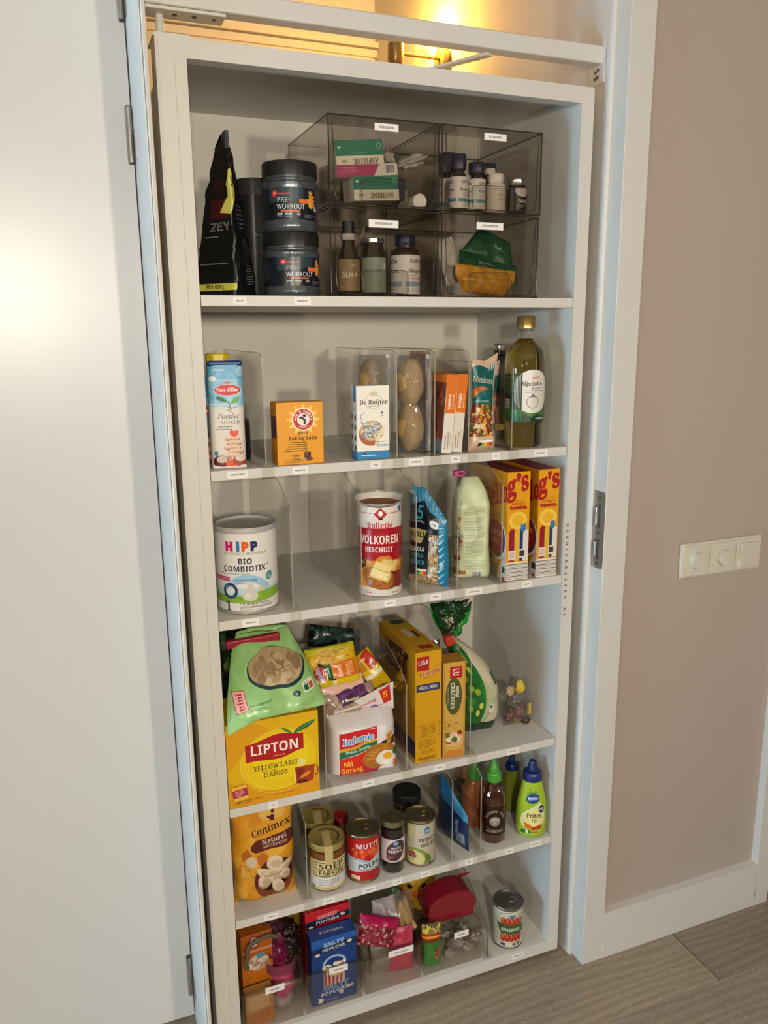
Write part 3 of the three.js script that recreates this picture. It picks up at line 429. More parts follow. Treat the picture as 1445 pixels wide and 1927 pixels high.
{ // vitamins drawer
  const y = 1.7720, lab1 = orthica('Immuno'), lab2 = orthica('Vitamine C');
  const B = (u, vt, wpx, z, label, o) => { const q = spot(u, vt, wpx, y, z), t = thing('vitamin_bottle', label, 'bottle', [q.x, y, z], facing(q.x, z)); bottleParts(t, { h: q.h, r: q.r, ...o }); };
  B(863, 290, 36, -0.055, 'taller white-labelled vitamin bottle with navy cap in the vitamins drawer', { glass: amber, cap: navy, capR: 0.82, capH: 0.26, label: lab1, labelY: [0.07, 0.60] });
  B(897, 306, 34, -0.050, 'shorter white-labelled vitamin bottle with navy cap in the vitamins drawer', { glass: amber, cap: navy, capR: 0.9, capH: 0.22, label: lab2, labelY: [0.07, 0.66] });
  B(933, 328, 37, -0.052, 'plain white pill bottle in the vitamins drawer', { glass: mat([0.74, 0.69, 0.63], 0.4), cap: mat([0.78, 0.74, 0.68], 0.45), capR: 0.86, capH: 0.2, neck: 0.8, shoulder: 0.86, label: printed(110, 50, (c, w, h) => { fill(c, '#d6cbc0', 0, 0, w, h); rows(c, 60, 12, 30, 3, 6, '#a8706a', 1.2); rows(c, 12, 12, 30, 5, 5, '#9a8f88', 1); }, 0.5), labelY: [0.05, 0.62] });
  B(973, 338, 37, -0.050, 'small dark jar with silver cap and black label in the vitamins drawer', { glass: amber, cap: silver, capR: 0.95, capH: 0.18, neck: 0.8, shoulder: 0.8, label: printed(110, 42, (c, w, h) => { fill(c, '#1b191b', 0, 0, w, h); fill(c, '#2a3238', 0, 0, 40, h); oval(c, '#b9b3aa', 66, 4, 14, 12); tx(c, 'NAC', 68, 25, 10, '#c9c4bd'); rows(c, 56, 32, 26, 2, 3.6, '#8d8883', 1); }, 0.4, 5), labelY: [0.12, 0.72] });
  B(842, 288, 44, -0.15, 'large white-labelled vitamin bottle behind the others in the vitamins drawer', { glass: amber, cap: navy, capR: 0.8, capH: 0.3, label: lab1, labelY: [0.07, 0.6] });
  B(917, 309, 36, -0.13, 'navy-capped vitamin bottle behind the plain white pill bottle', { glass: amber, cap: navy, capR: 0.95, capH: 0.22, label: lab2, labelY: [0.07, 0.6] });
  B(922, 318, 21, -0.088, 'slim bottle with a cream cap wedged behind the white pill bottle', { glass: amber, cap: mat([0.7, 0.66, 0.58], 0.5), capR: 1.0, capH: 0.12 });
}
{ // supplements, left
  const y = S[0] + 0.0028;
  const B = (u, vt, wpx, z, label, o) => { const q = spot(u, vt, wpx, y, z), t = thing('supplement_bottle', label, 'bottle', [q.x, y, z], facing(q.x, z)); bottleParts(t, { h: q.h, r: q.r, ...o }); return [t, q]; };
  const [g, q] = B(655, 440, 42, -0.055, 'dark dropper bottle with a tan label in the lower smoked drawer', { glass: amber, cap: mat([0.45, 0.42, 0.36], 0.4), capR: 0.7, capH: 0.10, neck: 0.55, shoulder: 0.62, label: printed(130, 56, (c, w, h) => { fill(c, '#8c7450', 0, 0, w, h); tx(c, 'GLH-P', w / 2 + 2, h * 0.5, 11, '#e8dfcb', { light: 1, w: 34 }); tx(c, 'U', w / 2 - 19, 8, 8, '#d9ceb5', { light: 1 }); rows(c, w / 2 + 4, 10, 16, 1, 3, '#d9ceb5', 1); rows(c, w / 2 - 18, h - 6, 12, 1, 3, '#d9ceb5', 1); }, 0.5, 5), labelY: [0.08, 0.58] });
  part('dropper', lathe([[0, q.h + 0.024], [q.r * 0.55, q.h + 0.022], [q.r * 0.6, q.h - 0.002], [0, q.h - 0.002]], 24), black, g);
  B(702, 449, 47, -0.055, 'brown glass jar with a sage green label and metal lid in the lower smoked drawer', { glass: amber, cap: silver, capR: 0.86, capH: 0.085, neck: 0.8, shoulder: 0.76, label: printed(150, 60, (c, w, h) => { fill(c, '#8d9a8b', 0, 0, w, h); fill(c, '#a3ada0', w * 0.62, 8, 14, 15); tx(c, 'A', w * 0.62 + 7, 16, 11, '#dfe3da'); rows(c, w * 0.4, 14, 26, 4, 5, '#74806f', 1); }, 0.5), labelY: [0.06, 0.66] });
  B(762, 442, 56, -0.055, 'brown glass bottle with navy cap and white magnesium label in the lower smoked drawer', { glass: amber, cap: navy, capR: 0.68, capH: 0.17, neck: 0.6, shoulder: 0.82, label: orthica('Magnesium', '#8fa0b8'), labelY: [0.03, 0.66] });
  const p = onZ(694, 445, -0.1), t = thing('plastic_bag', 'pointed clear plastic bag behind the sage labelled jar', 'bag', [p.x, y + 0.0, -0.11]); part('film', bagGeo({ w: 0.05, h: p.y + 0.022 - y, d: 0.02, half: (v) => 1 - 0.7 * v * v, wr: 0.006, fr: 50, sd: 3 }), mat([0.5, 0.46, 0.38], 0.25, { transmission: 0.45, thickness: 0, side: THREE.DoubleSide }), t);
}
{ // sachets, right
  const y = S[0] + 0.0028, green = (s, k) => printed(130, 80, (c, w, h) => { fill(c, '#124e33', 0, 0, w, h); tx(c, 'nomu', w * k, h * 0.46, 15, '#b9cfc0', { light: 1, w: 34 }); rows(c, w * k - 18, h * 0.62, 36, 1, 3, '#6f9a83', 1.6); specks(c, 0, 0, w, h, 40, ['#0f4a30', '#15573a'], 2, 7); }, 0.45, 3, { side: THREE.DoubleSide });
  const P = (name, label, m, u, v, z, w, h, d, roll, opt) => { const p = onZ(u, v, z), o = thing(name, label, 'sachet', [p.x, p.y, z]); part('sachet', bagGeo({ w, h, d, sd: u, wr: 0.004, fr: 30, ...opt }).translate(0, -h / 2, 0), m, o); o.rotation.z = roll; return o; };
  P('sachet', 'dark green sachet on top of the pile in the smoked drawer', green(1, 0.62), 926, 468, -0.085, 0.128, 0.064, 0.022, -0.42, { half: (v) => 1 - 0.42 * v }).rotation.x = -0.3;
  P('sachet', 'dark green sachet in the middle of the pile in the smoked drawer', green(2, 0.45), 918, 503, -0.072, 0.132, 0.048, 0.016, -0.27, {}).rotation.x = -0.5;
  P('sachet', 'yellow sachet at the bottom of the pile in the smoked drawer', printed(150, 60, (c, w, h) => { fill(c, '#c98c1f', 0, 0, w, h); specks(c, 0, 0, w, h, 60, ['#c4831b', '#d39a30'], 3, 10); fill(c, '#9a6b16', w * 0.12, h * 0.42, w * 0.5, 1.4); }, 0.4, 3, { side: THREE.DoubleSide }), 912, 529, -0.048, 0.138, 0.054, 0.030, -0.10, { half: (v) => 1 - 0.35 * Math.max(0, 1 - v * 1.6) });
  P('sachet', 'pale paper sachet standing at the left end of the pile in the smoked drawer', mat([0.5, 0.47, 0.42], 0.5, { side: THREE.DoubleSide }), 846, 492, -0.09, 0.040, 0.09, 0.01, 0.35, {});
}
// ---------- second shelf ----------
{ // powdered sugar canister
  const y = S[1], z = -0.045, a = onZ(403, 878, -0.02), b = onZ(468, 878, -0.02), W = b.x - a.x, q = spot(432, 679, 60, y, z), D = 0.052;
  const t = thing('sugar_canister', 'tall pale blue and white powdered sugar canister with yellow cap', 'canister', [(a.x + b.x) / 2, y + 0.0004, z], facing(q.x, z) + 0.08), H = q.h;
  const map = print(180, 200, (c, w, h) => {
    fill(c, '#5fa9d4', 0, 0, w, h); const X = w / 2;
    poly(c, '#8fc6e2', [[0, 20], [w, 34], [w, 100], [0, 84]]); poly(c, '#c8dfe8', [[0, 70], [w, 82], [w, h], [0, h]]); poly(c, '#dedad6', [[0, 86], [w, 82], [w, h], [0, h]]); specks(c, 0, 6, w, 60, 40, ['#74b4da', '#9ccbe4', '#b4d6e8'], 3, 9); oval(c, '#e6eef0', X - 22, 26, 7, 5);
    tx(c, 'Tereos', X - 10, 9, 5, '#e8f3f8');
    oval(c, '#c81f2e', X + 2, 48, 21, 11); oval(c, '#f3e9e6', X + 2, 48, 21, 11, 0, 0.8); tx(c, 'Van Gilse', X + 2, 48, 10, '#fff', { skew: -0.2, f: 'serif', w: 37 }); poly(c, '#c81f2e', [[X - 2, 36], [X - 4, 32], [X, 34], [X + 2, 31], [X + 4, 34], [X + 8, 32], [X + 6, 36]]);
    curve(c, '#17703c', [[X + 1, 71], [X - 6, 58], [X - 18, 61], [X - 14, 72], [X + 1, 71]]); curve(c, '#6ea236', [[X + 7, 74], [X + 8, 62], [X + 20, 62], [X + 20, 74], [X + 7, 74]]); curve(c, '#25331f', [[X + 1, 71], [X + 6, 76], [X + 5, 84]], 1.2); curve(c, '#2a3428', [[X - 24, 79], [X, 76], [X + 6, 84], [X + 18, 78], [X + 26, 80]], 0.9); curve(c, '#2a3428', [[X - 1, 88], [X + 10, 84], [X + 4, 92]], 0.9);
    tx(c, 'Poeder', X + 2, 99, 13, '#33342f', { f: 'serif', skew: -0.25, light: 1, w: 35 }); tx(c, 'SUIKER', X + 4, 111, 9, '#3c3c3a', { light: 1, w: 31 }); rows(c, X - 16, 119, 38, 1, 4, '#5d5b58', 1.4); rows(c, X - 20, 124, 44, 1, 4, '#5d5b58', 1.4);
    for (const [px, py, r] of [[6, 143, 12], [9, 152, 13], [6, 161, 14], [12, 169, 13], [2, 177, 16], [16, 184, 14]]) { oval(c, '#a8674a', X + px, py, r, 6.4); oval(c, '#e3c9b6', X + px, py - 1.5, r * 0.96, 5.2); oval(c, '#c99a80', X + px, py + 2, r * 0.8, 2); }
    curve(c, '#e5562c', [[X + 2, 134], [X + 2, 122], [X + 9, 129], [X + 18, 124], [X + 16, 134], [X + 10, 146], [X + 2, 134]]);
    oval(c, '#5d2026', X - 14, 188, 13, 12); oval(c, '#cdbdb8', X - 12, 184, 9, 7); oval(c, '#e05a35', X + 3, 192, 10, 7); oval(c, '#a84a3e', X + 19, 187, 14, 12); oval(c, '#e0cdc6', X + 19, 182, 10, 7); fill(c, '#d9d6d2', 0, 198, w, 2); oval(c, '#4e88b8', X - 21, 172, 3.5, 5);
  }, 4);
  const fx = W / 2, fz = D / 2, super4 = (r) => { const g = new THREE.PlaneGeometry(1, 1, 64, 1), p = g.attributes.position; for (let i = 0; i < p.count; i++) { const A = p.getX(i) * 2 * Math.PI, s = Math.sin(A), k = Math.cos(A), e = 0.5; p.setXYZ(i, Math.sign(s) * Math.pow(Math.abs(s), e) * fx * r, (p.getY(i) + 0.5) * H * 0.955 + 0.002, Math.sign(k) * Math.pow(Math.abs(k), e) * fz * r); } const uv = g.attributes.uv, n = 65, cum = [0]; for (let i = 1; i < n; i++) cum.push(cum[i - 1] + Math.hypot(p.getX(i) - p.getX(i - 1), p.getZ(i) - p.getZ(i - 1))); for (let i = 0; i < p.count; i++) uv.setX(i, cum[i % n] / cum[n - 1]); g.computeVertexNormals(); return g; };
  part('sleeve', super4(1), mat(0xffffff, 0.35, { map }), t);
  const rr = (w, h, d, r) => new RoundedBoxGeometry(w, h, d, 4, r);
  part('rim', rr(W * 0.97, 0.010, D * 0.97, 0.0045).translate(0, H * 0.957 + 0.004, 0), mat([0.012, 0.045, 0.22], 0.3), t, 'dark blue rim');
  part('base', rr(W * 0.98, 0.006, D * 0.98, 0.0028).translate(0, 0.003, 0), mat([0.75, 0.73, 0.7], 0.5), t);
  part('cap', lathe([[0.0205, 0], [0.0215, 0.001], [0.0215, 0.014], [0.0195, 0.016], [0, 0.016]], 30).translate(-0.011, H * 0.957 + 0.006, -0.006), mat([0.62, 0.48, 0.01], 0.35), t, 'yellow screw cap');
}
{ const q = spot(436, 787, 66, S[1], -0.125), t = thing('syrup_bottle', 'round dark syrup bottle behind the sugar canister', 'bottle', [q.x, q.y, q.z]); bottleParts(t, { h: q.h + 0.03, r: q.r, glass: black, cap: mat([0.5, 0.4, 0.02], 0.4), capR: 0.4, capH: 0.12, neck: 0.36 }); }
carton('sugar_pack', 'blue sugar pack with red oval logo behind the sugar canister', 'package', { w: 0.048, h: 0.166, d: 0.02, base: '#3e86b4', rough: 0.4, front: (c, w, h) => { fill(c, '#3e86b4', 0, 0, w, h); fill(c, '#7fb0cc', 0, 40, w, 30); oval(c, '#b51c2b', 20, 64, 18, 10); tx(c, 'Van', 12, 64, 9, '#eee'); fill(c, '#56697a', 0, 82, w, 24); specks(c, 0, 106, w, 60, 60, ['#a06a34', '#c9a468', '#5c2a20', '#d9c19a'], 3, 9); } }, { bl: [389, 868], br: [425, 868], y: S[1], z: -0.088, turn: 0.1 });
{ // baking soda
  const h = onZ(609, 755, -0.01).y - S[1];
  carton('baking_soda_carton', 'orange baking soda carton with a round red emblem', 'carton', { h, d: 0.046, base: '#d48a0c',
    front: (c, w, hh) => {
      fill(c, '#e59a12', 0, 0, w, hh); const X = w * 0.57;
      const star = []; for (let i = 0; i < 24; i++) { const a = i * Math.PI / 12, r = i % 2 ? 20 : 31; star.push([X + Math.cos(a) * r * 1.1, 33 + Math.sin(a) * r]); } poly(c, '#f0c65a', star); oval(c, '#f3e4b8', X, 33, 22);
      oval(c, '#bf1f2a', X, 33, 19.5); oval(c, '#e9e3da', X, 33, 12.2);
      [...'ARM & HAMMER'].forEach((k, i, A) => { const a = (i - (A.length - 1) / 2) * 0.285; tx(c, k, X + Math.sin(a) * 15.8, 33 - Math.cos(a) * 15.8, 5.2, '#fff', { r: a }); }); curve(c, '#e7b9b4', [[X - 10, 45], [X, 51], [X + 10, 45]], 1.5);
      curve(c, '#1d1c1c', [[X - 6, 30], [X - 3, 28], [X + 1, 33], [X + 4, 34], [X + 2, 41]], 4); poly(c, '#1d1c1c', [[X - 2, 24], [X + 4, 23], [X + 6, 28], [X + 1, 29]]);
      tx(c, 'pure', X - 1, 58, 8.5, '#2a211a'); tx(c, 'Baking Soda', X - 2, 68, 9.6, '#14120f', { w: 56 }); for (let i = 0; i < 5; i++) { const L = 54 + i * 6; rows(c, X - L / 2, 75.5 + i * 4, L, 1, 4, '#3a2c12', 1.3); rows(c, X - L / 2, 75.5 + i * 4, L * 0.6, 1, 4, '#3a2c12', 1.3); }
      tx(c, '100+', w * 0.40, 101, 7, '#1b1712'); tx(c, 'USES', w * 0.40, 108, 6.4, '#3b2d17'); fill(c, '#37201d', w * 0.57, 95, 13, 11); oval(c, '#8e2b22', w * 0.62, 100, 3); oval(c, '#5a2a1c', w * 0.67, 109, 8, 3.5); oval(c, '#c9b28a', w * 0.55, 109, 6, 2); rows(c, 12, hh - 10, w - 22, 2, 3.2, '#7a5410', 0.8); rows(c, 12, hh - 4.5, 56, 1, 3, '#6a4a10', 0.8);
    },
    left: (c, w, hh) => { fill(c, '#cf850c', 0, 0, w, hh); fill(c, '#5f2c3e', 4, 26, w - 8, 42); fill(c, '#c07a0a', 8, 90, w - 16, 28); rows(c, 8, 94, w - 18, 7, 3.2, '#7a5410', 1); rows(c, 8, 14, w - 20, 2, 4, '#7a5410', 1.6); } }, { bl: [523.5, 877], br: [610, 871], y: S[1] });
}
{ // sprinkles carton
  const h = onZ(702, 725, -0.006).y - S[1];
  carton('sprinkles_carton', 'white sprinkles carton showing a rusk and a blue bottom band', 'carton', { h, d: 0.036, base: '#e4e0d8',
    front: (c, w, hh) => {
      fill(c, '#ece8df', 0, 0, w, hh); fill(c, '#2f7fb4', 0, hh - 17, w, 17); rows(c, 8, hh - 10, w - 16, 1, 3, '#cfe4ee', 2.2);
      oval(c, '#b9bcbc', w / 2 + 1, 32, 19, 13, 0, 1.1); tx(c, 'De Ruijter', w / 2 + 1, 33, 12.5, '#4a2a22', { f: 'serif', w: w * 0.86, st: '#ece8df', sw: 1.5 }); poly(c, '#cdbf95', [[w / 2 - 6, 20], [w / 2 - 8, 13], [w / 2 - 3, 16], [w / 2 + 1, 11], [w / 2 + 5, 16], [w / 2 + 10, 13], [w / 2 + 8, 20]]); curve(c, '#4a2a22', [[w / 2 - 8, 42], [w / 2 - 2, 39], [w / 2 + 6, 41]], 1.2);
      curve(c, '#4a5a86', [[10, 56], [5, 60], [9, 64], [12, 68], [8, 73]], 1.3); fill(c, '#35507e', 50, 52, 4, 4); fill(c, '#8fa2ba', 51, 58, 3.5, 3); curve(c, '#8798b0', [[15, 50], [12, 54], [15, 58]], 1);
      oval(c, '#b2794c', w * 0.45, 92, 26, 24); oval(c, '#a8602f', w * 0.44, 95, 26, 23); oval(c, '#d8b07c', w * 0.45, 88, 24, 20); specks(c, w * 0.45 - 19, 73, 38, 30, 420, ['#5f7d92', '#e6e4dc', '#8da3ae', '#cfd6d6', '#47667e'], 0.7, 1.7); poly(c, '#e6d3ad', [[w * 0.74, 84], [w * 0.86, 80], [w * 0.84, 92], [w * 0.72, 102], [w * 0.6, 120], [w * 0.54, 116], [w * 0.56, 104]]); poly(c, '#ece8df', [[w * 0.86, 80], [w, 78], [w, 122], [w * 0.64, 122], [w * 0.66, 108], [w * 0.8, 98]]);
      fill(c, '#54504c', w * 0.58, 110, w * 0.36, 1); tx(c, 'Muisjes', w * 0.78, 117, 6.4, '#3d7fae', { skew: -0.2 }); fill(c, '#2f4a70', 12, 131, 6, 3); fill(c, '#6b7684', 18, 128, 3, 2);
    },
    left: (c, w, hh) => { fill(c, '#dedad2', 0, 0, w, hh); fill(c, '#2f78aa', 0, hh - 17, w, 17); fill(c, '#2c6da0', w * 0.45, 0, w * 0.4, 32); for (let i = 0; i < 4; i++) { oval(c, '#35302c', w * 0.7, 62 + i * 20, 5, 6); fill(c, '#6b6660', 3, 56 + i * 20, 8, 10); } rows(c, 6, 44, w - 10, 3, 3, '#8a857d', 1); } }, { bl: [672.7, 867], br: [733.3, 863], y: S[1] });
}
{ // part-baked rolls in clear bags
  const y = S[1], crust = printed(60, 60, (c, w, h) => { fill(c, '#bf9d68', 0, 0, w, h); specks(c, 0, 0, w, h, 260, ['#c3a26e', '#ba9862', '#c8a876', '#b5925c'], 0.5, 3); }, 0.7, 4);
  const bag = (u, z, label, op) => {
    const a = onZ(u - 28, 668, z), b = onZ(u + 28, 860, z), H = a.y - y, W = b.x - a.x, t = thing('bread_roll_bag', label, 'bread', [(a.x + b.x) / 2, y + 0.0004, z]);
    for (const k of [0.27, 0.72]) part('bread_roll', lump(W * 0.40, H * 0.245, 0.030, 0.10, k * 9, 1.3, 4).translate(-0.004 - 0.003 * k, H * k, 0), crust, t, 'pale part-baked roll');
    part('film', bagGeo({ w: W * 1.02, h: H, d: 0.075, half: (v) => 0.93 + 0.07 * Math.cos(v * 4 * Math.PI), thick: (s, v) => Math.sqrt(Math.max(0, 1 - s * s)) * (0.62 + 0.38 * Math.abs(Math.cos(v * 2 * Math.PI - 0.0 + Math.PI / 2))) * (v > 0.94 ? (1 - v) / 0.06 : v < 0.03 ? v / 0.03 : 1), wr: 0.004, fr: 34, sd: u }), film([0.80, 0.80, 0.82], 0.12), t);
    part('seal', bagGeo({ w: 0.012, h: H * 0.985, d: 0.003, half: () => 1, wr: 0.003, fr: 20, sd: 5, nu: 4 }).translate(W * 0.52, 0.003, 0.002), mat([0.66, 0.68, 0.73], 0.25, { transmission: 0.35, thickness: 0, side: THREE.DoubleSide }), t, 'milky sealed plastic edge');
  };
  bag(776, -0.055, 'clear bag with two pale bread rolls standing at the shelf edge'); bag(702, -0.19, 'clear bag of bread rolls set back behind the sprinkles carton');
}
{ // thin mix cartons, leaning
  const front = (c, w, h) => { fill(c, '#e2ddd6', 0, 0, w, h); const e = [[0, 0], [w, 0]]; for (let x = w; x >= 0; x -= 2) e.push([x, h * 0.49 + (rnd() - 0.5) * 2.4]); poly(c, '#df7416', e); tx(c, 'HONIG', w * 0.42, h * 0.34, 8.5, '#fff', { r: -Math.PI / 2, w: 30 }); tx(c, 'NASI-PLAATMIX', w * 0.78, h * 0.34, 3.4, '#f6e6d6', { r: -Math.PI / 2, w: 28 }); tx(c, 'AARDAPPEL', w * 0.3, h * 0.85, 4.2, '#5c1f24', { r: -Math.PI / 2, w: 30 }); tx(c, 'COURGETTE & KIP', w * 0.55, h * 0.835, 4, '#5c1f24', { r: -Math.PI / 2, w: 34 }); rows(c, w * 0.74, h * 0.70, 1.2, 14, 2.4, '#a2706a', 1.6); };
  const left = (c, w, h) => { fill(c, '#7a2a12', 0, 0, w, h); specks(c, 0, 20, w, h - 40, 120, ['#8a3a18', '#a8501e', '#5a1c10', '#6a3a20'], 3, 10); fill(c, '#e07b18', 0, 0, w, 18); fill(c, '#6d7378', 0, h * 0.82, w, 30); };
  for (const [bl, br, top, z, label] of [[[827, 854], [847.7, 854], 705, -0.012, 'thin orange and white mix carton leaning against its twin, nearer the bread rolls'], [[848, 850.5], [866, 850.5], 704, -0.020, 'thin orange and white mix carton leaning toward the teal pouch']]) {
    const h = (onZ(bl[0], top, z).y - S[1]) / Math.cos(0.10);
    const o = carton('mix_carton', label, 'carton', { w: 0.0235, h, d: 0.12, base: '#c46412', front, left }, { bl, br, y: S[1], z, turn: 0.02, group: 'thin mix cartons' }); o.rotation.set(0, 0.02, -0.085, 'YXZ'); o.position.x += 0.003;
  }
  const p = onZ(836, 672, -0.12), t = thing('nut_pouch', 'brown paper pouch of nuts behind the thin mix cartons', 'pouch', [p.x - 0.020, S[1] + 0.0005, -0.20]); part('pouch', bagGeo({ w: 0.052, h: p.y - S[1] + 0.012, d: 0.04, wr: 0.004, sd: 12 }), printed(60, 150, (c, w, h) => { fill(c, '#7d5434', 0, 0, w, h); specks(c, 0, 0, w, 40, 90, ['#8d6440', '#6a4228', '#9a7048', '#5a3622'], 2, 7); }, 0.6, 3, { side: THREE.DoubleSide }), t);
}
{ // teal pouches
  const art = printed(72, 190, (c, w, h) => { fill(c, '#d4b8a0', 0, 0, w, h); poly(c, '#0e5f5f', [[0, 12], [20, 9], [44, 16], [66, 10], [63, 60], [58, 150], [0, 150]]); tx(c, 'Mexicano', 31, 40, 17, '#d9d6cc', { r: 0.13, w: 62, f: 'serif', st: '#0b3d40', sw: 1.5 }); curve(c, '#b8622c', [[0, 58], [20, 46], [42, 60], [24, 58], [0, 76]]); tx(c, 'KRUIDEN', 22, 84, 6, '#9cc4c0', { w: 40 }); fill(c, '#6d2418', 0, 90, 56, 70); specks(c, 0, 92, 56, 68, 130, ['#d8a24c', '#e6c47a', '#7d2418', '#a83420', '#c98a3c', '#4f6a2a'], 2, 7); tx(c, 'TAKO', 14, 138, 15, '#e6d9bc', { r: 0.1 }); fill(c, '#d4b8a0', 0, 160, w, 30); scoreBar(c, 20, 173, 34, 8); oval(c, '#13301f', 22, 177, 5); for (let i = 0; i < 5; i++) poly(c, '#d9e2dc', [[44 + i * 5, 16 - i * 1.2], [46 + i * 5, 25 - i], [48 + i * 5, 15 - i * 1.2]]); }, 0.3, 4, { side: THREE.DoubleSide });
  const art2 = printed(60, 180, (c, w, h) => { fill(c, '#0f5c5c', 0, 0, w, h); fill(c, '#d4b8a0', 0, 0, w, 20); specks(c, 0, 60, w, 70, 120, ['#d8a24c', '#e6c47a', '#c4523a', '#a83420', '#d88a7c'], 2, 7); fill(c, '#d4b8a0', 0, 146, w, 34); barcode(c, 30, 146, 22, 24); }, 0.35, 3, { side: THREE.DoubleSide });
  for (const [u, vt, z, w, m, label, turn, sd, lean] of [[906, 680, -0.042, 0.068, art, 'teal taco seasoning pouch with a food picture', 0.2, 4, 0.04], [917, 692, -0.098, 0.036, art2, 'second teal pouch tucked behind the taco pouch', -0.25, 9, 0.04]]) {
    const p = onZ(u, vt, z), H = p.y - S[1], t = thing('seasoning_pouch', label, 'pouch', [onZ(u - 2, 850, z).x, S[1] + 0.0005, z], turn);
    part('pouch', bagGeo({ w, h: H, d: 0.040, half: (v) => 0.90 + 0.1 * Math.cos(v * 6), thick: (s, v) => Math.pow(Math.max(0, 1 - s * s), 0.5) * Math.min(1, v * 14) * Math.pow(Math.max(0, 1 - v), 0.55), wr: 0.004, sd, topCut: (s, v, y) => y + Math.max(0, v - 0.86) * 0.10 * s * (s > 0 ? 1.2 : -0.3), warp: ([x, y, zz]) => [x + lean * y, y, zz] }), m, t);
  }
}
{ const q = spot(941, 646, 34, S[1], -0.19), t = thing('vinegar_bottle', 'black vinegar bottle with a silver cap behind the oil bottle', 'bottle', [q.x, q.y, q.z]); bottleParts(t, { h: q.h, r: q.r * 1.15, glass: black, cap: silver, capR: 0.62, capH: 0.07, neck: 0.55, shoulder: 0.86, label: printed(100, 100, (c, w, h) => { fill(c, '#111012', 0, 0, w, h); rows(c, 40, 20, 30, 4, 6, '#5a5654', 1.4); fill(c, '#b08f12', 30, 86, 50, 14); }, 0.4, 3), labelY: [0.1, 0.55] }); }
{ // oil bottle
  const y = S[1], z = -0.052, q = spot(990, 595, 77, y, z), t = thing('oil_bottle', 'clear bottle of golden rice oil with a brown cap beside the right side panel', 'bottle', [q.x, y + 0.0005, z], facing(q.x, z) + 0.30), H = q.h, r = q.r;
  const prof = [[0, 0.001], [r * 0.86, 0.001], [r * 0.95, 0.006], [r * 0.95, H * 0.17], [r, H * 0.20], [r, H * 0.62], [r * 0.99, H * 0.67], [r * 0.90, H * 0.735], [r * 0.62, H * 0.79], [r * 0.40, H * 0.825], [r * 0.37, H * 0.84], [r * 0.36, H * 0.905]];
  part('oil', lathe([...prof.slice(0, 10).map(([a, b]) => [Math.max(0, a - 0.0014), b + (a ? 0.0012 : 0.0012)]), [r * 0.36, H * 0.833], [0, H * 0.833]], 44, 0.9), mat([1, 1, 1], 0.04, { transmission: 1, thickness: 0.05, ior: 1.40, attenuationColor: new THREE.Color().setRGB(0.96, 0.66, 0.04), attenuationDistance: 0.16 }), t, 'golden oil');
  part('bottle', lathe(prof, 44, 0.9), pane([0.98, 0.98, 0.96], 0.02), t);
  part('cap', lathe([[r * 0.42, H * 0.905], [r * 0.46, H * 0.908], [r * 0.46, H * 0.992], [r * 0.42, H], [0, H]], 32), mat([0.30, 0.19, 0.05], 0.28, { metalness: 0.7 }), t, 'brown metal screw cap');
  part('neck_ring', new THREE.TorusGeometry(r * 0.42, 0.002, 8, 30).rotateX(Math.PI / 2).translate(0, H * 0.892, 0), pane([0.9, 0.9, 0.85]), t);
  part('label', sleeve(r + 0.0005, H * 0.205, H * 0.60, Math.PI * 0.9, 36), printed(108, 120, (c, w, h) => { c.clearRect(0, 0, w, h); fill(c, '#2e5a2a', 0, 84, w, 36); fill(c, '#12321f', 0, 104, w, 16); specks(c, 0, 82, w, 24, 120, ['#4c7a34', '#2e5a2a', '#3c6a2e'], 1, 5); oval(c, '#d9d4cc', w / 2, 50, 40, 50); oval(c, '#9a968c', w / 2, 50, 40, 50, 0, 0.8); tx(c, 'only', w / 2 + 6, 18, 8, '#b8303a', { skew: -0.2 }); tx(c, 'Rijstolie', w / 2 - 2, 32, 13, '#1d1d1f', { w: 46 }); tx(c, 'Rice oil', w / 2 + 6, 42, 6, '#3a3a3c'); rows(c, w / 2 - 16, 47, 42, 2, 4, '#55534f', 1.2); oval(c, '#6d6a64', w / 2, 74, 12, 14, 0, 1.4); poly(c, '#6d6a64', [[w / 2, 54], [w / 2 + 6, 63], [w / 2 - 6, 63]]); tx(c, '1000 ml', w / 2 + 18, 112, 7, '#d2d8cc'); }, 0.35, 4, { alphaTest: 0.5 }), t).rotation.y = 0.16;
  part('back_label', sleeve(r + 0.0005, H * 0.215, H * 0.57, Math.PI * 0.42, 20), printed(46, 108, (c, w, h) => { fill(c, '#23361c', 0, 0, w, h); rows(c, 4, 6, 36, 12, 3.4, '#6f8a5c', 1.2); barcode(c, 10, 60, 12, 34, '#1c1c1c', 1); fill(c, '#2f6a2e', 0, 82, w, 26); }, 0.4, 3), t).rotation.y = -1.05;
}
divider(1, 500.5, 877, 668, 0.004, 'clear shelf divider beside the sugar canister'); divider(1, 747, 861, 663, 0.004, 'clear shelf divider between the sprinkles carton and the bread rolls'); divider(1, 819, 857, 662, 0.004, 'clear shelf divider between the bread rolls and the thin mix cartons'); divider(1, 881, 850, 663, 0.004, 'clear shelf divider between the thin mix cartons and the teal pouches'); divider(1, 962, 846, 690, 0.004, 'clear shelf divider between the teal pouches and the oil bottle');
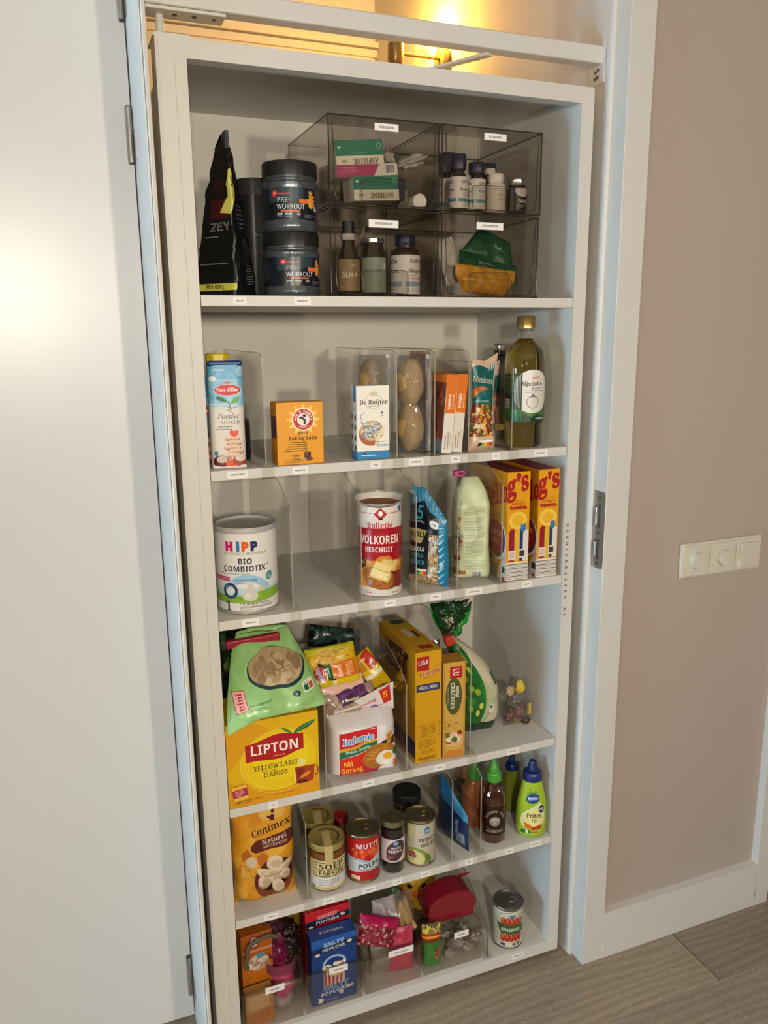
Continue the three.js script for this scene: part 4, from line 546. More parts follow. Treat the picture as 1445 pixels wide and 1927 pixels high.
// ---------- third shelf ----------
{ // milk powder tin
  const y = S[2], z = -0.078, q = spot(465, 981, 117, y, z), t = thing('milk_powder_tin', 'large white baby milk tin with a grey plastic lid', 'tin', [onZ(465, 1080, z).x, y + 0.0004, z], facing(q.x, z) - 0.05), H = q.h, r = q.r;
  part('tin', lathe([[0, 0.001], [r * 0.97, 0.001], [r, 0.002], [r, 0.005], [r * 0.985, 0.0065], [r * 0.985, H * 0.945]], 56, 0.5), mat([0.60, 0.58, 0.52], 0.3, { metalness: 0.7 }), t);
  part('label', sleeve(r * 0.988, 0.0075, H * 0.935, Math.PI * 2, 72), printed(400, 165, (c, w, h) => {
    fill(c, '#e3e1de', 0, 0, w, h); const X = w / 2;
    [['H', '#d0146a', -32], ['i', '#1c77b8', -13], ['P', '#e0591c', 1], ['P', '#28235f', 19]].forEach(([k, col, dx]) => tx(c, k, X + dx, 27, 26, col, { st: col, sw: 2.6 }));
    tx(c, 'BIOLOGISCH-BIOLOGIQUE', X + 1, 42, 6.6, '#57544f', { w: 92, light: 1 }); tx(c, 'BIO', X, 58, 17, '#25253c', { w: 30 }); tx(c, 'COMBIOTIK', X - 2, 74, 17, '#25253c', { w: 92 }); tx(c, '®', X + 48, 68, 6, '#25253c'); rows(c, X - 58, 84, 112, 1, 3, '#8b8883', 1.4);
    fill(c, '#c11d5e', X - 78, 92, 44, 9); tx(c, 'ZACHTE FOLAAT', X - 56, 96.6, 5, '#f3c9da', { w: 38 });
    fill(c, '#a9cbdf', 0, 121, w, 14); for (let i = 0; i < 14; i++) oval(c, '#b9d5e4', i * 30, 121 + (i % 3) * 2, 22, 6); c.beginPath(); c.moveTo(0, 132); c.bezierCurveTo(X - 60, 122, X - 50, 140, X, 130); c.bezierCurveTo(X + 30, 120, X + 60, 124, w, 116); c.lineTo(w, 132); c.bezierCurveTo(X + 50, 140, X + 40, 150, X, 147); c.bezierCurveTo(X - 40, 150, X - 90, 146, 0, 150); c.closePath(); c.fillStyle = '#84b03a'; c.fill(); curve(c, '#6f9c30', [[X - 90, 140], [X - 40, 128], [X, 140]], 3);
    curve(c, '#9cc6e0', [[X - 38, 116], [X, 72], [X + 44, 116]], 15); tx(c, 'voor borstvoeding', X, 98, 6, '#22527e', { w: 46 }); rows(c, X - 20, 103, 42, 1, 3, '#35648e', 1.5);
    oval(c, '#3f8fb0', X + 52, 94, 8, 10, 0.5); oval(c, '#7fc07a', X + 51, 96, 4, 5);
    oval(c, '#2e3c5e', X - 34, 122, 14, 14, 0, 6); oval(c, '#e3e1de', X - 34, 122, 8); oval(c, '#4b8fbf', X - 42, 114, 4);
    c.beginPath(); c.moveTo(X + 8, 98); c.bezierCurveTo(X + 10, 112, X + 26, 122, X + 24, 134); c.bezierCurveTo(X + 24, 147, X - 8, 147, X - 8, 133); c.bezierCurveTo(X - 8, 122, X + 6, 114, X + 8, 98); c.fillStyle = '#cfcdc6'; c.fill(); oval(c, '#e6e4dc', X + 3, 132, 5, 7); for (let i = 0; i < 4; i++) oval(c, '#b8b5ab', X + 2 + (i % 2) * 5, 122 + i * 5, 2.4, 2.4, 0, 0.6);
    oval(c, '#e6c26a', X + 32, 118, 6, 4);
    tx(c, '1', X - 40, 155, 30, '#232a58', { f: 'serif' }); tx(c, 'ZUIGELINGENMELK', X + 18, 150, 6.6, '#35343a', { w: 66 }); tx(c, 'LAIT POUR NOURRISSONS', X + 22, 157, 6.6, '#35343a', { w: 74 }); rows(c, X - 14, 162, 78, 1, 3, '#77747a', 1);
  }, 0.3, 4), t);
  part('lid', lathe([[r * 0.975, H * 0.94], [r * 1.012, H * 0.94], [r * 1.012, H * 0.985], [r * 0.99, H], [r * 0.93, H], [r * 0.905, H - 0.0045], [r * 0.82, H - 0.005], [r * 0.80, H - 0.0058], [0, H - 0.006]], 56, 0.5), mat([0.40, 0.40, 0.39], 0.38), t, 'grey plastic lid');
}
{ // rusk roll
  const y = S[2], z = -0.062, q = spot(711, 932, 84, y, z), t = thing('rusk_roll', 'red and white wrapped roll of wholemeal rusks with an open top', 'package', [onZ(714, 1020, z).x, y + 0.0004, z], facing(q.x, z) + 0.03), H = q.h, r = q.r;
  const wrap = printed(270, 200, (c, w, h) => {
    fill(c, '#dcd6cf', 0, 0, w, h); const X = w / 2; fill(c, '#9fa0a0', 0, 0, w, 3); fill(c, '#b4202c', 0, 28, w, 1.2); fill(c, '#dcd6cf', X - 16, 24, 34, 10);
    poly(c, '#b3202d', [[X - 12, 30], [X + 1, 17], [X + 14, 30], [X + 1, 43]]); oval(c, '#efe8e4', X + 1, 29, 4.4, 5.5); fill(c, '#1d1c22', X - 3, 38, 8, 4); tx(c, 'Bolletje', X, 53, 15, '#b8202e', { w: 52, st: '#e8dcd8', sw: 1 });
    const e = [[0, 66]]; for (let x = 0; x <= w; x += 6) e.push([x, 66 - 7 * Math.sin(x / w * Math.PI)]); e.push([w, 124], [X + 60, 126], [X, 128], [0, 130]); poly(c, '#a5101f', e); tx(c, 'VOLKOREN', X - 1, 83, 24, '#ece6e0', { w: 84 }); tx(c, 'BESCHUIT', X - 3, 103, 15, '#e8e2dc', { w: 58 });
    fill(c, '#d08a2a', 0, 126, w, 56); specks(c, 0, 126, w, 56, 60, ['#c98228', '#dd9a3a', '#b8721f'], 4, 12); fill(c, '#7a2418', X + 20, 150, 60, 34); oval(c, '#4b352a', X - 40, 132, 11);
    tx(c, '100%', X - 40, 131, 6, '#cbb8a0'); oval(c, '#7d4522', X - 2, 164, 36, 24, 0.35); oval(c, '#a4662e', X - 6, 162, 34, 22, 0.35); for (let i = 0; i < 120; i++) { const a = rnd() * 6.28, k = Math.sqrt(rnd()); curve(c, ['#8a4c20', '#c18a4c', '#7a3f18'][i % 3], [[X - 6 + Math.cos(a) * 30 * k, 163 + Math.sin(a) * 17 * k], [X - 4 + Math.cos(a) * 30 * k, 161 + Math.sin(a) * 17 * k], [X - 2 + Math.cos(a) * 30 * k, 163 + Math.sin(a) * 17 * k]], 1); }
    poly(c, '#dfc27a', [[X + 4, 122], [X + 38, 128], [X + 32, 150], [X, 142]]); poly(c, '#e8d08e', [[X - 8, 126], [X + 26, 140], [X + 14, 160], [X - 20, 148]]); poly(c, '#d3ae5e', [[X - 14, 138], [X + 24, 154], [X + 16, 172], [X - 24, 160]]); poly(c, '#efdba0', [[X - 14, 140], [X + 20, 156], [X + 12, 168], [X - 22, 156]]); oval(c, '#8d6c2c', X + 14, 160, 1.4); oval(c, '#8d6c2c', X + 26, 130, 1.4);
    fill(c, '#d9d3cc', 0, 186, w, 14); curve(c, '#d9d3cc', [[X - 60, 186], [X - 20, 178], [X, 190], [X + 30, 192], [X + 60, 184]], 4); scoreBar(c, X + 24, 192, 14, 3.4); tx(c, 'NIEUW', X - 24, 193, 4, '#b3202d'); barcode(c, X + 58, 150, 26, 24, '#35342f', 1); oval(c, '#2f6aa0', X + 46, 22, 6);
  }, 0.28, 4, { side: THREE.DoubleSide });
  const g = sleeve((v) => r * (1 + 0.012 * Math.sin(v * 25) + (v > 0.93 ? (v - 0.93) * 1.2 : 0)), 0.001, H, Math.PI * 2, 64, 40), p = g.attributes.position;
  for (let i = 0; i < p.count; i++) { const x = p.getX(i), yy = p.getY(i), zz = p.getZ(i), v = yy / H, a = Math.atan2(x, zz), k = 1 + 0.018 * noise(Math.sin(a) * 3, v * 16, Math.cos(a) * 3) + (v > 0.9 ? 0.05 * noise(Math.sin(a) * 5, v * 20, Math.cos(a) * 5) : 0); p.setXYZ(i, x * k, yy - (v > 0.97 ? 0.012 * Math.max(0, Math.cos(a)) : 0), zz * k); }
  g.computeVertexNormals(); part('wrapper', g, wrap, t);
  for (let k = 0; k < 3; k++) part('rusk', lathe([[0, 0], [r * 0.86, 0], [r * 0.93, 0.004], [r * 0.93, 0.012], [r * 0.86, 0.016], [0, 0.016]], 36).translate(0, H - 0.030 - k * 0.0175, 0), mat([0.36, 0.15, 0.045], 0.75), t, 'browned round rusk');
  part('plug', new THREE.CylinderGeometry(r * 0.9, r * 0.9, 0.003, 30).translate(0, 0.0025, 0), mat([0.7, 0.68, 0.64], 0.6), t);
}
{ // granola pouch
  const y = S[2], z = -0.06, H = onZ(777, 921, z).y - y, t = thing('granola_pouch', 'black and blue granola pouch with a see-through window of oats', 'pouch', [onZ(806, 1060, z).x, y + 0.0006, z], -0.90);
  part('pouch', bagGeo({ w: 0.098, h: H, d: 0.048, half: (v) => 1 - 0.1 * v, sd: 21, wr: 0.004, fr: 22, thick: (s, v) => Math.pow(Math.max(0, 1 - Math.pow(Math.abs(s), 3)), 0.6) * Math.min(1, v * 16) * Math.pow(Math.max(0, 1 - v), 0.6), topCut: (s, v, yy) => yy - clamp((v - 0.55) / 0.45) * 0.055 * Math.max(0, s + 0.2) }), printed(118, 200, (c, w, h) => {
    fill(c, '#17202a', 0, 0, w, h); fill(c, '#2a7fa8', 0, 0, w, 34); for (let i = 0; i < 9; i++) curve(c, '#9cc9dc', [[6 + i * 12, 2], [12 + i * 10, 16], [18 + i * 11, 30]], 1.3); poly(c, '#10151d', [[20, 34], [50, 24], [86, 44], [86, 90], [10, 92]]);
    tx(c, '5', 40, 50, 40, '#2f9cc0', { skew: -0.1 }); tx(c, 'PROTEIN', 40, 68, 6, '#a9b4ba', { w: 32 }); oval(c, '#dfe3e2', 86, 62, 15, 12, -0.3); tx(c, '0', 86, 61, 14, '#1b2430');
    poly(c, '#b0a36c', [[4, 82], [64, 84], [46, 112], [8, 108]]); tx(c, 'HOLI', 34, 94, 17, '#1b1a14', { w: 46 }); tx(c, 'GRANOLA', 30, 124, 13, '#e3e3de', { w: 52 }); tx(c, 'LEAN', 36, 138, 13, '#2f9cc0', { w: 40 }); tx(c, 'CRUNCH', 34, 151, 12, '#2f9cc0', { w: 52 });
    fill(c, '#a89068', 70, 92, 26, 92); poly(c, '#a89068', [[0, 180], [w, 172], [w, 200], [0, 200]]); specks(c, 70, 92, 26, 92, 150, ['#c9b48c', '#8a6a40', '#e0d0ac', '#6a4a2c', '#b89a68'], 1, 3.4); specks(c, 0, 182, 96, 18, 120, ['#c9b48c', '#8a6a40', '#e0d0ac'], 1, 3); scoreBar(c, 38, 168, 28, 7);
    poly(c, '#1f7aa6', [[96, 34], [w, 30], [w, 200], [98, 200]]); for (let i = 0; i < 10; i++) poly(c, '#b7d6e2', [[98, 66 + i * 14], [114, 58 + i * 14], [100, 70 + i * 14]]);
  }, 0.26, 4, { side: THREE.DoubleSide }), t);
}
{ // oat bag with a clip
  const y = S[2], z = -0.068, H = onZ(872, 899, z).y - y, t = thing('oat_bag', 'pale green paper oat bag, crumpled, folded at the top', 'bag', [onZ(882, 1050, z).x + 0.003, y + 0.0006, z], -0.22);
  part('bag', bagGeo({ w: 0.084, h: H, d: 0.080, sd: 40, wr: 0.0095, fr: 15, nu: 36, nv: 46, half: (v) => (v < 0.72 ? 1 + 0.03 * Math.sin(v * 9) : 1 - 0.62 * Math.pow((v - 0.72) / 0.28, 1.5)), thick: (s, v) => Math.pow(Math.max(0, 1 - Math.pow(Math.abs(s), 6)), 0.7) * Math.min(1, v * 20) * (v < 0.6 ? 1 : Math.pow(Math.max(0, 1 - (v - 0.6) / 0.42), 0.7)) }), printed(112, 210, (c, w, h) => {
    fill(c, '#bcc59d', 0, 0, w, h); fill(c, '#c6cda6', 18, 0, 76, h); specks(c, 0, 0, 18, h, 20, ['#a2b092', '#b06a3c', '#8a9c80'], 2, 5); tx(c, 'havermout', 10, 150, 12, '#8a4a2c', { r: -1.57 }); oval(c, '#36608c', 8, 118, 4); oval(c, '#8a3a1e', 10, 160, 6); fill(c, '#9c6236', 2, 184, 26, 8);
    rows(c, 26, 56, 60, 6, 3, '#6f7a58', 0.9); rows(c, 24, 78, 62, 14, 3, '#74805c', 0.9); rows(c, 24, 124, 58, 12, 3, '#74805c', 0.9); poly(c, '#7d8866', [[24, 164], [88, 164], [88, 182], [24, 182], [24, 164]], 0.7); rows(c, 26, 167, 58, 5, 3, '#74805c', 0.9); barcode(c, 46, 188, 32, 16); scoreBar(c, 6, 198, 12, 5);
  }, 0.45, 4, { side: THREE.DoubleSide }), t);
  const p = onZ(862, 890, z), k = thing('bag_clip', 'small pink bag clip on the folded top of the oat bag', 'clip', [p.x, p.y, z + 0.004]); part('jaw', softBox(0.024, 0.013, 0.012, 0.002).translate(0, -0.0065, 0), mat([0.62, 0.08, 0.26], 0.4), k); part('print', bx(-0.004, 0.008, -0.003, 0.003, 0.0060, 0.0063), mat([0.12, 0.02, 0.08], 0.5), k);
}
{ // cereal cartons
  const script = (c, w, dx) => { tx(c, "Kellogg's", dx, 52, 62, '#a3161c', { f: 'serif', skew: -0.28, r: -0.33, st: '#a3161c', sw: 3.4, w: 190 }); };
  const front = (c, w, h0) => {
    const h = 276; c.scale(1, h0 / h); fill(c, '#dd9a0c', 0, 0, w, h); script(c, w, -38); oval(c, '#a3161c', w * 0.52, 13, 4.4, 7, 0.3);
    tx(c, 'lekker van', w * 0.52, 72, 4, '#8a4a1c', { w: 24 }); tx(c, "Kellogg's", w * 0.50, 80, 10, '#a3161c', { f: 'serif', skew: -0.25, w: 34 }); tx(c, 'town', w * 0.5, 90, 12, '#a3161c', { w: 42, f: 'serif', st: '#a3161c', sw: 1.4 });
    oval(c, '#ecc24a', w * 0.5, 122, 22, 22); oval(c, '#e4ae28', w * 0.5, 122, 14); 
    [['#8f1430', 0.12, 150], ['#d9b224', 0.38, 152], ['#23326e', 0.6, 146], ['#d7d4cf', 0.74, 154]].forEach(([k, x, yy]) => poly(c, k, [[w * x, yy], [w * (x + 0.1), yy - 8], [w * (x + 0.24), yy - 6], [w * (x + 0.24), 226], [w * x, 226]])); poly(c, '#3a78ae', [[w * 0.62, 134], [w * 0.84, 130], [w * 0.86, 148], [w * 0.66, 152]]);
    fill(c, '#d9d5cd', w * 0.1, 198, w * 0.34, 24); fill(c, '#d9d5cd', w * 0.56, 196, w * 0.30, 22); fill(c, '#d2b4b0', w * 0.15, 202, w * 0.24, 16); fill(c, '#3b3a38', w * 0.60, 199, w * 0.22, 15); fill(c, '#ddd8d0', 0, 228, w, h - 228); for (let i = 0; i < 12; i++) fill(c, ['#3b3935', '#8d8982', '#57544e'][i % 3], 0, 233 + i * 3.4, w, i % 3 ? 0.9 : 1.7);
  };
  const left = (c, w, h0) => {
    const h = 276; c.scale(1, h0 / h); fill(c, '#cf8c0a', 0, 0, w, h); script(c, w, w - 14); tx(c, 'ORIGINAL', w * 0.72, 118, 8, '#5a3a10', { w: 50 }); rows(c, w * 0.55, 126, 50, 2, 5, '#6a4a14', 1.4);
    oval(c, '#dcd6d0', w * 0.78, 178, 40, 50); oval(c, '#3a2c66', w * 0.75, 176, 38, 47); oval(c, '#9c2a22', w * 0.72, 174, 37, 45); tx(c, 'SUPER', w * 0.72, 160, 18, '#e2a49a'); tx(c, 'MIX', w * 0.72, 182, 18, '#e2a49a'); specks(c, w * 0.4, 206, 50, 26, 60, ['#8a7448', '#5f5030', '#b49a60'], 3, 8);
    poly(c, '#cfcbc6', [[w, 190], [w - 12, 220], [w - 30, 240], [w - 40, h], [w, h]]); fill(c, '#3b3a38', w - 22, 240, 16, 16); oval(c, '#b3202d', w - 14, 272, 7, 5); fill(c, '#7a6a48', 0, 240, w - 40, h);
  };
  const top = (c, w, h) => { fill(c, '#8d1219', 0, 0, w, h); fill(c, '#6f4a50', w * 0.3, 0, w * 0.3, h); fill(c, '#c98a10', 0, h - 4, w, 4); };
  for (const [bl, br, tp, label] of [[[951.4, 1096.8], [992.5, 1090.6], 888, 'yellow cereal carton with red script standing beside the oat bag'], [[1009, 1089.6], [1046, 1083], 884, 'yellow cereal carton with red script standing next to the right side panel']]) {
    const h = onZ((bl[0] + br[0]) / 2 + 3, tp, -0.002).y - S[2]; carton('cereal_carton', label, 'carton', { h, d: 0.18, base: '#c4860c', front, left, top, res: 3 }, { bl, br, y: S[2], z: -0.004, turn: -0.02, group: 'yellow cereal cartons' });
  }
}
divider(2, 552, 1146, 955, 0.042, 'clear shelf divider beside the baby milk tin'); divider(2, 681, 1131, 943, 0.042, 'clear shelf divider just before the rusk roll'); divider(2, 783, 1117, 930, 0.042, 'clear shelf divider between the rusk roll and the granola pouch'); divider(2, 860, 1106, 922, 0.042, 'clear shelf divider between the granola pouch and the oat bag'); divider(2, 944, 1097, 912, 0.042, 'clear shelf divider between the oat bag and the cereal cartons');

// ---------- fourth shelf ----------
{ // tea carton
  const h = onZ(601.7, 1333.6, 0).y - S[3];
  carton('tea_carton', 'large yellow tea carton with a red banner and a glass of tea', 'carton', { h, d: 0.125, base: '#c99a06', res: 4,
    front: (c, w, hh) => {
      fill(c, '#dcae05', 0, 0, w, hh); poly(c, '#d99a0c', [[0, 20], [50, 0], [90, 24], [30, 70], [0, 110]]); fill(c, '#d8950c', 0, hh * 0.72, w, hh * 0.3); oval(c, '#e3bf0a', w * 0.55, hh * 0.52, 78, 66); oval(c, '#e6c80c', w * 0.58, hh * 0.50, 58, 46);
      for (const [r, k] of [[80, 1], [70, 0.8]]) { c.strokeStyle = '#ead44e'; c.lineWidth = k; c.beginPath(); c.ellipse(w * 0.56, hh * 0.53, r, r * 0.86, 0, 0.4, 5.2); c.stroke(); }
      c.beginPath(); c.moveTo(38, 52); c.bezierCurveTo(70, 50, 90, 36, 112, 38); c.bezierCurveTo(130, 40, 140, 45, 158, 45); c.lineTo(158, 80); c.bezierCurveTo(140, 80, 130, 90, 108, 92); c.bezierCurveTo(84, 94, 70, 86, 38, 90); c.closePath(); c.fillStyle = '#a80f1c'; c.fill();
      tx(c, 'LIPTON', 98, 66, 30, '#efe6da', { w: 102 }); tx(c, '1890', 106, 84, 5, '#d9a02c', { w: 26 });
      curve(c, '#1d6a34', [[138, 42], [146, 26], [186, 20], [176, 36], [140, 44]]); curve(c, '#2b7a3a', [[136, 43], [128, 30], [112, 26], [120, 38], [136, 43]]); curve(c, '#8fb08c', [[144, 41], [156, 30], [178, 24]], 1);
      oval(c, '#e6d684', 152, 110, 9, 9); tx(c, 'YELLOW LABEL', 100, 106, 15, '#241c12', { w: 94, f: 'serif' }); rows(c, 70, 115, 56, 1, 3, '#6b5010', 1.4); tx(c, 'CLASSICO', 98, 124, 13, '#241c12', { w: 50 });
      poly(c, '#a2371a', [[138, 120], [180, 120], [177, 154], [165, 158], [150, 158], [141, 154]]); fill(c, '#7a1d12', 142, 124, 14, 20); oval(c, '#d98f1a', 160, 140, 12, 4, -0.4); oval(c, '#5c140c', 152, 154, 12, 4); c.strokeStyle = '#8a3416'; c.lineWidth = 2.6; c.beginPath(); c.ellipse(182, 134, 5, 10, 0, -1.6, 1.8); c.stroke(); fill(c, '#e8dca0', 137, 130, 2, 24); 
      c.save(); c.translate(22, 152); c.rotate(-0.12); fill(c, '#e6b23a', -14, -16, 32, 34); poly(c, '#7a3d1a', [[-14, -16], [18, -16], [18, 18], [-14, 18], [-14, -16]], 0.7); fill(c, '#a5213f', -13, -8, 30, 17); rows(c, -8, -5, 20, 4, 3.4, '#e6a9b4', 1.8); c.restore(); curve(c, '#7a5a10', [[0, 122], [6, 132], [18, 136]], 0.8);
      rows(c, 12, hh - 14, 60, 2, 4, '#5c4208', 1.4); rows(c, 92, hh - 14, 76, 1, 4, '#7a5a0c', 1.2);
    },
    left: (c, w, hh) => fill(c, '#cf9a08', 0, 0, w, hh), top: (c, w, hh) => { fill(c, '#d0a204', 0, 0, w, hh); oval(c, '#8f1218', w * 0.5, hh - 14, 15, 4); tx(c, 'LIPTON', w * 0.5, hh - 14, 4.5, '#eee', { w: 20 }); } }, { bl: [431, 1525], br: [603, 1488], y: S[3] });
}
const teaTop = onZ(601.7, 1333.6, 0).y;
{ // green snack bag lying on the tea carton
  const z = -0.055, a = onZ(424, 1345, z), t = thing('snack_bag', 'half-empty light green vegetable snack bag resting on the tea carton', 'bag', [0.108, teaTop + 0.004, -0.05]);
  const g = bagGeo({ w: 0.186, h: 0.176, d: 0.085, sd: 60, wr: 0.006, fr: 16, nu: 40, nv: 40, half: (v) => 1 - 0.42 * Math.pow(v, 1.6), thick: (s, v) => Math.pow(Math.max(0, 1 - Math.pow(Math.abs(s), 2.6)), 0.6) * Math.pow(Math.max(0, Math.sin(Math.PI * clamp(v * 0.97 + 0.015))), 0.55), warp: ([x, y, zz], s, v) => { const lean = 0.72; return [x * (1 + 0.04 * (1 - v)) - 0.004 + (s < 0 ? -0.006 * (1 - v) : 0), y * Math.cos(lean) - zz * Math.sin(lean) * 0.5 + (s < 0 ? -0.030 * Math.pow(1 - v, 2) * s * s : 0) + 0.018, -y * Math.sin(lean) + zz * 0.95 + 0.075]; } });
  part('bag', g, printed(196, 190, (c, w, h) => {
    fill(c, '#93c079', 0, 0, w, h); specks(c, 0, 0, w, h, 30, ['#8cba72', '#9cc784'], 8, 20); oval(c, '#14343a', 112, 66, 78, 44); oval(c, '#a8906c', 112, 62, 75, 39); for (let i = 0; i < 46; i++) { const A = rnd() * 6.28, k = Math.sqrt(rnd()); oval(c, ['#b59c78', '#c4ad88', '#94795a', '#a88d68', '#8a7050'][i % 5], 112 + Math.cos(A) * 60 * k, 62 + Math.sin(A) * 29 * k, 10 + rnd() * 9, 6 + rnd() * 6, rnd() * 3); } for (let i = 0; i < 14; i++) curve(c, '#7d6346', [[70 + rnd() * 80, 30 + rnd() * 50], [80 + rnd() * 60, 40 + rnd() * 40], [90 + rnd() * 60, 50 + rnd() * 40]], 1);
    c.save(); c.translate(22, 128); c.rotate(-0.28); fill(c, '#e6a9a2', -12, -22, 24, 42); poly(c, '#8f2430', [[-12, -22], [12, -22], [12, 20], [-12, 20], [-12, -22]], 1.2); tx(c, 'trini', 0, -1, 17, '#b01f30', { r: -1.57, w: 34 }); c.restore();
    tx(c, 'tray van garnalen', 66, 136, 8, '#173a2e', { r: -0.1, w: 50 }); rows(c, 42, 146, 40, 2, 4, '#2b5a44', 1.4); curve(c, '#123a44', [[134, 132], [136, 118], [150, 124], [152, 138], [144, 138]], 0); oval(c, '#123a44', 143, 130, 9, 9); tx(c, 'V', 143, 130, 10, '#cfe0d2'); fill(c, '#dfe0d0', 160, 108, 28, 26); fill(c, '#1c5c36', 163, 116, 11, 14); fill(c, '#c9502e', 176, 116, 9, 14); rows(c, 164, 112, 22, 1, 2, '#557', 1.4);
  }, 0.26, 4, { side: THREE.DoubleSide }), t);
  const p = onZ(472, 1206, -0.072), k = thing('bag_clip', 'long dark red bag clip across the top of the green snack bag', 'clip', [p.x + 0.004, p.y, -0.072], -0.1); k.rotation.z = 0.07;
  part('jaw', new RoundedBoxGeometry(0.110, 0.018, 0.014, 3, 0.004), mat([0.30, 0.012, 0.03], 0.3), k); part('lever', new RoundedBoxGeometry(0.016, 0.034, 0.012, 3, 0.004).rotateZ(-0.15).translate(-0.030, -0.022, 0.004), mat([0.34, 0.015, 0.02], 0.2, { transmission: 0.3, thickness: 0 }), k);
}
{ const p = onZ(452, 1182, -0.30), t = thing('tea_pouch', 'dark green tea pouch standing at the back above the tea carton', 'pouch', [p.x - 0.01, S[3] + 0.0006, -0.34]); part('pouch', bagGeo({ w: 0.075, h: p.y - S[3] + 0.03, d: 0.05, sd: 33, wr: 0.006 }), printed(60, 200, (c, w, h) => { fill(c, '#15301c', 0, 0, w, h); specks(c, 0, 0, w, h, 80, ['#24482a', '#0e2214', '#3a5a34', '#6a7a3a'], 3, 10); }, 0.45, 2, { side: THREE.DoubleSide }), t); const p2 = onZ(488, 1190, -0.3), t2 = thing('tea_pouch', 'ochre paper tea pouch at the back beside the dark green one', 'pouch', [p2.x + 0.02, S[3] + 0.0006, -0.36]); part('pouch', bagGeo({ w: 0.06, h: p2.y - S[3] + 0.012, d: 0.04, sd: 35, wr: 0.004 }), mat([0.42, 0.28, 0.09], 0.6, { side: THREE.DoubleSide }), t2); }
{ // noodle multipack
  const y = S[3], z = -0.055, t = thing('noodle_multipack', 'white five-pack of instant noodles with a red label and fried egg picture', 'package', [0.300, y + 0.0006, z], -0.10), H = onZ(680, 1342, -0.02).y - y;
  part('packet', bagGeo({ w: 0.155, h: H, d: 0.105, sd: 70, wr: 0.0045, fr: 18, nu: 36, nv: 36, half: (v) => 1 - 0.03 * v, thick: (s, v) => Math.pow(Math.max(0, 1 - Math.pow(Math.abs(s), 8)), 0.5) * Math.min(1, v * 9) * Math.min(1, Math.pow(Math.max(0, 1 - v) * 5, 0.7)) }), printed(155, 150, (c, w, h) => {
    fill(c, '#d9d2d2', 0, 0, w, h); const L = 20, Rr = 104; poly(c, '#c71f2b', [[L, 36], [Rr, 28], [Rr, 70], [L, 80]]); tx(c, 'Indomie', 62, 52, 21, '#2f7fc4', { f: 'serif', skew: -0.15, r: -0.1, w: 70, st: '#e8e4e2', sw: 3 }); poly(c, '#d9a02a', [[L, 72], [62, 66], [Rr, 54], [Rr, 60], [62, 73], [L, 80]]); poly(c, '#1f6a48', [[L, 80], [62, 73], [Rr, 60], [Rr, 76], [62, 86], [L, 96]]); tx(c, 'Instant Noodles', 62, 78, 9, '#cfe0d6', { r: -0.13, w: 58 });
    poly(c, '#cf2c1e', [[L, 96], [62, 88], [Rr, 76], [Rr, 144], [60, 146], [30, 150], [L, 136]]); tx(c, 'Mi', 38, 108, 17, '#e6b83a', { r: -0.12 }); tx(c, 'Goreng', 46, 122, 15, '#e6b83a', { r: -0.12, w: 48 }); rows(c, 26, 130, 46, 3, 4.5, '#e08a4a', 2);
    poly(c, '#2c2118', [[72, 94], [120, 62], [152, 56], [152, 70], [100, 88], [74, 104]]); oval(c, '#a86a24', 108, 98, 38, 28, -0.3); for (let i = 0; i < 150; i++) { const A = rnd() * 6.28, k = Math.sqrt(rnd()); curve(c, ['#c4872e', '#8a4f18', '#b5762a', '#d29c44'][i % 4], [[108 + Math.cos(A) * 34 * k, 97 + Math.sin(A) * 22 * k], [110 + Math.cos(A) * 34 * k, 94 + Math.sin(A) * 22 * k], [114 + Math.cos(A) * 32 * k, 97 + Math.sin(A) * 22 * k]], 1.2); } poly(c, '#c2842c', [[124, 48], [140, 44], [136, 70], [126, 74]]); oval(c, '#e4e0d8', 122, 106, 22, 17, -0.2); oval(c, '#e0a52c', 126, 103, 10, 8); oval(c, '#3c7a34', 146, 96, 8, 10); oval(c, '#78a84a', 150, 70, 7, 10); curve(c, '#b02a3c', [[72, 112], [84, 130], [108, 126], [104, 138], [72, 130]]); fill(c, '#b8303a', 148, 60, 8, 90); specks(c, 140, 116, 16, 20, 30, ['#d9895a', '#c9503a', '#e0b080'], 2, 5);
  }, 0.22, 4, { side: THREE.DoubleSide }), t);
  part('flap', bagGeo({ w: 0.15, h: 0.062, d: 0.006, sd: 75, wr: 0.004, fr: 24, half: () => 1, topCut: (s, v, yy) => yy * (0.55 + 0.45 * s), thick: () => 0.2 }).translate(0.0, H - 0.012, 0.010), printed(150, 60, (c, w, h) => { fill(c, '#d6cfd0', 0, 0, w, h); poly(c, '#c02a1e', [[118, 6], [142, 2], [146, 40], [128, 44]]); tx(c, '5', 132, 22, 22, '#e6b02c'); tx(c, 'Goreng', 92, 30, 13, '#b8283a', { w: 40, r: -0.2 }); rows(c, 56, 44, 70, 3, 4, '#c8606a', 2); poly(c, '#2a7a68', [[14, 46], [50, 38], [54, 52], [14, 58]]); oval(c, '#8a5a8a', 44, 44, 10, 5); }, 0.22, 4, { side: THREE.DoubleSide }), t, 'torn white wrapper flap');
  const lay = (name, label, m, u, v, z2, w, h, d, rx, ry, rz, opt = {}) => { const p = onZ(u, v, z2), o = thing(name, label, 'package', [p.x, p.y, z2]); part('packet', bagGeo({ w, h, d, sd: u, wr: 0.004, fr: 24, thick: (s, q) => Math.pow(Math.max(0, 1 - Math.pow(Math.abs(s), 5)), 0.6) * Math.pow(Math.max(0, Math.sin(Math.PI * clamp(q))), 0.35), ...opt }).translate(0, -h / 2, 0), m, o); o.rotation.set(rx, ry, rz, 'YXZ'); return o; };
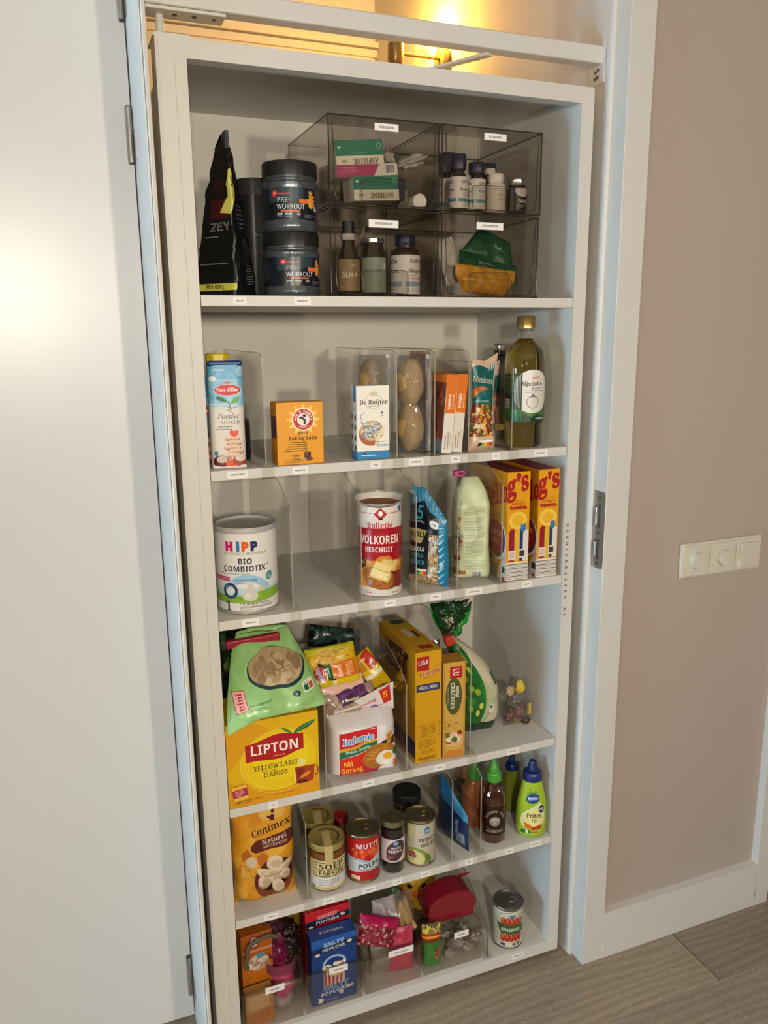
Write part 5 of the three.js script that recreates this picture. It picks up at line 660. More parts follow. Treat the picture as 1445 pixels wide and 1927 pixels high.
  const indo = printed(120, 90, (c, w, h) => { fill(c, '#d9ae10', 0, 0, w, h); fill(c, '#c9c02a', 0, 0, w, 16); for (let i = 0; i < 130; i++) { const x = 20 + rnd() * 76, y2 = 8 + rnd() * 34; curve(c, ['#c49a4a', '#e0c47c', '#a87a34', '#d3b060'][i % 4], [[x, y2], [x + 4, y2 - 4], [x + 9, y2]], 1.4); } poly(c, '#1d2a16', [[24, 34], [44, 46], [40, 52], [22, 42]]); oval(c, '#b8301e', 24, 62, 16, 20, -0.2); tx(c, 'Indomie', 24, 62, 12, '#4a7ac0', { r: 1.3, st: '#e8e0d8', sw: 1.5, w: 34 }); poly(c, '#1c5a34', [[38, 44], [52, 40], [56, 78], [44, 80]]); tx(c, 'Instant', 47, 60, 6, '#cfe', { r: 1.4 }); poly(c, '#d8701c', [[54, 44], [112, 36], [116, 74], [58, 78]]); tx(c, 'Curry', 74, 60, 13, '#f0e0c0', { r: 1.4, w: 28 }); rows(c, 88, 44, 18, 7, 4.4, '#f0d0a0', 1.8); fill(c, '#d8c41c', 0, 78, w, 12); fill(c, '#e6e2da', 54, 79, 8, 10); fill(c, '#15130f', 54, 76, 8, 3); rows(c, 6, 82, 40, 2, 3, '#8a7a14', 1); }, 0.25, 4, { side: THREE.DoubleSide });
  lay('noodle_packet', 'yellow curry noodle packet lying on top of the noodle pile', indo, 625, 1252, -0.085, 0.112, 0.086, 0.026, -0.45, 0, 0.04);
  lay('noodle_packet', 'yellow noodle packet sliding down beside the noodle pile', printed(120, 60, (c, w, h) => { fill(c, '#d3b012', 0, 0, w, h); poly(c, '#b8301e', [[0, 6], [40, 0], [46, 30], [4, 36]]); fill(c, '#b8762a', 0, 40, 40, 20); specks(c, 90, 0, 30, h, 40, ['#c4702a', '#2a6a44', '#b8301e', '#d8a040'], 2, 6); fill(c, '#e0dccc', 52, 0, 10, h); rows(c, 66, 8, 36, 8, 5, '#5a4a10', 1.2); rows(c, 20, 14, 22, 3, 6, '#5a3010', 1.6); }, 0.25, 4, { side: THREE.DoubleSide }), 703, 1268, -0.085, 0.112, 0.046, 0.022, -0.2, -0.1, -1.02);
  lay('noodle_packet', 'noodle packet with a red wave pattern under the yellow curry packet', printed(120, 40, (c, w, h) => { fill(c, '#c8766a', 0, 0, w, h); for (let i = 0; i < 18; i++) for (let j = 0; j < 4; j++) for (const r of [6, 4, 2]) oval(c, '#ecc9be', i * 7 + (j % 2) * 3.5, j * 9 + 6, r, r * 0.7, 0, 0.9); }, 0.25, 4, { side: THREE.DoubleSide }), 640, 1292, -0.075, 0.112, 0.036, 0.014, -0.5, 0, 0.12);
  lay('noodle_packet', 'clear noodle packet with a purple label lying on the five-pack', printed(130, 70, (c, w, h) => { fill(c, '#9c8478', 0, 0, w, h); specks(c, 0, 0, w, h, 80, ['#a89084', '#8a7268', '#b8a498'], 3, 10); poly(c, '#532358', [[34, 8], [104, 0], [110, 34], [42, 46]]); fill(c, '#b6bc92', 52, 30, 34, 6); oval(c, '#8a5a92', 96, 14, 8, 8, 0, 1.4); rows(c, 46, 14, 36, 2, 4, '#8a6a90', 1.4); fill(c, '#cfc6c0', 20, 52, 80, 6); }, 0.2, 4, { side: THREE.DoubleSide }), 658, 1318, -0.060, 0.12, 0.056, 0.024, -0.42, 0, 0.10);
  lay('noodle_packet', 'dark green noodle packet at the back of the noodle pile', printed(110, 60, (c, w, h) => { fill(c, '#0f1c18', 0, 0, w, h); specks(c, 0, 0, w, h, 60, ['#16302a', '#0a1210', '#2a4a44', '#1f3a36'], 3, 12); }, 0.25, 3, { side: THREE.DoubleSide }), 630, 1200, -0.20, 0.125, 0.05, 0.03, -0.3, 0, -0.24);
  lay('noodle_packet', 'crinkled clear packet standing behind the sliding noodle packet', film([0.8, 0.8, 0.78], 0.2), 692, 1212, -0.19, 0.075, 0.10, 0.03, 0, 0.3, 0.1);
}
{ // crispbread carton
  const top = onZ(786, 1229, -0.015).y, h = top - S[3];
  carton('crispbread_carton', 'tall deep yellow crispbread carton with a blue stripe', 'carton', { h, d: 0.215, base: '#bb8a10', res: 3,
    front: (c, w, hh) => { fill(c, '#cf980f', 0, 0, w, hh); fill(c, '#a81a20', w * 0.08, 12, w * 0.44, 32); tx(c, 'LiGA', w * 0.3, 25, 15, '#e8e0d4', { w: 24, r: -0.08 }); tx(c, 'Cracotte', w * 0.56, 50, 17, '#a81a20', { f: 'serif', r: -0.14, w: 52, st: '#e0c890', sw: 1.4 }); curve(c, '#a8501c', [[w * 0.36, 62], [w * 0.6, 62], [w * 0.8, 54]], 1); fill(c, '#2b3160', w * 0.06, 76, w * 0.86, 17); tx(c, 'VEZELRIJK', w * 0.48, 84.5, 10, '#d8d4d0', { w: 46 }); poly(c, '#7a5a10', [[6, hh - 92], [w - 6, hh - 94], [w - 6, hh - 62], [6, hh - 60], [6, hh - 92]], 0.7); rows(c, 12, hh - 88, w - 24, 6, 4.4, '#6a4a0c', 1.4); rows(c, 10, hh - 54, w - 22, 5, 4.2, '#6a4a0c', 1.3); rows(c, 16, hh - 30, w - 34, 3, 4, '#6a4a0c', 1.2); tx(c, 'Mondelēz', w * 0.46, hh - 11, 11, '#2c2110', { f: 'serif', skew: -0.3, w: 46 }); fill(c, '#2c2110', w * 0.24, hh - 4.5, w * 0.44, 0.8); },
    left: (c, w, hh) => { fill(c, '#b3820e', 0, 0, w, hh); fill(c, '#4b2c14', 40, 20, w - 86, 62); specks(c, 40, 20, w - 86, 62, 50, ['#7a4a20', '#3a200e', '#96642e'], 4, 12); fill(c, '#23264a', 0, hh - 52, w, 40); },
    top: (c, w, hh) => { fill(c, '#c08f10', 0, 0, w, hh); fill(c, '#16404a', w * 0.35, 6, w * 0.5, 26); fill(c, '#b4b8a0', w * 0.40, 68, w * 0.22, 52); fill(c, '#262a52', w * 0.70, 86, w * 0.12, 40); fill(c, '#a81a20', w * 0.34, hh - 40, w * 0.5, 22); fill(c, '#8f9a2a', 0, 44, w, 6); } }, { bl: [781, 1440], br: [831, 1429], y: S[3] });
}
{ // mini crackers
  const h = onZ(840, 1248, -0.013).y - S[3];
  const o = carton('cracker_packet', 'slim tan packet of mini crackers with an olive oval', 'package', { h, d: 0.05, base: '#b07f2c', res: 4, rough: 0.3,
    front: (c, w, hh) => { fill(c, '#b98a36', 0, 0, w, hh); fill(c, '#c79b45', w * 0.1, 0, w * 0.8, hh); fill(c, '#b01c22', w * 0.3, 12, w * 0.54, 27); tx(c, 'LU', w * 0.57, 25, 20, '#ece2d6', { r: Math.PI / 2, w: 18 }); oval(c, '#4c4f26', w * 0.48, 82, w * 0.36, 44); tx(c, 'MINI', w * 0.62, 72, 11, '#e0dcc8', { r: Math.PI / 2, w: 28 }); tx(c, 'CRACKERS', w * 0.42, 80, 12, '#e0dcc8', { r: Math.PI / 2, w: 62 }); rows(c, w * 0.2, 60, 3, 14, 3, '#aab080', 1.2); specks(c, w * 0.1, 140, w * 0.6, 34, 40, ['#8a5a20', '#caa050', '#a0702c'], 1, 3); oval(c, '#d3b06a', w * 0.5, hh - 44, 21, 18); specks(c, w * 0.2, hh - 60, w * 0.6, 30, 30, ['#a83420', '#e0cfae', '#8a2a18', '#5a6a2a', '#d8a080'], 3, 8); fill(c, '#c07a2c', w * 0.1, hh - 18, w * 0.8, 18); } }, { bl: [831, 1429], br: [873, 1422], y: S[3] }); o.position.x += 0.002;
}
{ // foil packet behind, rice bag, sweet bag
  const p = onZ(823, 1215, -0.14), t = thing('foil_packet', 'crinkled silver foil packet behind the mini crackers', 'package', [p.x - 0.006, S[3] + 0.0006, -0.15]); part('foil', bagGeo({ w: 0.034, h: p.y - S[3] + 0.01, d: 0.03, sd: 81, wr: 0.006, fr: 40 }), mat([0.6, 0.6, 0.6], 0.22, { metalness: 0.9, side: THREE.DoubleSide }), t);
  const q = onZ(848, 1230, -0.18), t3 = thing('cracker_packet', 'white and green cracker packet standing behind the rice bag', 'package', [q.x + 0.005, S[3] + 0.0006, -0.215]); part('packet', bagGeo({ w: 0.06, h: q.y - S[3], d: 0.05, sd: 83, wr: 0.004 }), printed(60, 220, (c, w, h) => { fill(c, '#c9c2b4', 0, 0, w, h); rows(c, 6, 10, 46, 12, 4, '#77716a', 1); fill(c, '#7a1a1c', 0, 70, w, 26); fill(c, '#6a8a1c', 0, 96, w, 60); }, 0.35, 3, { side: THREE.DoubleSide }), t3);
  const y = S[3], z = -0.115, b = onZ(905, 1398, -0.06), r = thing('rice_bag', 'green and clear rice bag tied near the top with a red clip', 'bag', [b.x + 0.020, y + 0.0006, z], -0.05), knot = onZ(840, 1195, z), tp = onZ(880, 1128, z), Hk = knot.y - y, Ht = Math.min(tp.y, S[2] - TH - 0.008) - y, kx = knot.x - r.position.x;
  const rice = printed(150, 240, (c, w, h) => {
    fill(c, '#cdc4ac', 0, 0, w, h); specks(c, 0, 0, w, h, 900, ['#d6cdb6', '#c0b698', '#ddd6c2', '#b8ad8e'], 0.7, 2); fill(c, '#16662a', 0, 0, 66, h); poly(c, '#1a7030', [[64, 0], [104, 0], [76, 60], [84, 130], [64, 240]]); for (let i = 0; i < 30; i++) { c.strokeStyle = '#4f9a3c'; c.lineWidth = 1.1; c.beginPath(); c.moveTo(74, 110 + i * 4); c.lineTo(74 + 40 * Math.sin(Math.PI * (i + 2) / 33), 96 + i * 4); c.stroke(); }
    specks(c, 0, 40, 62, 160, 36, ['#8fae2c', '#3f8a2c', '#c9cf5a', '#145a26'], 4, 12); fill(c, '#1c6a2e', 128, 92, 22, 32); oval(c, '#e0ddd0', 100, 176, 10, 13); poly(c, '#1d1c1a', [[96, 168], [106, 174], [97, 180]]); fill(c, '#0f3a22', 0, 214, w, 26); poly(c, '#cdc4ac', [[96, 214], [150, 214], [150, 206]]);
  }, 0.22, 4, { side: THREE.DoubleSide });
  part('sack', bagGeo({ w: 0.108, h: Hk, d: 0.09, sd: 90, wr: 0.005, fr: 18, nu: 40, nv: 46, half: (v) => Math.pow(Math.sin(Math.PI * clamp(0.22 + v * 0.74)), 0.7) * (1 - 0.3 * Math.pow(v, 4)), thick: (s, v) => Math.pow(Math.max(0, 1 - Math.pow(Math.abs(s), 2.6)), 0.55) * Math.pow(Math.max(0, Math.sin(Math.PI * clamp(0.03 + v * 0.95))), 0.5), warp: ([x, yy, zz], s, v) => [x + kx * Math.pow(v, 3), yy, zz] }), rice, r);
  part('frill', bagGeo({ w: 0.098, h: Ht - Hk + 0.004, d: 0.035, sd: 95, wr: 0.010, fr: 40, half: (v) => 0.18 + 0.82 * Math.sqrt(v), thick: (s, v) => 0.4 + 0.3 * v }).translate(kx + 0.012, Hk - 0.006, 0.004), printed(100, 60, (c, w, h) => { fill(c, '#0c3416', 0, 0, w, h); poly(c, '#1d8a2c', [[w * 0.55, h], [w, h * 0.1], [w, h * 0.7], [w * 0.8, h]]); specks(c, 30, 20, 20, 40, 30, ['#b0a070', '#15160f', '#6a6a40'], 1, 3); }, 0.25, 4, { side: THREE.DoubleSide }), r, 'gathered dark green bag top');
  part('tie_clip', softBox(0.020, 0.022, 0.02, 0.002).rotateZ(0.3).translate(kx + 0.003, Hk - 0.018, 0.018), mat([0.55, 0.04, 0.015], 0.4), r, 'red clip');
  const sp = onZ(978, 1368, -0.09), s = thing('sweet_bag', 'small clear bag of sweets tied with a lilac peg', 'bag', [0.724, y + 0.0006, -0.100]), hs = onZ(975, 1285, -0.105).y - y;
  part('film', bagGeo({ w: 0.074, h: hs * 0.86, d: 0.06, sd: 99, wr: 0.006, fr: 34, half: (v) => 1 - 0.55 * v * v }), film([0.75, 0.73, 0.71], 0.15), s);
  for (let i = 0; i < 9; i++) part('sweet', lump(0.011, 0.009, 0.010, 0.3, i, 2, 1).translate((i % 3 - 1) * 0.017, 0.010 + Math.floor(i / 3) * 0.014, ((i * 7) % 5 - 2) * 0.006), mat([[0.16, 0.03, 0.02], [0.30, 0.22, 0.06], [0.07, 0.03, 0.02], [0.35, 0.12, 0.12]][i % 4], 0.3), s);
  part('peg', softBox(0.038, 0.012, 0.010, 0.002).translate(0.0, hs * 0.66, 0.008), mat([0.22, 0.18, 0.33], 0.45), s, 'lilac peg'); part('toy_tag', lump(0.012, 0.022, 0.008, 0.4, 3, 2, 2).translate(0.006, hs * 0.86, 0.002), mat([0.60, 0.43, 0.03], 0.4), s, 'yellow foil end'); part('foil_end', lump(0.011, 0.011, 0.008, 0.5, 5, 2, 2).translate(-0.020, hs * 0.86, 0), mat([0.5, 0.36, 0.2], 0.35), s); part('ribbon', bx(0.016, 0.026, hs * 0.28, hs * 0.56, 0.020, 0.0215), mat([0.6, 0.43, 0.03], 0.4), s);
}
divider(3, 614, 1482, 1310, 0.045, 'clear shelf divider between the tea carton and the noodles'); divider(3, 766, 1449, 1285, 0.045, 'clear shelf divider between the noodles and the crispbread carton'); divider(3, 884, 1418, 1245, 0.045, 'clear shelf divider between the mini crackers and the rice bag');
// ---------- fifth shelf ----------
{ // prawn cracker bag
  const y = S[4], z = -0.055, top = S[3] - TH - 0.010, H = top - y, a = onY(475, 1730, y), b = onY(566, 1692, y), t = thing('prawn_cracker_bag', 'orange-yellow prawn cracker bag with a brown bowl picture', 'bag', [0.076, y + 0.0006, z], -0.06);
  part('bag', bagGeo({ w: 0.142, h: H, d: 0.085, sd: 110, wr: 0.005, fr: 15, nu: 36, nv: 44, half: (v) => 0.97 - 0.06 * Math.sin(v * 3) + 0.03 * Math.cos(v * 12), thick: (s, v) => Math.pow(Math.max(0, 1 - Math.pow(Math.abs(s), 3)), 0.55) * Math.min(1, v * 8) * (0.45 + 0.55 * Math.sqrt(Math.max(0, 1 - v))) }), printed(150, 240, (c, w, h) => {
    fill(c, '#cf8f1e', 0, 0, w, h); fill(c, '#d9952a', 0, 0, w, 62); specks(c, 0, 0, w, h, 60, ['#d69a2a', '#c8861a', '#dba53a'], 8, 22); oval(c, '#dcb056', 96, 20, 30, 14);
    fill(c, '#4a1a14', 92, 22, 10, 14); oval(c, '#4a1a14', 97, 15, 3.5, 4.5); poly(c, '#4a1a14', [[86, 22], [94, 28], [92, 32], [84, 28]]); fill(c, '#4a1a14', 95, 6, 3, 8);
    tx(c, 'Conimex', 92, 52, 24, '#2c1a12', { f: 'serif', r: -0.16, w: 98 }); poly(c, '#5a231c', [[42, 86], [54, 76], [140, 66], [150, 70], [150, 92], [128, 100], [54, 102], [42, 96]]); tx(c, 'Naturel', 100, 80, 16, '#cdb6a8', { r: -0.1, w: 60 }); tx(c, 'KROEPOEK', 102, 92, 9, '#c0a698', { r: -0.07, w: 58 });
    poly(c, '#b0621e', [[20, 104], [34, 92], [44, 104], [38, 118], [22, 120]]); oval(c, '#cdbca0', 42, 122, 13, 13); poly(c, '#b8681f', [[54, 110], [72, 104], [84, 114], [74, 136], [58, 130]]); for (let i = 0; i < 24; i++) curve(c, '#e0b86a', [[20, 140], [10 + rnd() * 30, 120 + rnd() * 50], [10 + rnd() * 40, 130 + rnd() * 60]], 0.6);
    oval(c, '#54201a', 96, 168, 50, 46, -0.2); oval(c, '#7a3a1c', 96, 178, 44, 36, -0.2); oval(c, '#2c110e', 98, 166, 40, 30, -0.2); for (const [px, py, rx, ry, o] of [[98, 132, 20, 17, 0], [70, 148, 18, 10, 0.4], [124, 146, 20, 10, -0.3], [72, 168, 18, 17, 0.2], [100, 166, 16, 18, 0.4], [122, 164, 16, 12, 0.5], [104, 190, 14, 18, -0.5], [92, 152, 22, 8, 0]]) { oval(c, '#a88a6e', px, py + 2, rx, ry, o); oval(c, '#d6c6ae', px - 1, py - 1, rx * 0.92, ry * 0.85, o); oval(c, '#c2a88c', px + 2, py + 3, rx * 0.6, ry * 0.5, o); } poly(c, '#7a3618', [[14, 232], [30, 214], [62, 208], [64, 220], [40, 236], [16, 240]]);
  }, 0.2, 4, { side: THREE.DoubleSide }), t);
}
const tinEnd = (t, r, H, m) => { // ring-pull can end
  part('can_end', lathe([[r * 1.0, H - 0.004], [r * 1.02, H - 0.002], [r * 1.0, H], [r * 0.95, H], [r * 0.935, H - 0.0035], [r * 0.80, H - 0.0035], [r * 0.78, H - 0.0028], [0, H - 0.0028]], 44, 0.4), m, t);
  const p = part('ring_pull', new THREE.TorusGeometry(r * 0.22, 0.0012, 8, 24).rotateX(Math.PI / 2).scale(1.2, 1, 1).translate(r * 0.22, H - 0.0012, r * 0.1), m, t); p.rotation.y = 0.6;
};
const can = (name, label, { u, vb, vt, wpx, y, art, turn = 0, metal = tinGold, group }) => {
  const f = onY(u, vb, y), r0 = wpx * mpp(f) / 2, z = f.z - r0, q = spot(u, vt, wpx, y, z), r = wpx * mpp(onZ(u, (vt + vb) / 2, z)) / 2, t = thing(name, label, 'can', [onZ(u, (vt + vb) / 2, z).x, y + 0.0004, z], facing(q.x, z) + turn, group), H = q.h;
  part('can', lathe([[0, 0.001], [r * 0.97, 0.001], [r, 0.002], [r, 0.005], [r * 0.975, 0.006], [r * 0.975, H - 0.006], [r, H - 0.004]], 44, 0.5), metal, t); part('label', sleeve(r * 0.98, 0.007, H - 0.007, Math.PI * 2, 56), art, t); tinEnd(t, r, H, metal); return t;
};
const jar = (name, label, { u, vb, vt, wpx, y, z, glass, content, lid, lidH = 0.014, art, labY = [0.12, 0.7], turn = 0, arc = 2.4, group, seal, level = 0.86 }) => {
  const f = onY(u, vb, y), zz = z ?? f.z - wpx * mpp(f) / 2, q = spot(u, vt, wpx, y, zz), r = q.r, t = thing(name, label, 'jar', [onZ(u, (vt + vb) / 2, zz).x, y + 0.0004, zz], facing(q.x, zz) + turn, group), H = q.h;
  if (content) part('content', lathe([[0, 0.003], [r * 0.9, 0.003], [r * 0.95, 0.008], [r * 0.95, H * level - 0.004], [0, H * level - 0.004]], 36), content, t);
  part('glass', lathe([[0, 0.001], [r * 0.88, 0.001], [r * 0.98, 0.006], [r * 0.98, H - lidH - 0.010], [r * 0.93, H - lidH - 0.003], [r * 0.9, H - lidH]], 44, 0.9), glass, t);
  part('lid', lathe([[r * 0.93, H - lidH - 0.001], [r * 0.98, H - lidH], [r * 0.98, H - 0.003], [r * 0.95, H], [r * 0.88, H - 0.0012], [0, H - 0.0014]], 44, 0.5), lid, t);
  if (art) part('label', sleeve(r * 0.986, H * labY[0], H * labY[1], arc, 40), art, t);
  if (seal) part('paper_seal', join([bx(-0.009, 0.009, H - 0.0012, H - 0.0006, -r * 0.4, r * 0.97), bx(-0.009, 0.009, H * 0.62, H, r * 0.985, r * 0.99)]), seal, t, 'gold paper seal strip');
  return t;
};
{ // soup jars
  const art = printed(110, 74, (c, w, h) => { fill(c, '#cfc08a', 0, 0, w, h * 0.62); fill(c, '#d5d2d6', 0, h * 0.58, w, h * 0.42); fill(c, '#c9ba84', 0, h - 8, w, 8); fill(c, '#241f16', 12, 5, 92, 36); fill(c, '#d2c48e', 14, 7, 88, 32); tx(c, 'SOEP', 62, 15.5, 17, '#17140e', { w: 66 }); tx(c, 'FABRIEK', 62, 31, 15, '#17140e', { w: 68 }); fill(c, '#17140e', 26, 23, 74, 1.2); tx(c, 'ECHTE', 20, 22, 6, '#17140e', { r: -1.57, w: 26 }); rows(c, 30, 48, 56, 4, 4.6, '#5a5860', 1.6); fill(c, '#6a8a5a', 6, h - 10, 12, 9); rows(c, 40, h - 5, 46, 1, 2, '#7a6a3a', 1.4); }, 0.5, 5);
  const lid = printed(60, 60, (c, w, h) => { fill(c, '#b09f5c', 0, 0, w, h); for (let i = 0; i < 9; i++) rows(c, 8, 8 + i * 5.5, 44, 1, 3, '#5f5630', 1.6); }, 0.38, 4, { metalness: 0.45 });
  const seal = mat([0.50, 0.40, 0.17], 0.5), gl = pane([0.98, 0.97, 0.93], 0.02), soup = mat([0.20, 0.075, 0.012], 0.5);
  jar('soup_jar', 'glass soup jar with a black lettered label at the shelf edge', { u: 615, vb: 1684, vt: 1572, wpx: 71, y: S[4], glass: gl, content: soup, lid, art, labY: [0.08, 0.70], seal, turn: 0.12, group: 'soup jars' });
  jar('soup_jar', 'glass soup jar standing behind the front soup jar', { u: 598, vb: 1640, vt: 1533, wpx: 66, y: S[4], z: -0.145, glass: gl, content: soup, lid, art, labY: [0.08, 0.70], seal, turn: 0.1, group: 'soup jars' });
  jar('sauce_jar', 'small jar with a red lid deep in the shelf behind the tomato can', { u: 640, vb: 1560, vt: 1532, wpx: 32, y: S[4], z: -0.175, glass: gl, content: soup, lid: mat([0.35, 0.02, 0.02], 0.4), turn: 0.1 });
}
can('tomato_can', 'red and blue tin of tomato pulp with a gold top', { u: 683, vb: 1665, vt: 1556, wpx: 63, y: S[4], turn: 0.3, art: printed(232, 104, (c, w, h) => { const X = w / 2; fill(c, '#b51d20', 0, 0, w, h); fill(c, '#9ab4cc', 0, 48, w, 32); for (const o of [X, X - 116, X + 116]) { poly(c, '#c2c9d2', [[o - 50, 46], [o, 62], [o + 50, 34], [o + 50, 70], [o - 50, 86]]); poly(c, '#b51d20', [[o - 40, 6], [o + 44, 6], [o + 44, 36], [o + 4, 56], [o - 40, 42]]); specks(c, o - 34, 26, 70, 20, 60, ['#d8452c', '#c83424', '#e0703a'], 2, 6); tx(c, 'MUTTI', o, 18, 16, '#ecdcd6', { w: 56, r: -0.05, st: '#7a1014', sw: 1.2 }); tx(c, 'POLPA', o + 4, 66, 15, '#2a2a34', { w: 54, r: -0.08 }); rows(c, o - 24, 76, 54, 1, 3, '#4a5a70', 1.6); poly(c, '#a81a1c', [[o - 50, 92], [o, 84], [o + 50, 84], [o + 50, 104], [o - 50, 104]]); fill(c, '#d8cfc0', o - 40, 92, 22, 9); scoreBar(c, o - 38, 95, 18, 3); fill(c, '#9cc39a', o + 30, 70, 12, 16); } }, 0.32, 4) });
jar('olive_jar', 'narrow jar of black olives with a gold lid', { u: 739, vb: 1648, vt: 1536, wpx: 47, y: S[4], glass: pane([0.95, 0.95, 0.92], 0.02), content: mat([0.012, 0.010, 0.012], 0.25), lid: mat([0.26, 0.23, 0.12], 0.3, { metalness: 0.85 }), lidH: 0.013, level: 0.87, labY: [0.24, 0.68], arc: 3.4, turn: 0.2, art: printed(90, 56, (c, w, h) => { fill(c, '#cfc2c2', 0, 0, w, h); c.save(); c.translate(w * 0.52, h * 0.5); c.rotate(0.5); oval(c, '#4a3038', 0, 0, 20, 27); c.restore(); oval(c, '#6fa0c0', w * 0.52, 10, 6, 5); tx(c, 'zwarte', w * 0.52, 21, 8, '#e0d6d6', { w: 24 }); tx(c, 'OLIJVEN', w * 0.5, 30, 9, '#e6dede', { w: 32 }); oval(c, '#6a2a38', w * 0.38, 44, 9, 8); rows(c, w * 0.32, 42, 12, 2, 4, '#c8a0a8', 1.2); }, 0.4, 5) });
can('artichoke_can', 'cream tin of artichoke hearts with a gold ring-pull top', { u: 790, vb: 1634, vt: 1531, wpx: 57, y: S[4], turn: 0.2, art: printed(232, 104, (c, w, h) => { const X = w / 2; fill(c, '#b9b19c', 0, 0, w, h); oval(c, '#7a8a3a', X - 44, 14, 16, 22, 0.5); oval(c, '#c4c49a', X - 32, 18, 11, 18, 0.1); oval(c, '#8f9a5a', X - 32, 18, 11, 18, 0.1, 1); poly(c, '#3a78b0', [[X + 4, 12], [X + 12, 6], [X + 18, 12], [X + 17, 24], [X + 5, 25]]); tx(c, 'ah', X + 11, 18, 8, '#dfe8ee'); tx(c, 'ARTISJOK', X + 14, 40, 13, '#2c2a24', { w: 50, r: -0.06 }); tx(c, 'HARTEN', X + 16, 54, 13, '#2c2a24', { w: 42, r: -0.06 }); oval(c, '#7c8a40', X - 16, 88, 32, 26, 0.3); oval(c, '#c9c088', X - 20, 88, 26, 20, 0.3); oval(c, '#8a4a50', X - 28, 80, 11, 9, 0.3); specks(c, X - 40, 74, 24, 14, 20, ['#9a5a5c', '#7a3a44', '#b08070'], 1, 4); oval(c, '#5f7a34', X + 16, 92, 7, 14, -0.3); }, 0.42, 4) });
jar('pickle_jar', 'jar with a black lid deep in the shelf behind the artichoke can', { u: 765, vb: 1570, vt: 1486, wpx: 55, y: S[4], z: -0.155, glass: pane([0.9, 0.92, 0.85], 0.03), content: mat([0.10, 0.09, 0.025], 0.4), lid: mat([0.010, 0.011, 0.012], 0.35), lidH: 0.022 });
{ // fish pouch
  const y = S[4], z = -0.075, H = onZ(823, 1470, -0.11).y - y, t = thing('fish_pouch', 'thin blue fish pouch standing on edge', 'pouch', [onZ(856, 1600, -0.04).x + 0.012, y + 0.0006, z], -1.28);
  part('pouch', bagGeo({ w: 0.11, h: H, d: 0.018, sd: 130, wr: 0.003, half: (v) => 1 - 0.12 * v, topCut: (s, v, yy) => yy - clamp((v - 0.4) / 0.6) * 0.040 * (s + 0.4) }), printed(130, 150, (c, w, h) => { fill(c, '#142a5c', 0, 0, w, h); fill(c, '#2a6ea4', 0, 0, w, 46); poly(c, '#3a86b8', [[60, 0], [130, 0], [130, 50], [90, 44]]); tx(c, 'Zalm', 92, 92, 22, '#9cb4d0', { r: -1.5 }); fill(c, '#8a94a4', 84, 108, 34, 30); rows(c, 88, 112, 26, 5, 5, '#4a566a', 1.4); fill(c, '#0e1d44', 0, 138, w, 12); }, 0.28, 3, { side: THREE.DoubleSide }), t);
}
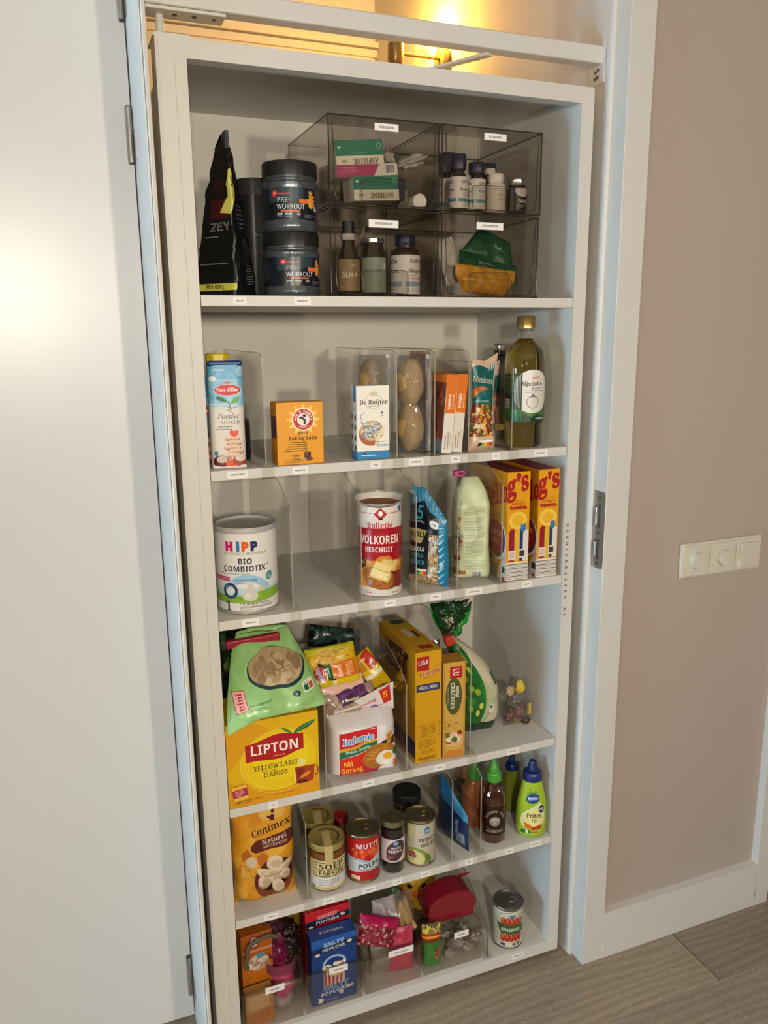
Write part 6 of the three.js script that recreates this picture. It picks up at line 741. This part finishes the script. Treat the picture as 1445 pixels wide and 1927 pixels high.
{ // sauces
  const green = mat([0.06, 0.30, 0.035], 0.4), blue = mat([0.006, 0.018, 0.13], 0.35), y = S[4];
  const siracha = (u, vb, vt, wpx, z, name, label, liquid, art, turn, group) => {
    const q = spot(u, vt, wpx, y, z), t = thing(name, label, 'bottle', [q.x, y + 0.0004, z], facing(q.x, z) + turn, group), H = q.h, r = q.r;
    part('bottle', lathe([[0, 0.001], [r * 0.9, 0.001], [r, 0.006], [r * 0.985, H * 0.30], [r, H * 0.50], [r * 0.93, H * 0.58], [r * 0.70, H * 0.66], [r * 0.52, H * 0.70], [r * 0.5, H * 0.755]], 40, 0.9), liquid, t);
    part('print', sleeve((v) => r * (0.992 + 0.012 * Math.abs(v - 0.5)), H * 0.12, H * 0.48, 2.0, 30, 8), art, t); part('neck_ring', new THREE.TorusGeometry(r * 0.54, 0.002, 8, 28).rotateX(Math.PI / 2).translate(0, H * 0.715, 0), liquid, t);
    part('cap', lathe([[r * 0.56, H * 0.735], [r * 0.60, H * 0.74], [r * 0.60, H * 0.83], [r * 0.54, H * 0.845], [r * 0.42, H * 0.855], [r * 0.40, H * 0.90], [r * 0.26, H * 0.93], [r * 0.17, H], [0, H]], 30, 0.5), green, t, 'green squirt cap');
  };
  const chili = printed(80, 80, (c, w, h) => { fill(c, '#2a0805', 0, 0, w, h); [...'SRIRACHA SAUS'].forEach((k, i, A) => { const a = (i - (A.length - 1) / 2) * 0.2; tx(c, k, w / 2 + Math.sin(a) * 30, 44 - Math.cos(a) * 30, 9, '#a8a4a2', { r: a }); }); oval(c, '#2a0805', w / 2, 42, 20, 16); oval(c, '#8f8b8a', w / 2, 42, 17, 13); oval(c, '#a9a6a4', w / 2, 40, 13, 8); oval(c, '#3a1815', w / 2, 44, 12, 3, 0, 1); specks(c, w / 2 - 14, 36, 28, 12, 30, ['#6a6462', '#bcb8b6'], 0.6, 2); curve(c, '#8f8b8a', [[12, 60], [w / 2, 72], [w - 12, 60]], 1); tx(c, 'HOT CHILI SAUCE', w / 2, 70, 7.5, '#b4b0ae', { w: 56 }); tx(c, '★ ★ ★', 14, 50, 4, '#8f8b8a', { r: 1.2 }); }, 0.3, 4);
  siracha(930, 1590, 1427, 50, -0.052, 'chili_sauce_bottle', 'dark red chili sauce bottle with a green squirt cap', mat([0.050, 0.010, 0.004], 0.1, { clearcoat: 1, clearcoatRoughness: 0.05 }), chili, 0.18, 'squirt-top sauce bottles');
  siracha(893, 1566, 1432, 48, -0.125, 'mayo_sauce_bottle', 'orange sauce bottle with a green squirt cap behind a clear divider', mat([0.40, 0.13, 0.03], 0.25), printed(80, 80, (c, w, h) => { fill(c, '#a9551f', 0, 0, w, h); oval(c, '#5c2430', w / 2 + 10, 46, 16, 20); rows(c, w / 2, 40, 20, 3, 5, '#c89aa0', 1.4); }, 0.35, 3), 0.4, 'squirt-top sauce bottles');
  const squeeze = (u, vb, vt, wpx, z, label, col, art, turn) => {
    const q = spot(u, vt, wpx, y, z), t = thing('squeeze_bottle', label, 'bottle', [onZ(u, (vt + vb) / 2, z).x, y + 0.0004, z], facing(q.x, z) + turn), H = q.h, r = q.r, prof = (v) => r * (v < 0.12 ? 0.90 + 0.10 * Math.sin(v / 0.12 * 1.57) : v < 0.5 ? 1 - 0.02 * ((v - 0.12) / 0.38) : 0.98 - 0.44 * Math.pow((v - 0.5) / 0.5, 1.35)), B = H * 0.76;
    part('bottle', lathe([[0, 0.001], [r * 0.86, 0.001], ...Array.from({ length: 24 }, (_, i) => [prof(i / 23), 0.002 + B * i / 23])], 44, 0.9).scale(1, 1, 0.72), col, t);
    if (art) part('print', sleeve((v) => prof(0.04 + v * 0.92) + 0.0004, 0.002 + B * 0.04, 0.002 + B * 0.96, 2.7, 40, 24).scale(1, 1, 0.722), art, t);
    part('cap', lathe([[r * 0.60, B - 0.002], [r * 0.64, B], [r * 0.62, B + H * 0.075], [r * 0.54, B + H * 0.10], [r * 0.32, B + H * 0.115], [r * 0.27, B + H * 0.20], [r * 0.18, B + H * 0.238], [0, H]], 32, 0.5), blue, t, 'dark blue cap');
  };
  squeeze(1000, 1578, 1431, 58, -0.034, 'bright green squeeze bottle of fries sauce with a dark blue cap', mat([0.30, 0.48, 0.03], 0.3), printed(106, 118, (c, w, h) => {
    fill(c, '#9cbc28', 0, 0, w, h); const X = w / 2; specks(c, X - 24, 8, 48, 44, 60, ['#3f5a1c', '#d8cf4a', '#c9832c', '#5c7a24'], 0.7, 1.8); tx(c, 'LEKKER & LUCHT', X, 22, 5.6, '#1c3a52', { r: -0.12, w: 34 }); oval(c, '#173d86', X + 2, 34, 20, 10.5, -0.08); oval(c, '#3a8a4a', X + 2, 34, 20, 10.5, -0.08, 1.3); tx(c, 'Remia', X + 2, 34, 10, '#e6e8ee', { skew: -0.2, r: -0.06, w: 30 });
    c.beginPath(); c.moveTo(X + 22, 44); c.bezierCurveTo(X - 6, 60, X - 30, 66, X - 30, 86); c.bezierCurveTo(X - 28, 108, X + 34, 108, X + 36, 82); c.bezierCurveTo(X + 37, 66, X + 30, 52, X + 22, 44); c.fillStyle = '#e0d68e'; c.fill(); c.strokeStyle = '#e8ece0'; c.lineWidth = 2.4; c.stroke(); oval(c, '#22305c', X + 26, 58, 9); tx(c, '5%', X + 26, 58, 9, '#e4e6ee'); tx(c, 'Frites', X + 6, 72, 14, '#1d1c1a', { w: 40 }); tx(c, 'lijn', X + 8, 83, 9, '#2c2b28', { w: 14 }); poly(c, '#c96a1e', [[X - 22, 88], [X - 8, 92], [X + 4, 98], [X + 30, 92], [X + 24, 103], [X, 106], [X - 18, 100]]); poly(c, '#b5341a', [[X + 2, 98], [X + 30, 93], [X + 22, 104], [X, 106]]); fill(c, '#0e5a4a', X - 30, 106, 26, 8); fill(c, '#d8d8c4', X - 16, 106, 7, 7); rows(c, X - 2, 109, 32, 1, 3, '#b03038', 2.4);
  }, 0.32, 5), 0.1);
  squeeze(962, 1552, 1421, 38, -0.14, 'olive green squeeze bottle with a dark blue cap behind the fries sauce', mat([0.20, 0.22, 0.015], 0.35), null, 0.5);
  jar('mustard_jar', 'small jar of mustard with a dark lid behind the fish pouch', { u: 870, vb: 1545, vt: 1474, wpx: 34, y, z: -0.20, glass: pane([0.9, 0.9, 0.8], 0.03), content: mat([0.22, 0.18, 0.03], 0.5), lid: mat([0.02, 0.016, 0.014], 0.4), lidH: 0.012 });
  const p = onZ(868, 1450, -0.30), k = thing('spice_packet', 'narrow orange packet standing against the back of the fifth shelf', 'package', [p.x, y + 0.0004, -0.30]); part('packet', softBox(0.016, S[3] - TH - 0.03 - y, 0.05, 0.002), mat([0.42, 0.17, 0.03], 0.5), k); part('flap', softBox(0.0165, 0.012, 0.051, 0.002).translate(0, S[3] - TH - 0.042 - y, 0), mat([0.35, 0.14, 0.03], 0.5), k);
}
divider(4, 579, 1692, 1548, 0.03, 'clear shelf divider beside the prawn cracker bag'); divider(4, 850, 1619, 1470, 0.03, 'clear shelf divider just before the fish pouch'); divider(4, 903.5, 1605, 1460, 0.03, 'clear shelf divider in front of the orange sauce bottle');

// ---------- bottom of the rack ----------
const BY = S[5];
function bin(u0, u1, v0, v1, hf, hb, deep, text, lab, label, tint = [0.955, 0.945, 0.93]) {
  const a = onY(u0, v0, BY + 0.001), b = onY(u1, v1, BY + 0.001), W = b.x - a.x, z0 = -0.012, t = thing('clear_bin', label, 'storage box', [(a.x + b.x) / 2, BY + 0.0004, z0]), w = W / 2, k = 0.0016, m = pane(tint, 0.03);
  const side = (x) => extrude([[0, 0], [deep, 0], [deep, hb], [0.06, hb], [0, hf]], k).rotateY(Math.PI / 2).translate(x, 0, 0);
  part('shell', join([bx(-w + k, w - k, 0, k, -deep, 0), bx(-w + k, w - k, k, hf, -k, 0), bx(-w + k, w - k, k, hb, -deep, -deep + k), side(-w), side(w - k)]), m, t);
  part('rim', join([new RoundedBoxGeometry(W, 0.006, 0.010, 2, 0.002).translate(0, hf, -0.001), tube([[-w, hf, 0], [-w, hb, -0.06], [-w, hb, -deep]], 0.0012, 14, 5), tube([[w, hf, 0], [w, hb, -0.06], [w, hb, -deep]], 0.0012, 14, 5)]), pane([0.86, 0.84, 0.80], 0.05), t);
  const p = onZ((lab[0] + lab[1]) / 2, lab[2], z0 + 0.006), lw = (lab[1] - lab[0]) * mpp(p);
  part('name_label', softBox(lw, 0.0165, 0.0007, 0.0002, [[0, 0, 0.01, 0.1], [0, 0, 0.01, 0.1], [0, 0, 0.01, 0.1], [0, 0, 0.01, 0.1], [0, 0, 1, 1], [0, 0, 0.01, 0.1]]).translate(p.x - t.position.x, hf - 0.006, 0.0062), printed(lw * 1000, 16.5, (c, pw, ph) => { fill(c, '#e6e4e4', 0, 0, pw, ph); tx(c, text, pw / 2, ph / 2, 6, '#1a1a1c', { w: pw * 0.5 }); }, 0.5, 8), t, 'white sticker with black capitals');
  return t;
}
bin(456, 571, 1941, 1909, 0.096, 0.125, 0.16, 'SNOEPJES', [498, 535, 1842], 'clear bin with sweets and orange cartons at the left end of the bottom');
bin(576, 684, 1907, 1877, 0.096, 0.125, 0.16, 'POPCORN', [618, 655, 1807], 'clear bin packed with popcorn cartons');
bin(690, 797, 1876, 1846, 0.092, 0.102, 0.135, 'CHIPS & ZOUTJES', [729, 780, 1777], 'clear bin with a pink pouch beneath bags of snacks');
bin(803, 911, 1844, 1810, 0.088, 0.098, 0.135, 'SNOEP', [853, 883, 1770], 'clear bin under the glossy red gift box');
const at = (u, v) => onY(u, v, BY);
{ // inside the sweets bin
  const orange = (c, w, h) => { fill(c, '#a8560e', 0, 0, w, h); fill(c, '#b8660f', 0, h * 0.3, w, h); oval(c, '#7a1c16', w * 0.42, 20, 12, 15); oval(c, '#d8cfc8', w * 0.42, 20, 9, 12); oval(c, '#4a4038', w * 0.42, 20, 4, 8); fill(c, '#d8a9a0', 0, 40, w, 1.4); fill(c, '#d8c0b0', 0, 43, w, 1); oval(c, '#b8a694', w * 0.52, 74, 22, 20); oval(c, '#cdbba8', w * 0.5, 70, 16, 13); fill(c, '#4a88b8', w * 0.48, 52, 18, 12); specks(c, w * 0.2, 66, w * 0.6, 24, 40, ['#c8b49c', '#a08468', '#e0d4c4'], 2, 6); rows(c, 8, h - 20, w * 0.7, 3, 5, '#7a3c0a', 1.4); };
  const base = { w: 0.070, base: '#9a500e', front: orange };
  const y1 = BY + 0.0024;
  const mk = (spec, label, u, y0, z) => { const { map, geo } = cartonParts(spec), p = onZ(u, 1800, z), o = thing('wafer_carton', label, 'carton', [p.x, y0, z - spec.d / 2], 0.05); part('carton', geo, mat(0xffffff, 0.4, { map }), o); };
  mk({ ...base, h: 0.205, d: 0.05 }, 'orange sweets carton standing upright in the left bin', 483, y1, -0.055);
  mk({ w: 0.062, h: 0.088, d: 0.024, base: '#9a7038', front: (c, w, h) => { fill(c, '#a3783c', 0, 0, w, h); fill(c, '#a9661a', 0, h * 0.55, w, h * 0.45); rows(c, 6, h * 0.62, w - 12, 4, 6, '#7a4a12', 1.4); fill(c, '#b8946a', w * 0.1, 8, w * 0.75, h * 0.4); } }, 'small tan and orange carton at the front of the left bin', 484, y1, -0.020);
  const p = onZ(529, 1850, -0.060), j = thing('candy_jar', 'clear round jar of pink candy in the left bin', 'jar', [p.x, y1, -0.062]), r = 0.033, H = 0.125;
  part('jar', lathe([[0, 0.001], [r * 0.9, 0.001], [r, 0.008], [r, H]], 36, 0.8), pane([0.97, 0.96, 0.95], 0.02), j); part('candy', lump(r * 0.86, H * 0.36, r * 0.86, 0.16, 4, 3, 4).translate(0.004, H * 0.50, 0), mat([0.48, 0.045, 0.16], 0.6), j, 'pink candy'); part('candy_grit', lump(r * 0.8, 0.016, r * 0.8, 0.2, 9, 4, 3).translate(0, 0.020, 0), mat([0.35, 0.29, 0.27], 0.7), j, 'pale sugar grit'); part('band', sleeve(r + 0.0006, H * 0.80, H * 1.0, 6.28, 30), mat([0.42, 0.10, 0.20], 0.3, { transmission: 0.6, thickness: 0, side: THREE.DoubleSide }), j);
  const dark = [[0.055, 0.012, 0.02], [0.13, 0.008, 0.045], [0.02, 0.012, 0.012], [0.30, 0.27, 0.22], [0.05, 0.02, 0.015]];
  [[505, 1755, -0.09, 0.030], [520, 1785, -0.075, 0.026], [540, 1778, -0.085, 0.026], [500, 1808, -0.075, 0.020], [549, 1808, -0.068, 0.018], [544, 1766, -0.12, 0.024]].forEach(([u, v, z, s], i) => { const q = onZ(u, v, z), o = thing('chocolate_bag', ['dark wrapped chocolate bag high at the back of the left bin', 'deep pink chocolate bag above the candy jar', 'dark plum chocolate bag beside the candy jar', 'small black wrapped chocolate by the orange carton', 'beige wrapped chocolate at the right of the candy jar', 'brown chocolate bag at the rear right of the left bin'][i], 'bag', [q.x, q.y, z]); part('wrapper', lump(s, s * 1.25, s * 0.8, 0.55, i * 3 + 1, 2.4, 4), mat(dark[i % 5], 0.22), o); part('twist', lump(s * 0.5, s * 0.25, s * 0.2, 0.6, i, 3, 2).translate(0, s * 1.25, 0), mat(dark[(i + 2) % 5], 0.22), o); });
  const b = onZ(475, 1790, -0.036), rb = thing('gift_ribbon', 'curled grey-brown ribbon hanging over the orange carton', 'ribbon', [b.x, b.y, -0.036]); part('ribbon', tube([[-0.012, -0.012, 0], [-0.008, 0.012, 0.002], [0.014, 0.022, 0], [0.040, 0.022, -0.010], [0.058, 0.012, -0.014]], 0.0052, 30, 8).scale(1, 1, 0.5), mat([0.11, 0.085, 0.05], 0.5), rb); part('tail', tube([[-0.012, -0.012, 0], [-0.016, -0.030, 0.002], [-0.012, -0.042, 0.002]], 0.005, 14, 8).scale(1, 1, 0.5), mat([0.11, 0.085, 0.05], 0.5), rb);
}
{ // popcorn
  const art = (sweet) => (c, w, h) => {
    const A = sweet ? '#a51220' : '#12397c', B = sweet ? '#c0202c' : '#1c56a4'; fill(c, A, 0, 0, w, h); fill(c, B, 0, 0, w, 22); poly(c, '#0f1f44', [[0, 26], [w, 16], [w, 30], [0, 40]]); tx(c, sweet ? 'SWEET' : 'SALTY', w * 0.5, 18, 13, sweet ? '#d8444c' : '#4f9ad0', { r: -0.06, w: 48, st: '#dfe6ee', sw: 0.9 }); tx(c, 'POPCORN', w * 0.5, 31, 10, '#d8dce2', { r: -0.06, w: 56 }); oval(c, '#d8cdb4', w * 0.14, 40, 6, 4); oval(c, '#d8cdb4', w * 0.84, 24, 6, 4);
    oval(c, '#9fb4d0', w * 0.5, h * 0.42, 28, 22); oval(c, A, w * 0.5, h * 0.42, 22, 17); fill(c, '#cdb7a8', w * 0.26, h * 0.52, w * 0.46, h * 0.22); for (let i = 0; i < 5; i++) poly(c, '#9c2a2c', [[w * (0.26 + i * 0.095), h * 0.50], [w * (0.31 + i * 0.095), h * 0.50], [w * (0.33 + i * 0.08), h * 0.74], [w * (0.29 + i * 0.08), h * 0.74]]); oval(c, '#d9b46c', w * 0.62, h * 0.56, 20, 8, -0.3); specks(c, w * 0.25, h * 0.42, w * 0.5, h * 0.1, 30, ['#e6d8b4', '#d3b878', '#efe6cc'], 3, 6);
    tx(c, sweet ? 'SWEET' : 'SALTY', w * 0.52, h * 0.76, 15, '#5a86b4', { w: 60, r: -0.08, st: '#cfd8e4', sw: 0.8 }); tx(c, 'POPCORN', w * 0.5, h * 0.84, 13, '#dcdfe4', { w: 68, r: -0.1 }); for (const [x, y2] of [[0.2, 0.93], [0.62, 0.88], [0.86, 0.84]]) specks(c, w * x - 5, h * y2 - 4, 10, 8, 7, ['#d8cba8', '#c2b088', '#e6dcc0'], 2, 4); rows(c, w * 0.3, h * 0.95, w * 0.4, 1, 3, '#9fb4d0', 1.6);
  };
  const top = (col) => (c, w, h) => { fill(c, col, 0, 0, w, h); tx(c, 'POPCORN', w * 0.5, h * 0.5, 10, '#c9ccd2', { w: 56 }); };
  for (const [u, z, hgt, sweet, label] of [[630, -0.022, 0.172, 0, 'blue salty popcorn carton at the front of the popcorn bin'], [618, -0.070, 0.206, 1, 'red sweet popcorn carton at the back of the popcorn bin']]) {
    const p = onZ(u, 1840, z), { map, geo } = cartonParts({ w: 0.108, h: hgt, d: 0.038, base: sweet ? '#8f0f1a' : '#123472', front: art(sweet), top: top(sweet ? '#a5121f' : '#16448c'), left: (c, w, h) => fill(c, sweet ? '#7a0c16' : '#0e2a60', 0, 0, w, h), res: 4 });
    const o = thing('popcorn_carton', label, 'carton', [onZ(630, 1840, -0.022).x + (z + 0.022) * -0.02, BY + 0.0024, z - 0.019], 0); part('carton', geo, mat(0xffffff, 0.35, { map }), o);
  }
  const o = thing('cookie_tin', 'round dark yellow tub at the back behind the red popcorn carton', 'tub', [0.188, BY + 0.0006, -0.225]); part('tub', lathe([[0, 0.001], [0.038, 0.001], [0.041, 0.004], [0.041, 0.125]], 30), mat([0.40, 0.27, 0.03], 0.4), o); part('lid', lathe([[0.042, 0.125], [0.043, 0.127], [0.043, 0.140], [0.040, 0.144], [0, 0.144]], 30), mat([0.20, 0.13, 0.02], 0.4), o);
}
{ // snacks on the third bin
  const pinkP = onZ(752, 1820, -0.05), t = thing('candy_pouch', 'flat pink candy pouch standing inside the snack bin', 'pouch', [onZ(757, 1830, -0.04).x, BY + 0.0024, -0.050], -0.15); part('pouch', bagGeo({ w: 0.062, h: 0.118, d: 0.03, sd: 150, wr: 0.003 }), printed(62, 118, (c, w, h) => { fill(c, '#b83a58', 0, 0, w, h); fill(c, '#c24c66', 0, 20, w, 3); specks(c, 0, 0, w, h, 30, ['#b03450', '#c04660'], 4, 10); }, 0.35, 3, { side: THREE.DoubleSide }), t);
  const g2 = thing('candy_pouch', 'pale clear pouch of grey sweets standing inside the snack bin', 'pouch', [onZ(722, 1822, -0.05).x, BY + 0.0024, -0.060]); part('pouch', bagGeo({ w: 0.060, h: 0.100, d: 0.03, sd: 153, wr: 0.004 }), mat([0.36, 0.31, 0.28], 0.3, { transmission: 0.3, thickness: 0, side: THREE.DoubleSide }), g2);
  const lay = (name, label, cat, geo, m, u, v, z, rot) => { const p = onZ(u, v, z), o = thing(name, label, cat, [p.x, p.y, z]); part('bag', geo, m, o); o.rotation.set(...rot, 'YXZ'); return [o, p]; };
  lay('crisp_bag', 'deep red candy bag with a magenta seal lying over the snack bin edge', 'bag', bagGeo({ w: 0.098, h: 0.066, d: 0.034, sd: 160, wr: 0.006, half: (v) => 0.9 + 0.1 * v }).translate(0, -0.033, 0), printed(115, 85, (c, w, h) => { fill(c, '#6f1526', 0, 0, w, h); specks(c, 0, 26, w, h - 26, 160, ['#7f1a2c', '#8f3444', '#5a0e1c', '#b88a8a', '#8a2434'], 2, 6); fill(c, '#a8104e', 0, 0, w, 26); }, 0.24, 3, { side: THREE.DoubleSide }), 710, 1752, -0.034, [-0.35, 0, -0.36]);
  const [st] = lay('snack_stick_bag', 'clear bag of pale breadsticks lying on the snack bin', 'bag', bagGeo({ w: 0.098, h: 0.105, d: 0.06, sd: 165, wr: 0.006 }).translate(0, -0.052, 0), film([0.84, 0.80, 0.78], 0.2), 742, 1722, -0.078, [-0.2, 0, 0.0]);
  for (let i = 0; i < 9; i++) part('breadstick', new THREE.CylinderGeometry(0.0055, 0.006, 0.070, 10).rotateZ((i % 3 - 1) * 0.22 + 0.25).translate(0.004 + (i % 5) * 0.0085, -0.004 + (i % 2) * 0.006, -0.010 + Math.floor(i / 3) * 0.011), mat([0.52, 0.35, 0.12], 0.7), st, 'pale breadstick');
  part('paper_liner', bagGeo({ w: 0.056, h: 0.082, d: 0.03, sd: 170, wr: 0.008 }).translate(-0.030, -0.026, 0.012), mat([0.42, 0.39, 0.42], 0.35, { transmission: 0.15, thickness: 0, side: THREE.DoubleSide }), st, 'white plastic liner');
  lay('crisp_bag', 'dark crinkled snack bag behind the breadsticks', 'bag', bagGeo({ w: 0.09, h: 0.08, d: 0.04, sd: 175, wr: 0.008 }).translate(0, -0.05, 0), mat([0.06, 0.03, 0.02], 0.25, { side: THREE.DoubleSide }), 778, 1742, -0.10, [-0.2, 0, -0.4]);
  lay('crisp_bag', 'green snack bag far back behind the breadsticks', 'bag', bagGeo({ w: 0.07, h: 0.07, d: 0.03, sd: 178, wr: 0.005 }).translate(0, -0.045, 0), mat([0.012, 0.11, 0.05], 0.35, { side: THREE.DoubleSide }), 752, 1684, -0.20, [0, 0, 0.1]);
}
{ // chick toy
  const z = -0.203, r = 0.050, H = 0.225, p = onZ(789, 1686, z + r), t = thing('chick_toy', 'round yellow toy chick with an orange diamond beak', 'toy', [p.x + 0.012, BY + 0.0006, z], facing(p.x, z) + 0.04);
  part('body', lathe([[0, 0.001], [r * 0.8, 0.001], [r * 0.95, 0.02], [r, H * 0.35], [r * 0.99, H * 0.72], [r * 0.85, H * 0.9], [r * 0.4, H], [0, H]], 36, 1.2), mat([0.60, 0.35, 0.02], 0.7), t);
  const face = p.y - BY, on = (x) => Math.sqrt(Math.max(0, r * r - x * x)) + 0.0008;
  for (const x of [-0.017, 0.019]) part('eye', new THREE.SphereGeometry(0.0072, 16, 12).scale(1, 1.05, 0.4).rotateY(x * 20).translate(x, face + 0.025, on(x)), black, t); for (const x of [-0.031, 0.033]) part('cheek', new THREE.SphereGeometry(0.010, 16, 12).scale(1, 1, 0.2).rotateY(x * 22).translate(x, face + 0.006, on(x)), mat([0.62, 0.19, 0.05], 0.8), t);
  part('beak', new THREE.OctahedronGeometry(0.0130).scale(0.95, 1.15, 0.45).translate(0, face + 0.004, on(0) + 0.001), mat([0.72, 0.11, 0.005], 0.6), t);
}
{ // red heart box, lollipop, green pouch, loose wrapped sweets
  const p = onZ(872, 1762, -0.040), t = thing('gift_box', 'glossy deep red gift box with a rounded lid resting on the clear bin', 'box', [p.x - 0.028, BY + 0.1035, -0.072], -0.04);
  const redG = mat([0.20, 0.004, 0.014], 0.16, { clearcoat: 0.6 }), s = new THREE.Shape(); s.moveTo(-0.060, 0.022); s.lineTo(0.058, 0.022); s.quadraticCurveTo(0.063, 0.045, 0.045, 0.060); s.quadraticCurveTo(0.030, 0.072, 0.002, 0.070); s.quadraticCurveTo(-0.040, 0.066, -0.056, 0.046); s.closePath();
  part('base', new RoundedBoxGeometry(0.114, 0.024, 0.062, 3, 0.005).translate(0, 0.012, 0), redG, t); part('lid', new THREE.ExtrudeGeometry(s, { depth: 0.052, bevelEnabled: true, bevelSize: 0.003, bevelThickness: 0.006, bevelSegments: 4, curveSegments: 12 }).translate(0, 0.0035, -0.026), redG, t); part('sticker', new THREE.SphereGeometry(0.005, 10, 8).scale(1, 0.8, 0.25).translate(0.026, 0.066, 0.030), mat([0.7, 0.4, 0.42], 0.4), t, 'small pink heart sticker');
  const q = onZ(843, 1672, -0.13), l = thing('candy_cane', 'curved red foil candy ring with a lilac band behind the red gift box', 'candy', [q.x, q.y, -0.13]); part('foil', new THREE.TorusGeometry(0.018, 0.0105, 12, 28, 4.2).rotateZ(-0.5), mat([0.30, 0.008, 0.02], 0.22, { clearcoat: 0.4 }), l); part('band', softBox(0.05, 0.014, 0.012, 0.002).rotateZ(0.2).translate(-0.004, -0.034, 0.004), mat([0.16, 0.14, 0.22], 0.4), l); part('stem', tube([[0.004, -0.02, 0], [0.006, -0.06, -0.004], [0.004, -0.10, -0.006]], 0.003, 12, 6), mat([0.5, 0.46, 0.4], 0.5), l); part('tail', new THREE.ConeGeometry(0.007, 0.04, 10).scale(1, 1, 0.4).rotateZ(-1.5).translate(0.048, 0.028, 0), mat([0.28, 0.01, 0.015], 0.3), l);
  const g = at(823, 1838), k = thing('green_pouch', 'slim bright green snack pouch standing with a red patterned top', 'pouch', [g.x, BY + 0.0026, -0.036], -0.2), H = onZ(818, 1741, -0.03).y - BY; part('pouch', bagGeo({ w: 0.047, h: H, d: 0.034, sd: 190, wr: 0.003, thick: (s2, v) => Math.sqrt(Math.max(0, 1 - s2 * s2)) * Math.min(1, v * 10) * (v > 0.7 ? Math.max(0.15, 1 - (v - 0.7) * 3) : 1) }), printed(47, 120, (c, w, h) => { fill(c, '#33862c', 0, 0, w, h); fill(c, '#7a6a3a', 0, 0, w, 22); specks(c, 0, 0, w, 22, 40, ['#c8b050', '#4a3a24', '#8a7a4a', '#d8c838', '#3a2a1c'], 1, 5); fill(c, '#a8201c', 0, 22, w, 16); fill(c, '#d8902c', 0, 27, w, 5); oval(c, '#8a6a34', w * 0.78, 74, 8, 16); specks(c, w * 0.62, 60, 14, 30, 20, ['#c89a5a', '#5a3a1c', '#a83420'], 1, 4); }, 0.28, 4, { side: THREE.DoubleSide }), k);
  const ws = at(885, 1800); for (let i = 0; i < 10; i++) { const o = thing('wrapped_sweet', 'clear-wrapped pale sweet lying in the bin under the red gift box', 'sweet', [onY(852 + (i % 5) * 12, 1810 - (i % 5) * 3, BY).x + (i > 4 ? 0.006 : 0), BY + 0.012 + (i > 4 ? 0.022 : 0), -0.045 - (i % 3) * 0.022], i, 'clear-wrapped sweets in the bin'); part('wrapper', lump(0.0155, 0.0105, 0.0125, 0.45, i + 2, 2.4, 3), mat([0.50, 0.47, 0.43], 0.2, { transmission: 0.4, thickness: 0, side: THREE.DoubleSide }), o); part('sweet', lump(0.008, 0.006, 0.007, 0.2, i, 2, 1), mat([[0.35, 0.22, 0.18], [0.05, 0.04, 0.035], [0.45, 0.4, 0.36]][i % 3], 0.4), o); }
}
can('sausage_can', 'white striped tin of frankfurters with a red sausage picture and ring-pull top', { u: 955, vb: 1790, vt: 1693, wpx: 57, y: BY, metal: mat([0.28, 0.27, 0.26], 0.32, { metalness: 0.9 }), turn: 0.25, art: printed(232, 108, (c, w, h) => { const X = w / 2; fill(c, '#c9c6b2', 0, 0, w, h); for (let i = 0; i < 12; i++) curve(c, ['#7a7a66', '#a8a894'][i % 2], [[0, 6 + i * 9], [X - 60, 2 + i * 9], [X - 30, 10 + i * 8], [X, 2 + i * 9], [X + 40, -8 + i * 9]], 2.2); oval(c, '#3a70a8', X + 2, 16, 7, 6); for (let k = 0; k < 5; k++) { oval(c, '#a8321f', X - 20 + k * 11, 32, 6.5, 13); oval(c, '#a8321f', X - 20 + k * 11, 80, 6.5, 13); oval(c, '#cf6a4a', X - 21 + k * 11, 28, 2, 6); oval(c, '#cf6a4a', X - 21 + k * 11, 76, 2, 6); } poly(c, '#35562a', [[X - 38, 38], [X + 38, 44], [X + 38, 70], [X - 26, 68]]); tx(c, 'KNAKWORST', X + 2, 56, 14, '#cfd4bc', { w: 54, r: 0.04 }); fill(c, '#27486a', X - 26, 97, 12, 8); fill(c, '#2a4a3a', X + 4, 98, 8, 6); fill(c, '#1c1c1c', X + 18, 97, 7, 7); }, 0.38, 4) });
{ // tall divider on the bottom
  const t = thing('shelf_divider', 'clear divider on the bottom panel beside the frankfurter tin', 'divider', [at(918, 1804).x, BY + 0.0002, -0.006]); const s = [[0, 0.002], [0, 0.082], [0.003, 0.086], [0.20, 0.205], [0.36, 0.205], [0.36, 0.002]];
  part('panel', extrude(s, 0.0018).rotateY(Math.PI / 2).translate(-0.0009, 0, 0), clearPane, t); part('front_edge', join([bx(-0.001, 0.001, 0.002, 0.084, 0, 0.0008), tube([[0, 0.084, 0], [0, 0.205, -0.2]], 0.0009, 10, 5)]), mat([0.10, 0.09, 0.075], 0.2), t); part('foot', softBox(0.026, 0.0018, 0.37, 0.0005).translate(0, 0, -0.182), clearPane, t);
}
renderer.render(scene, camera);
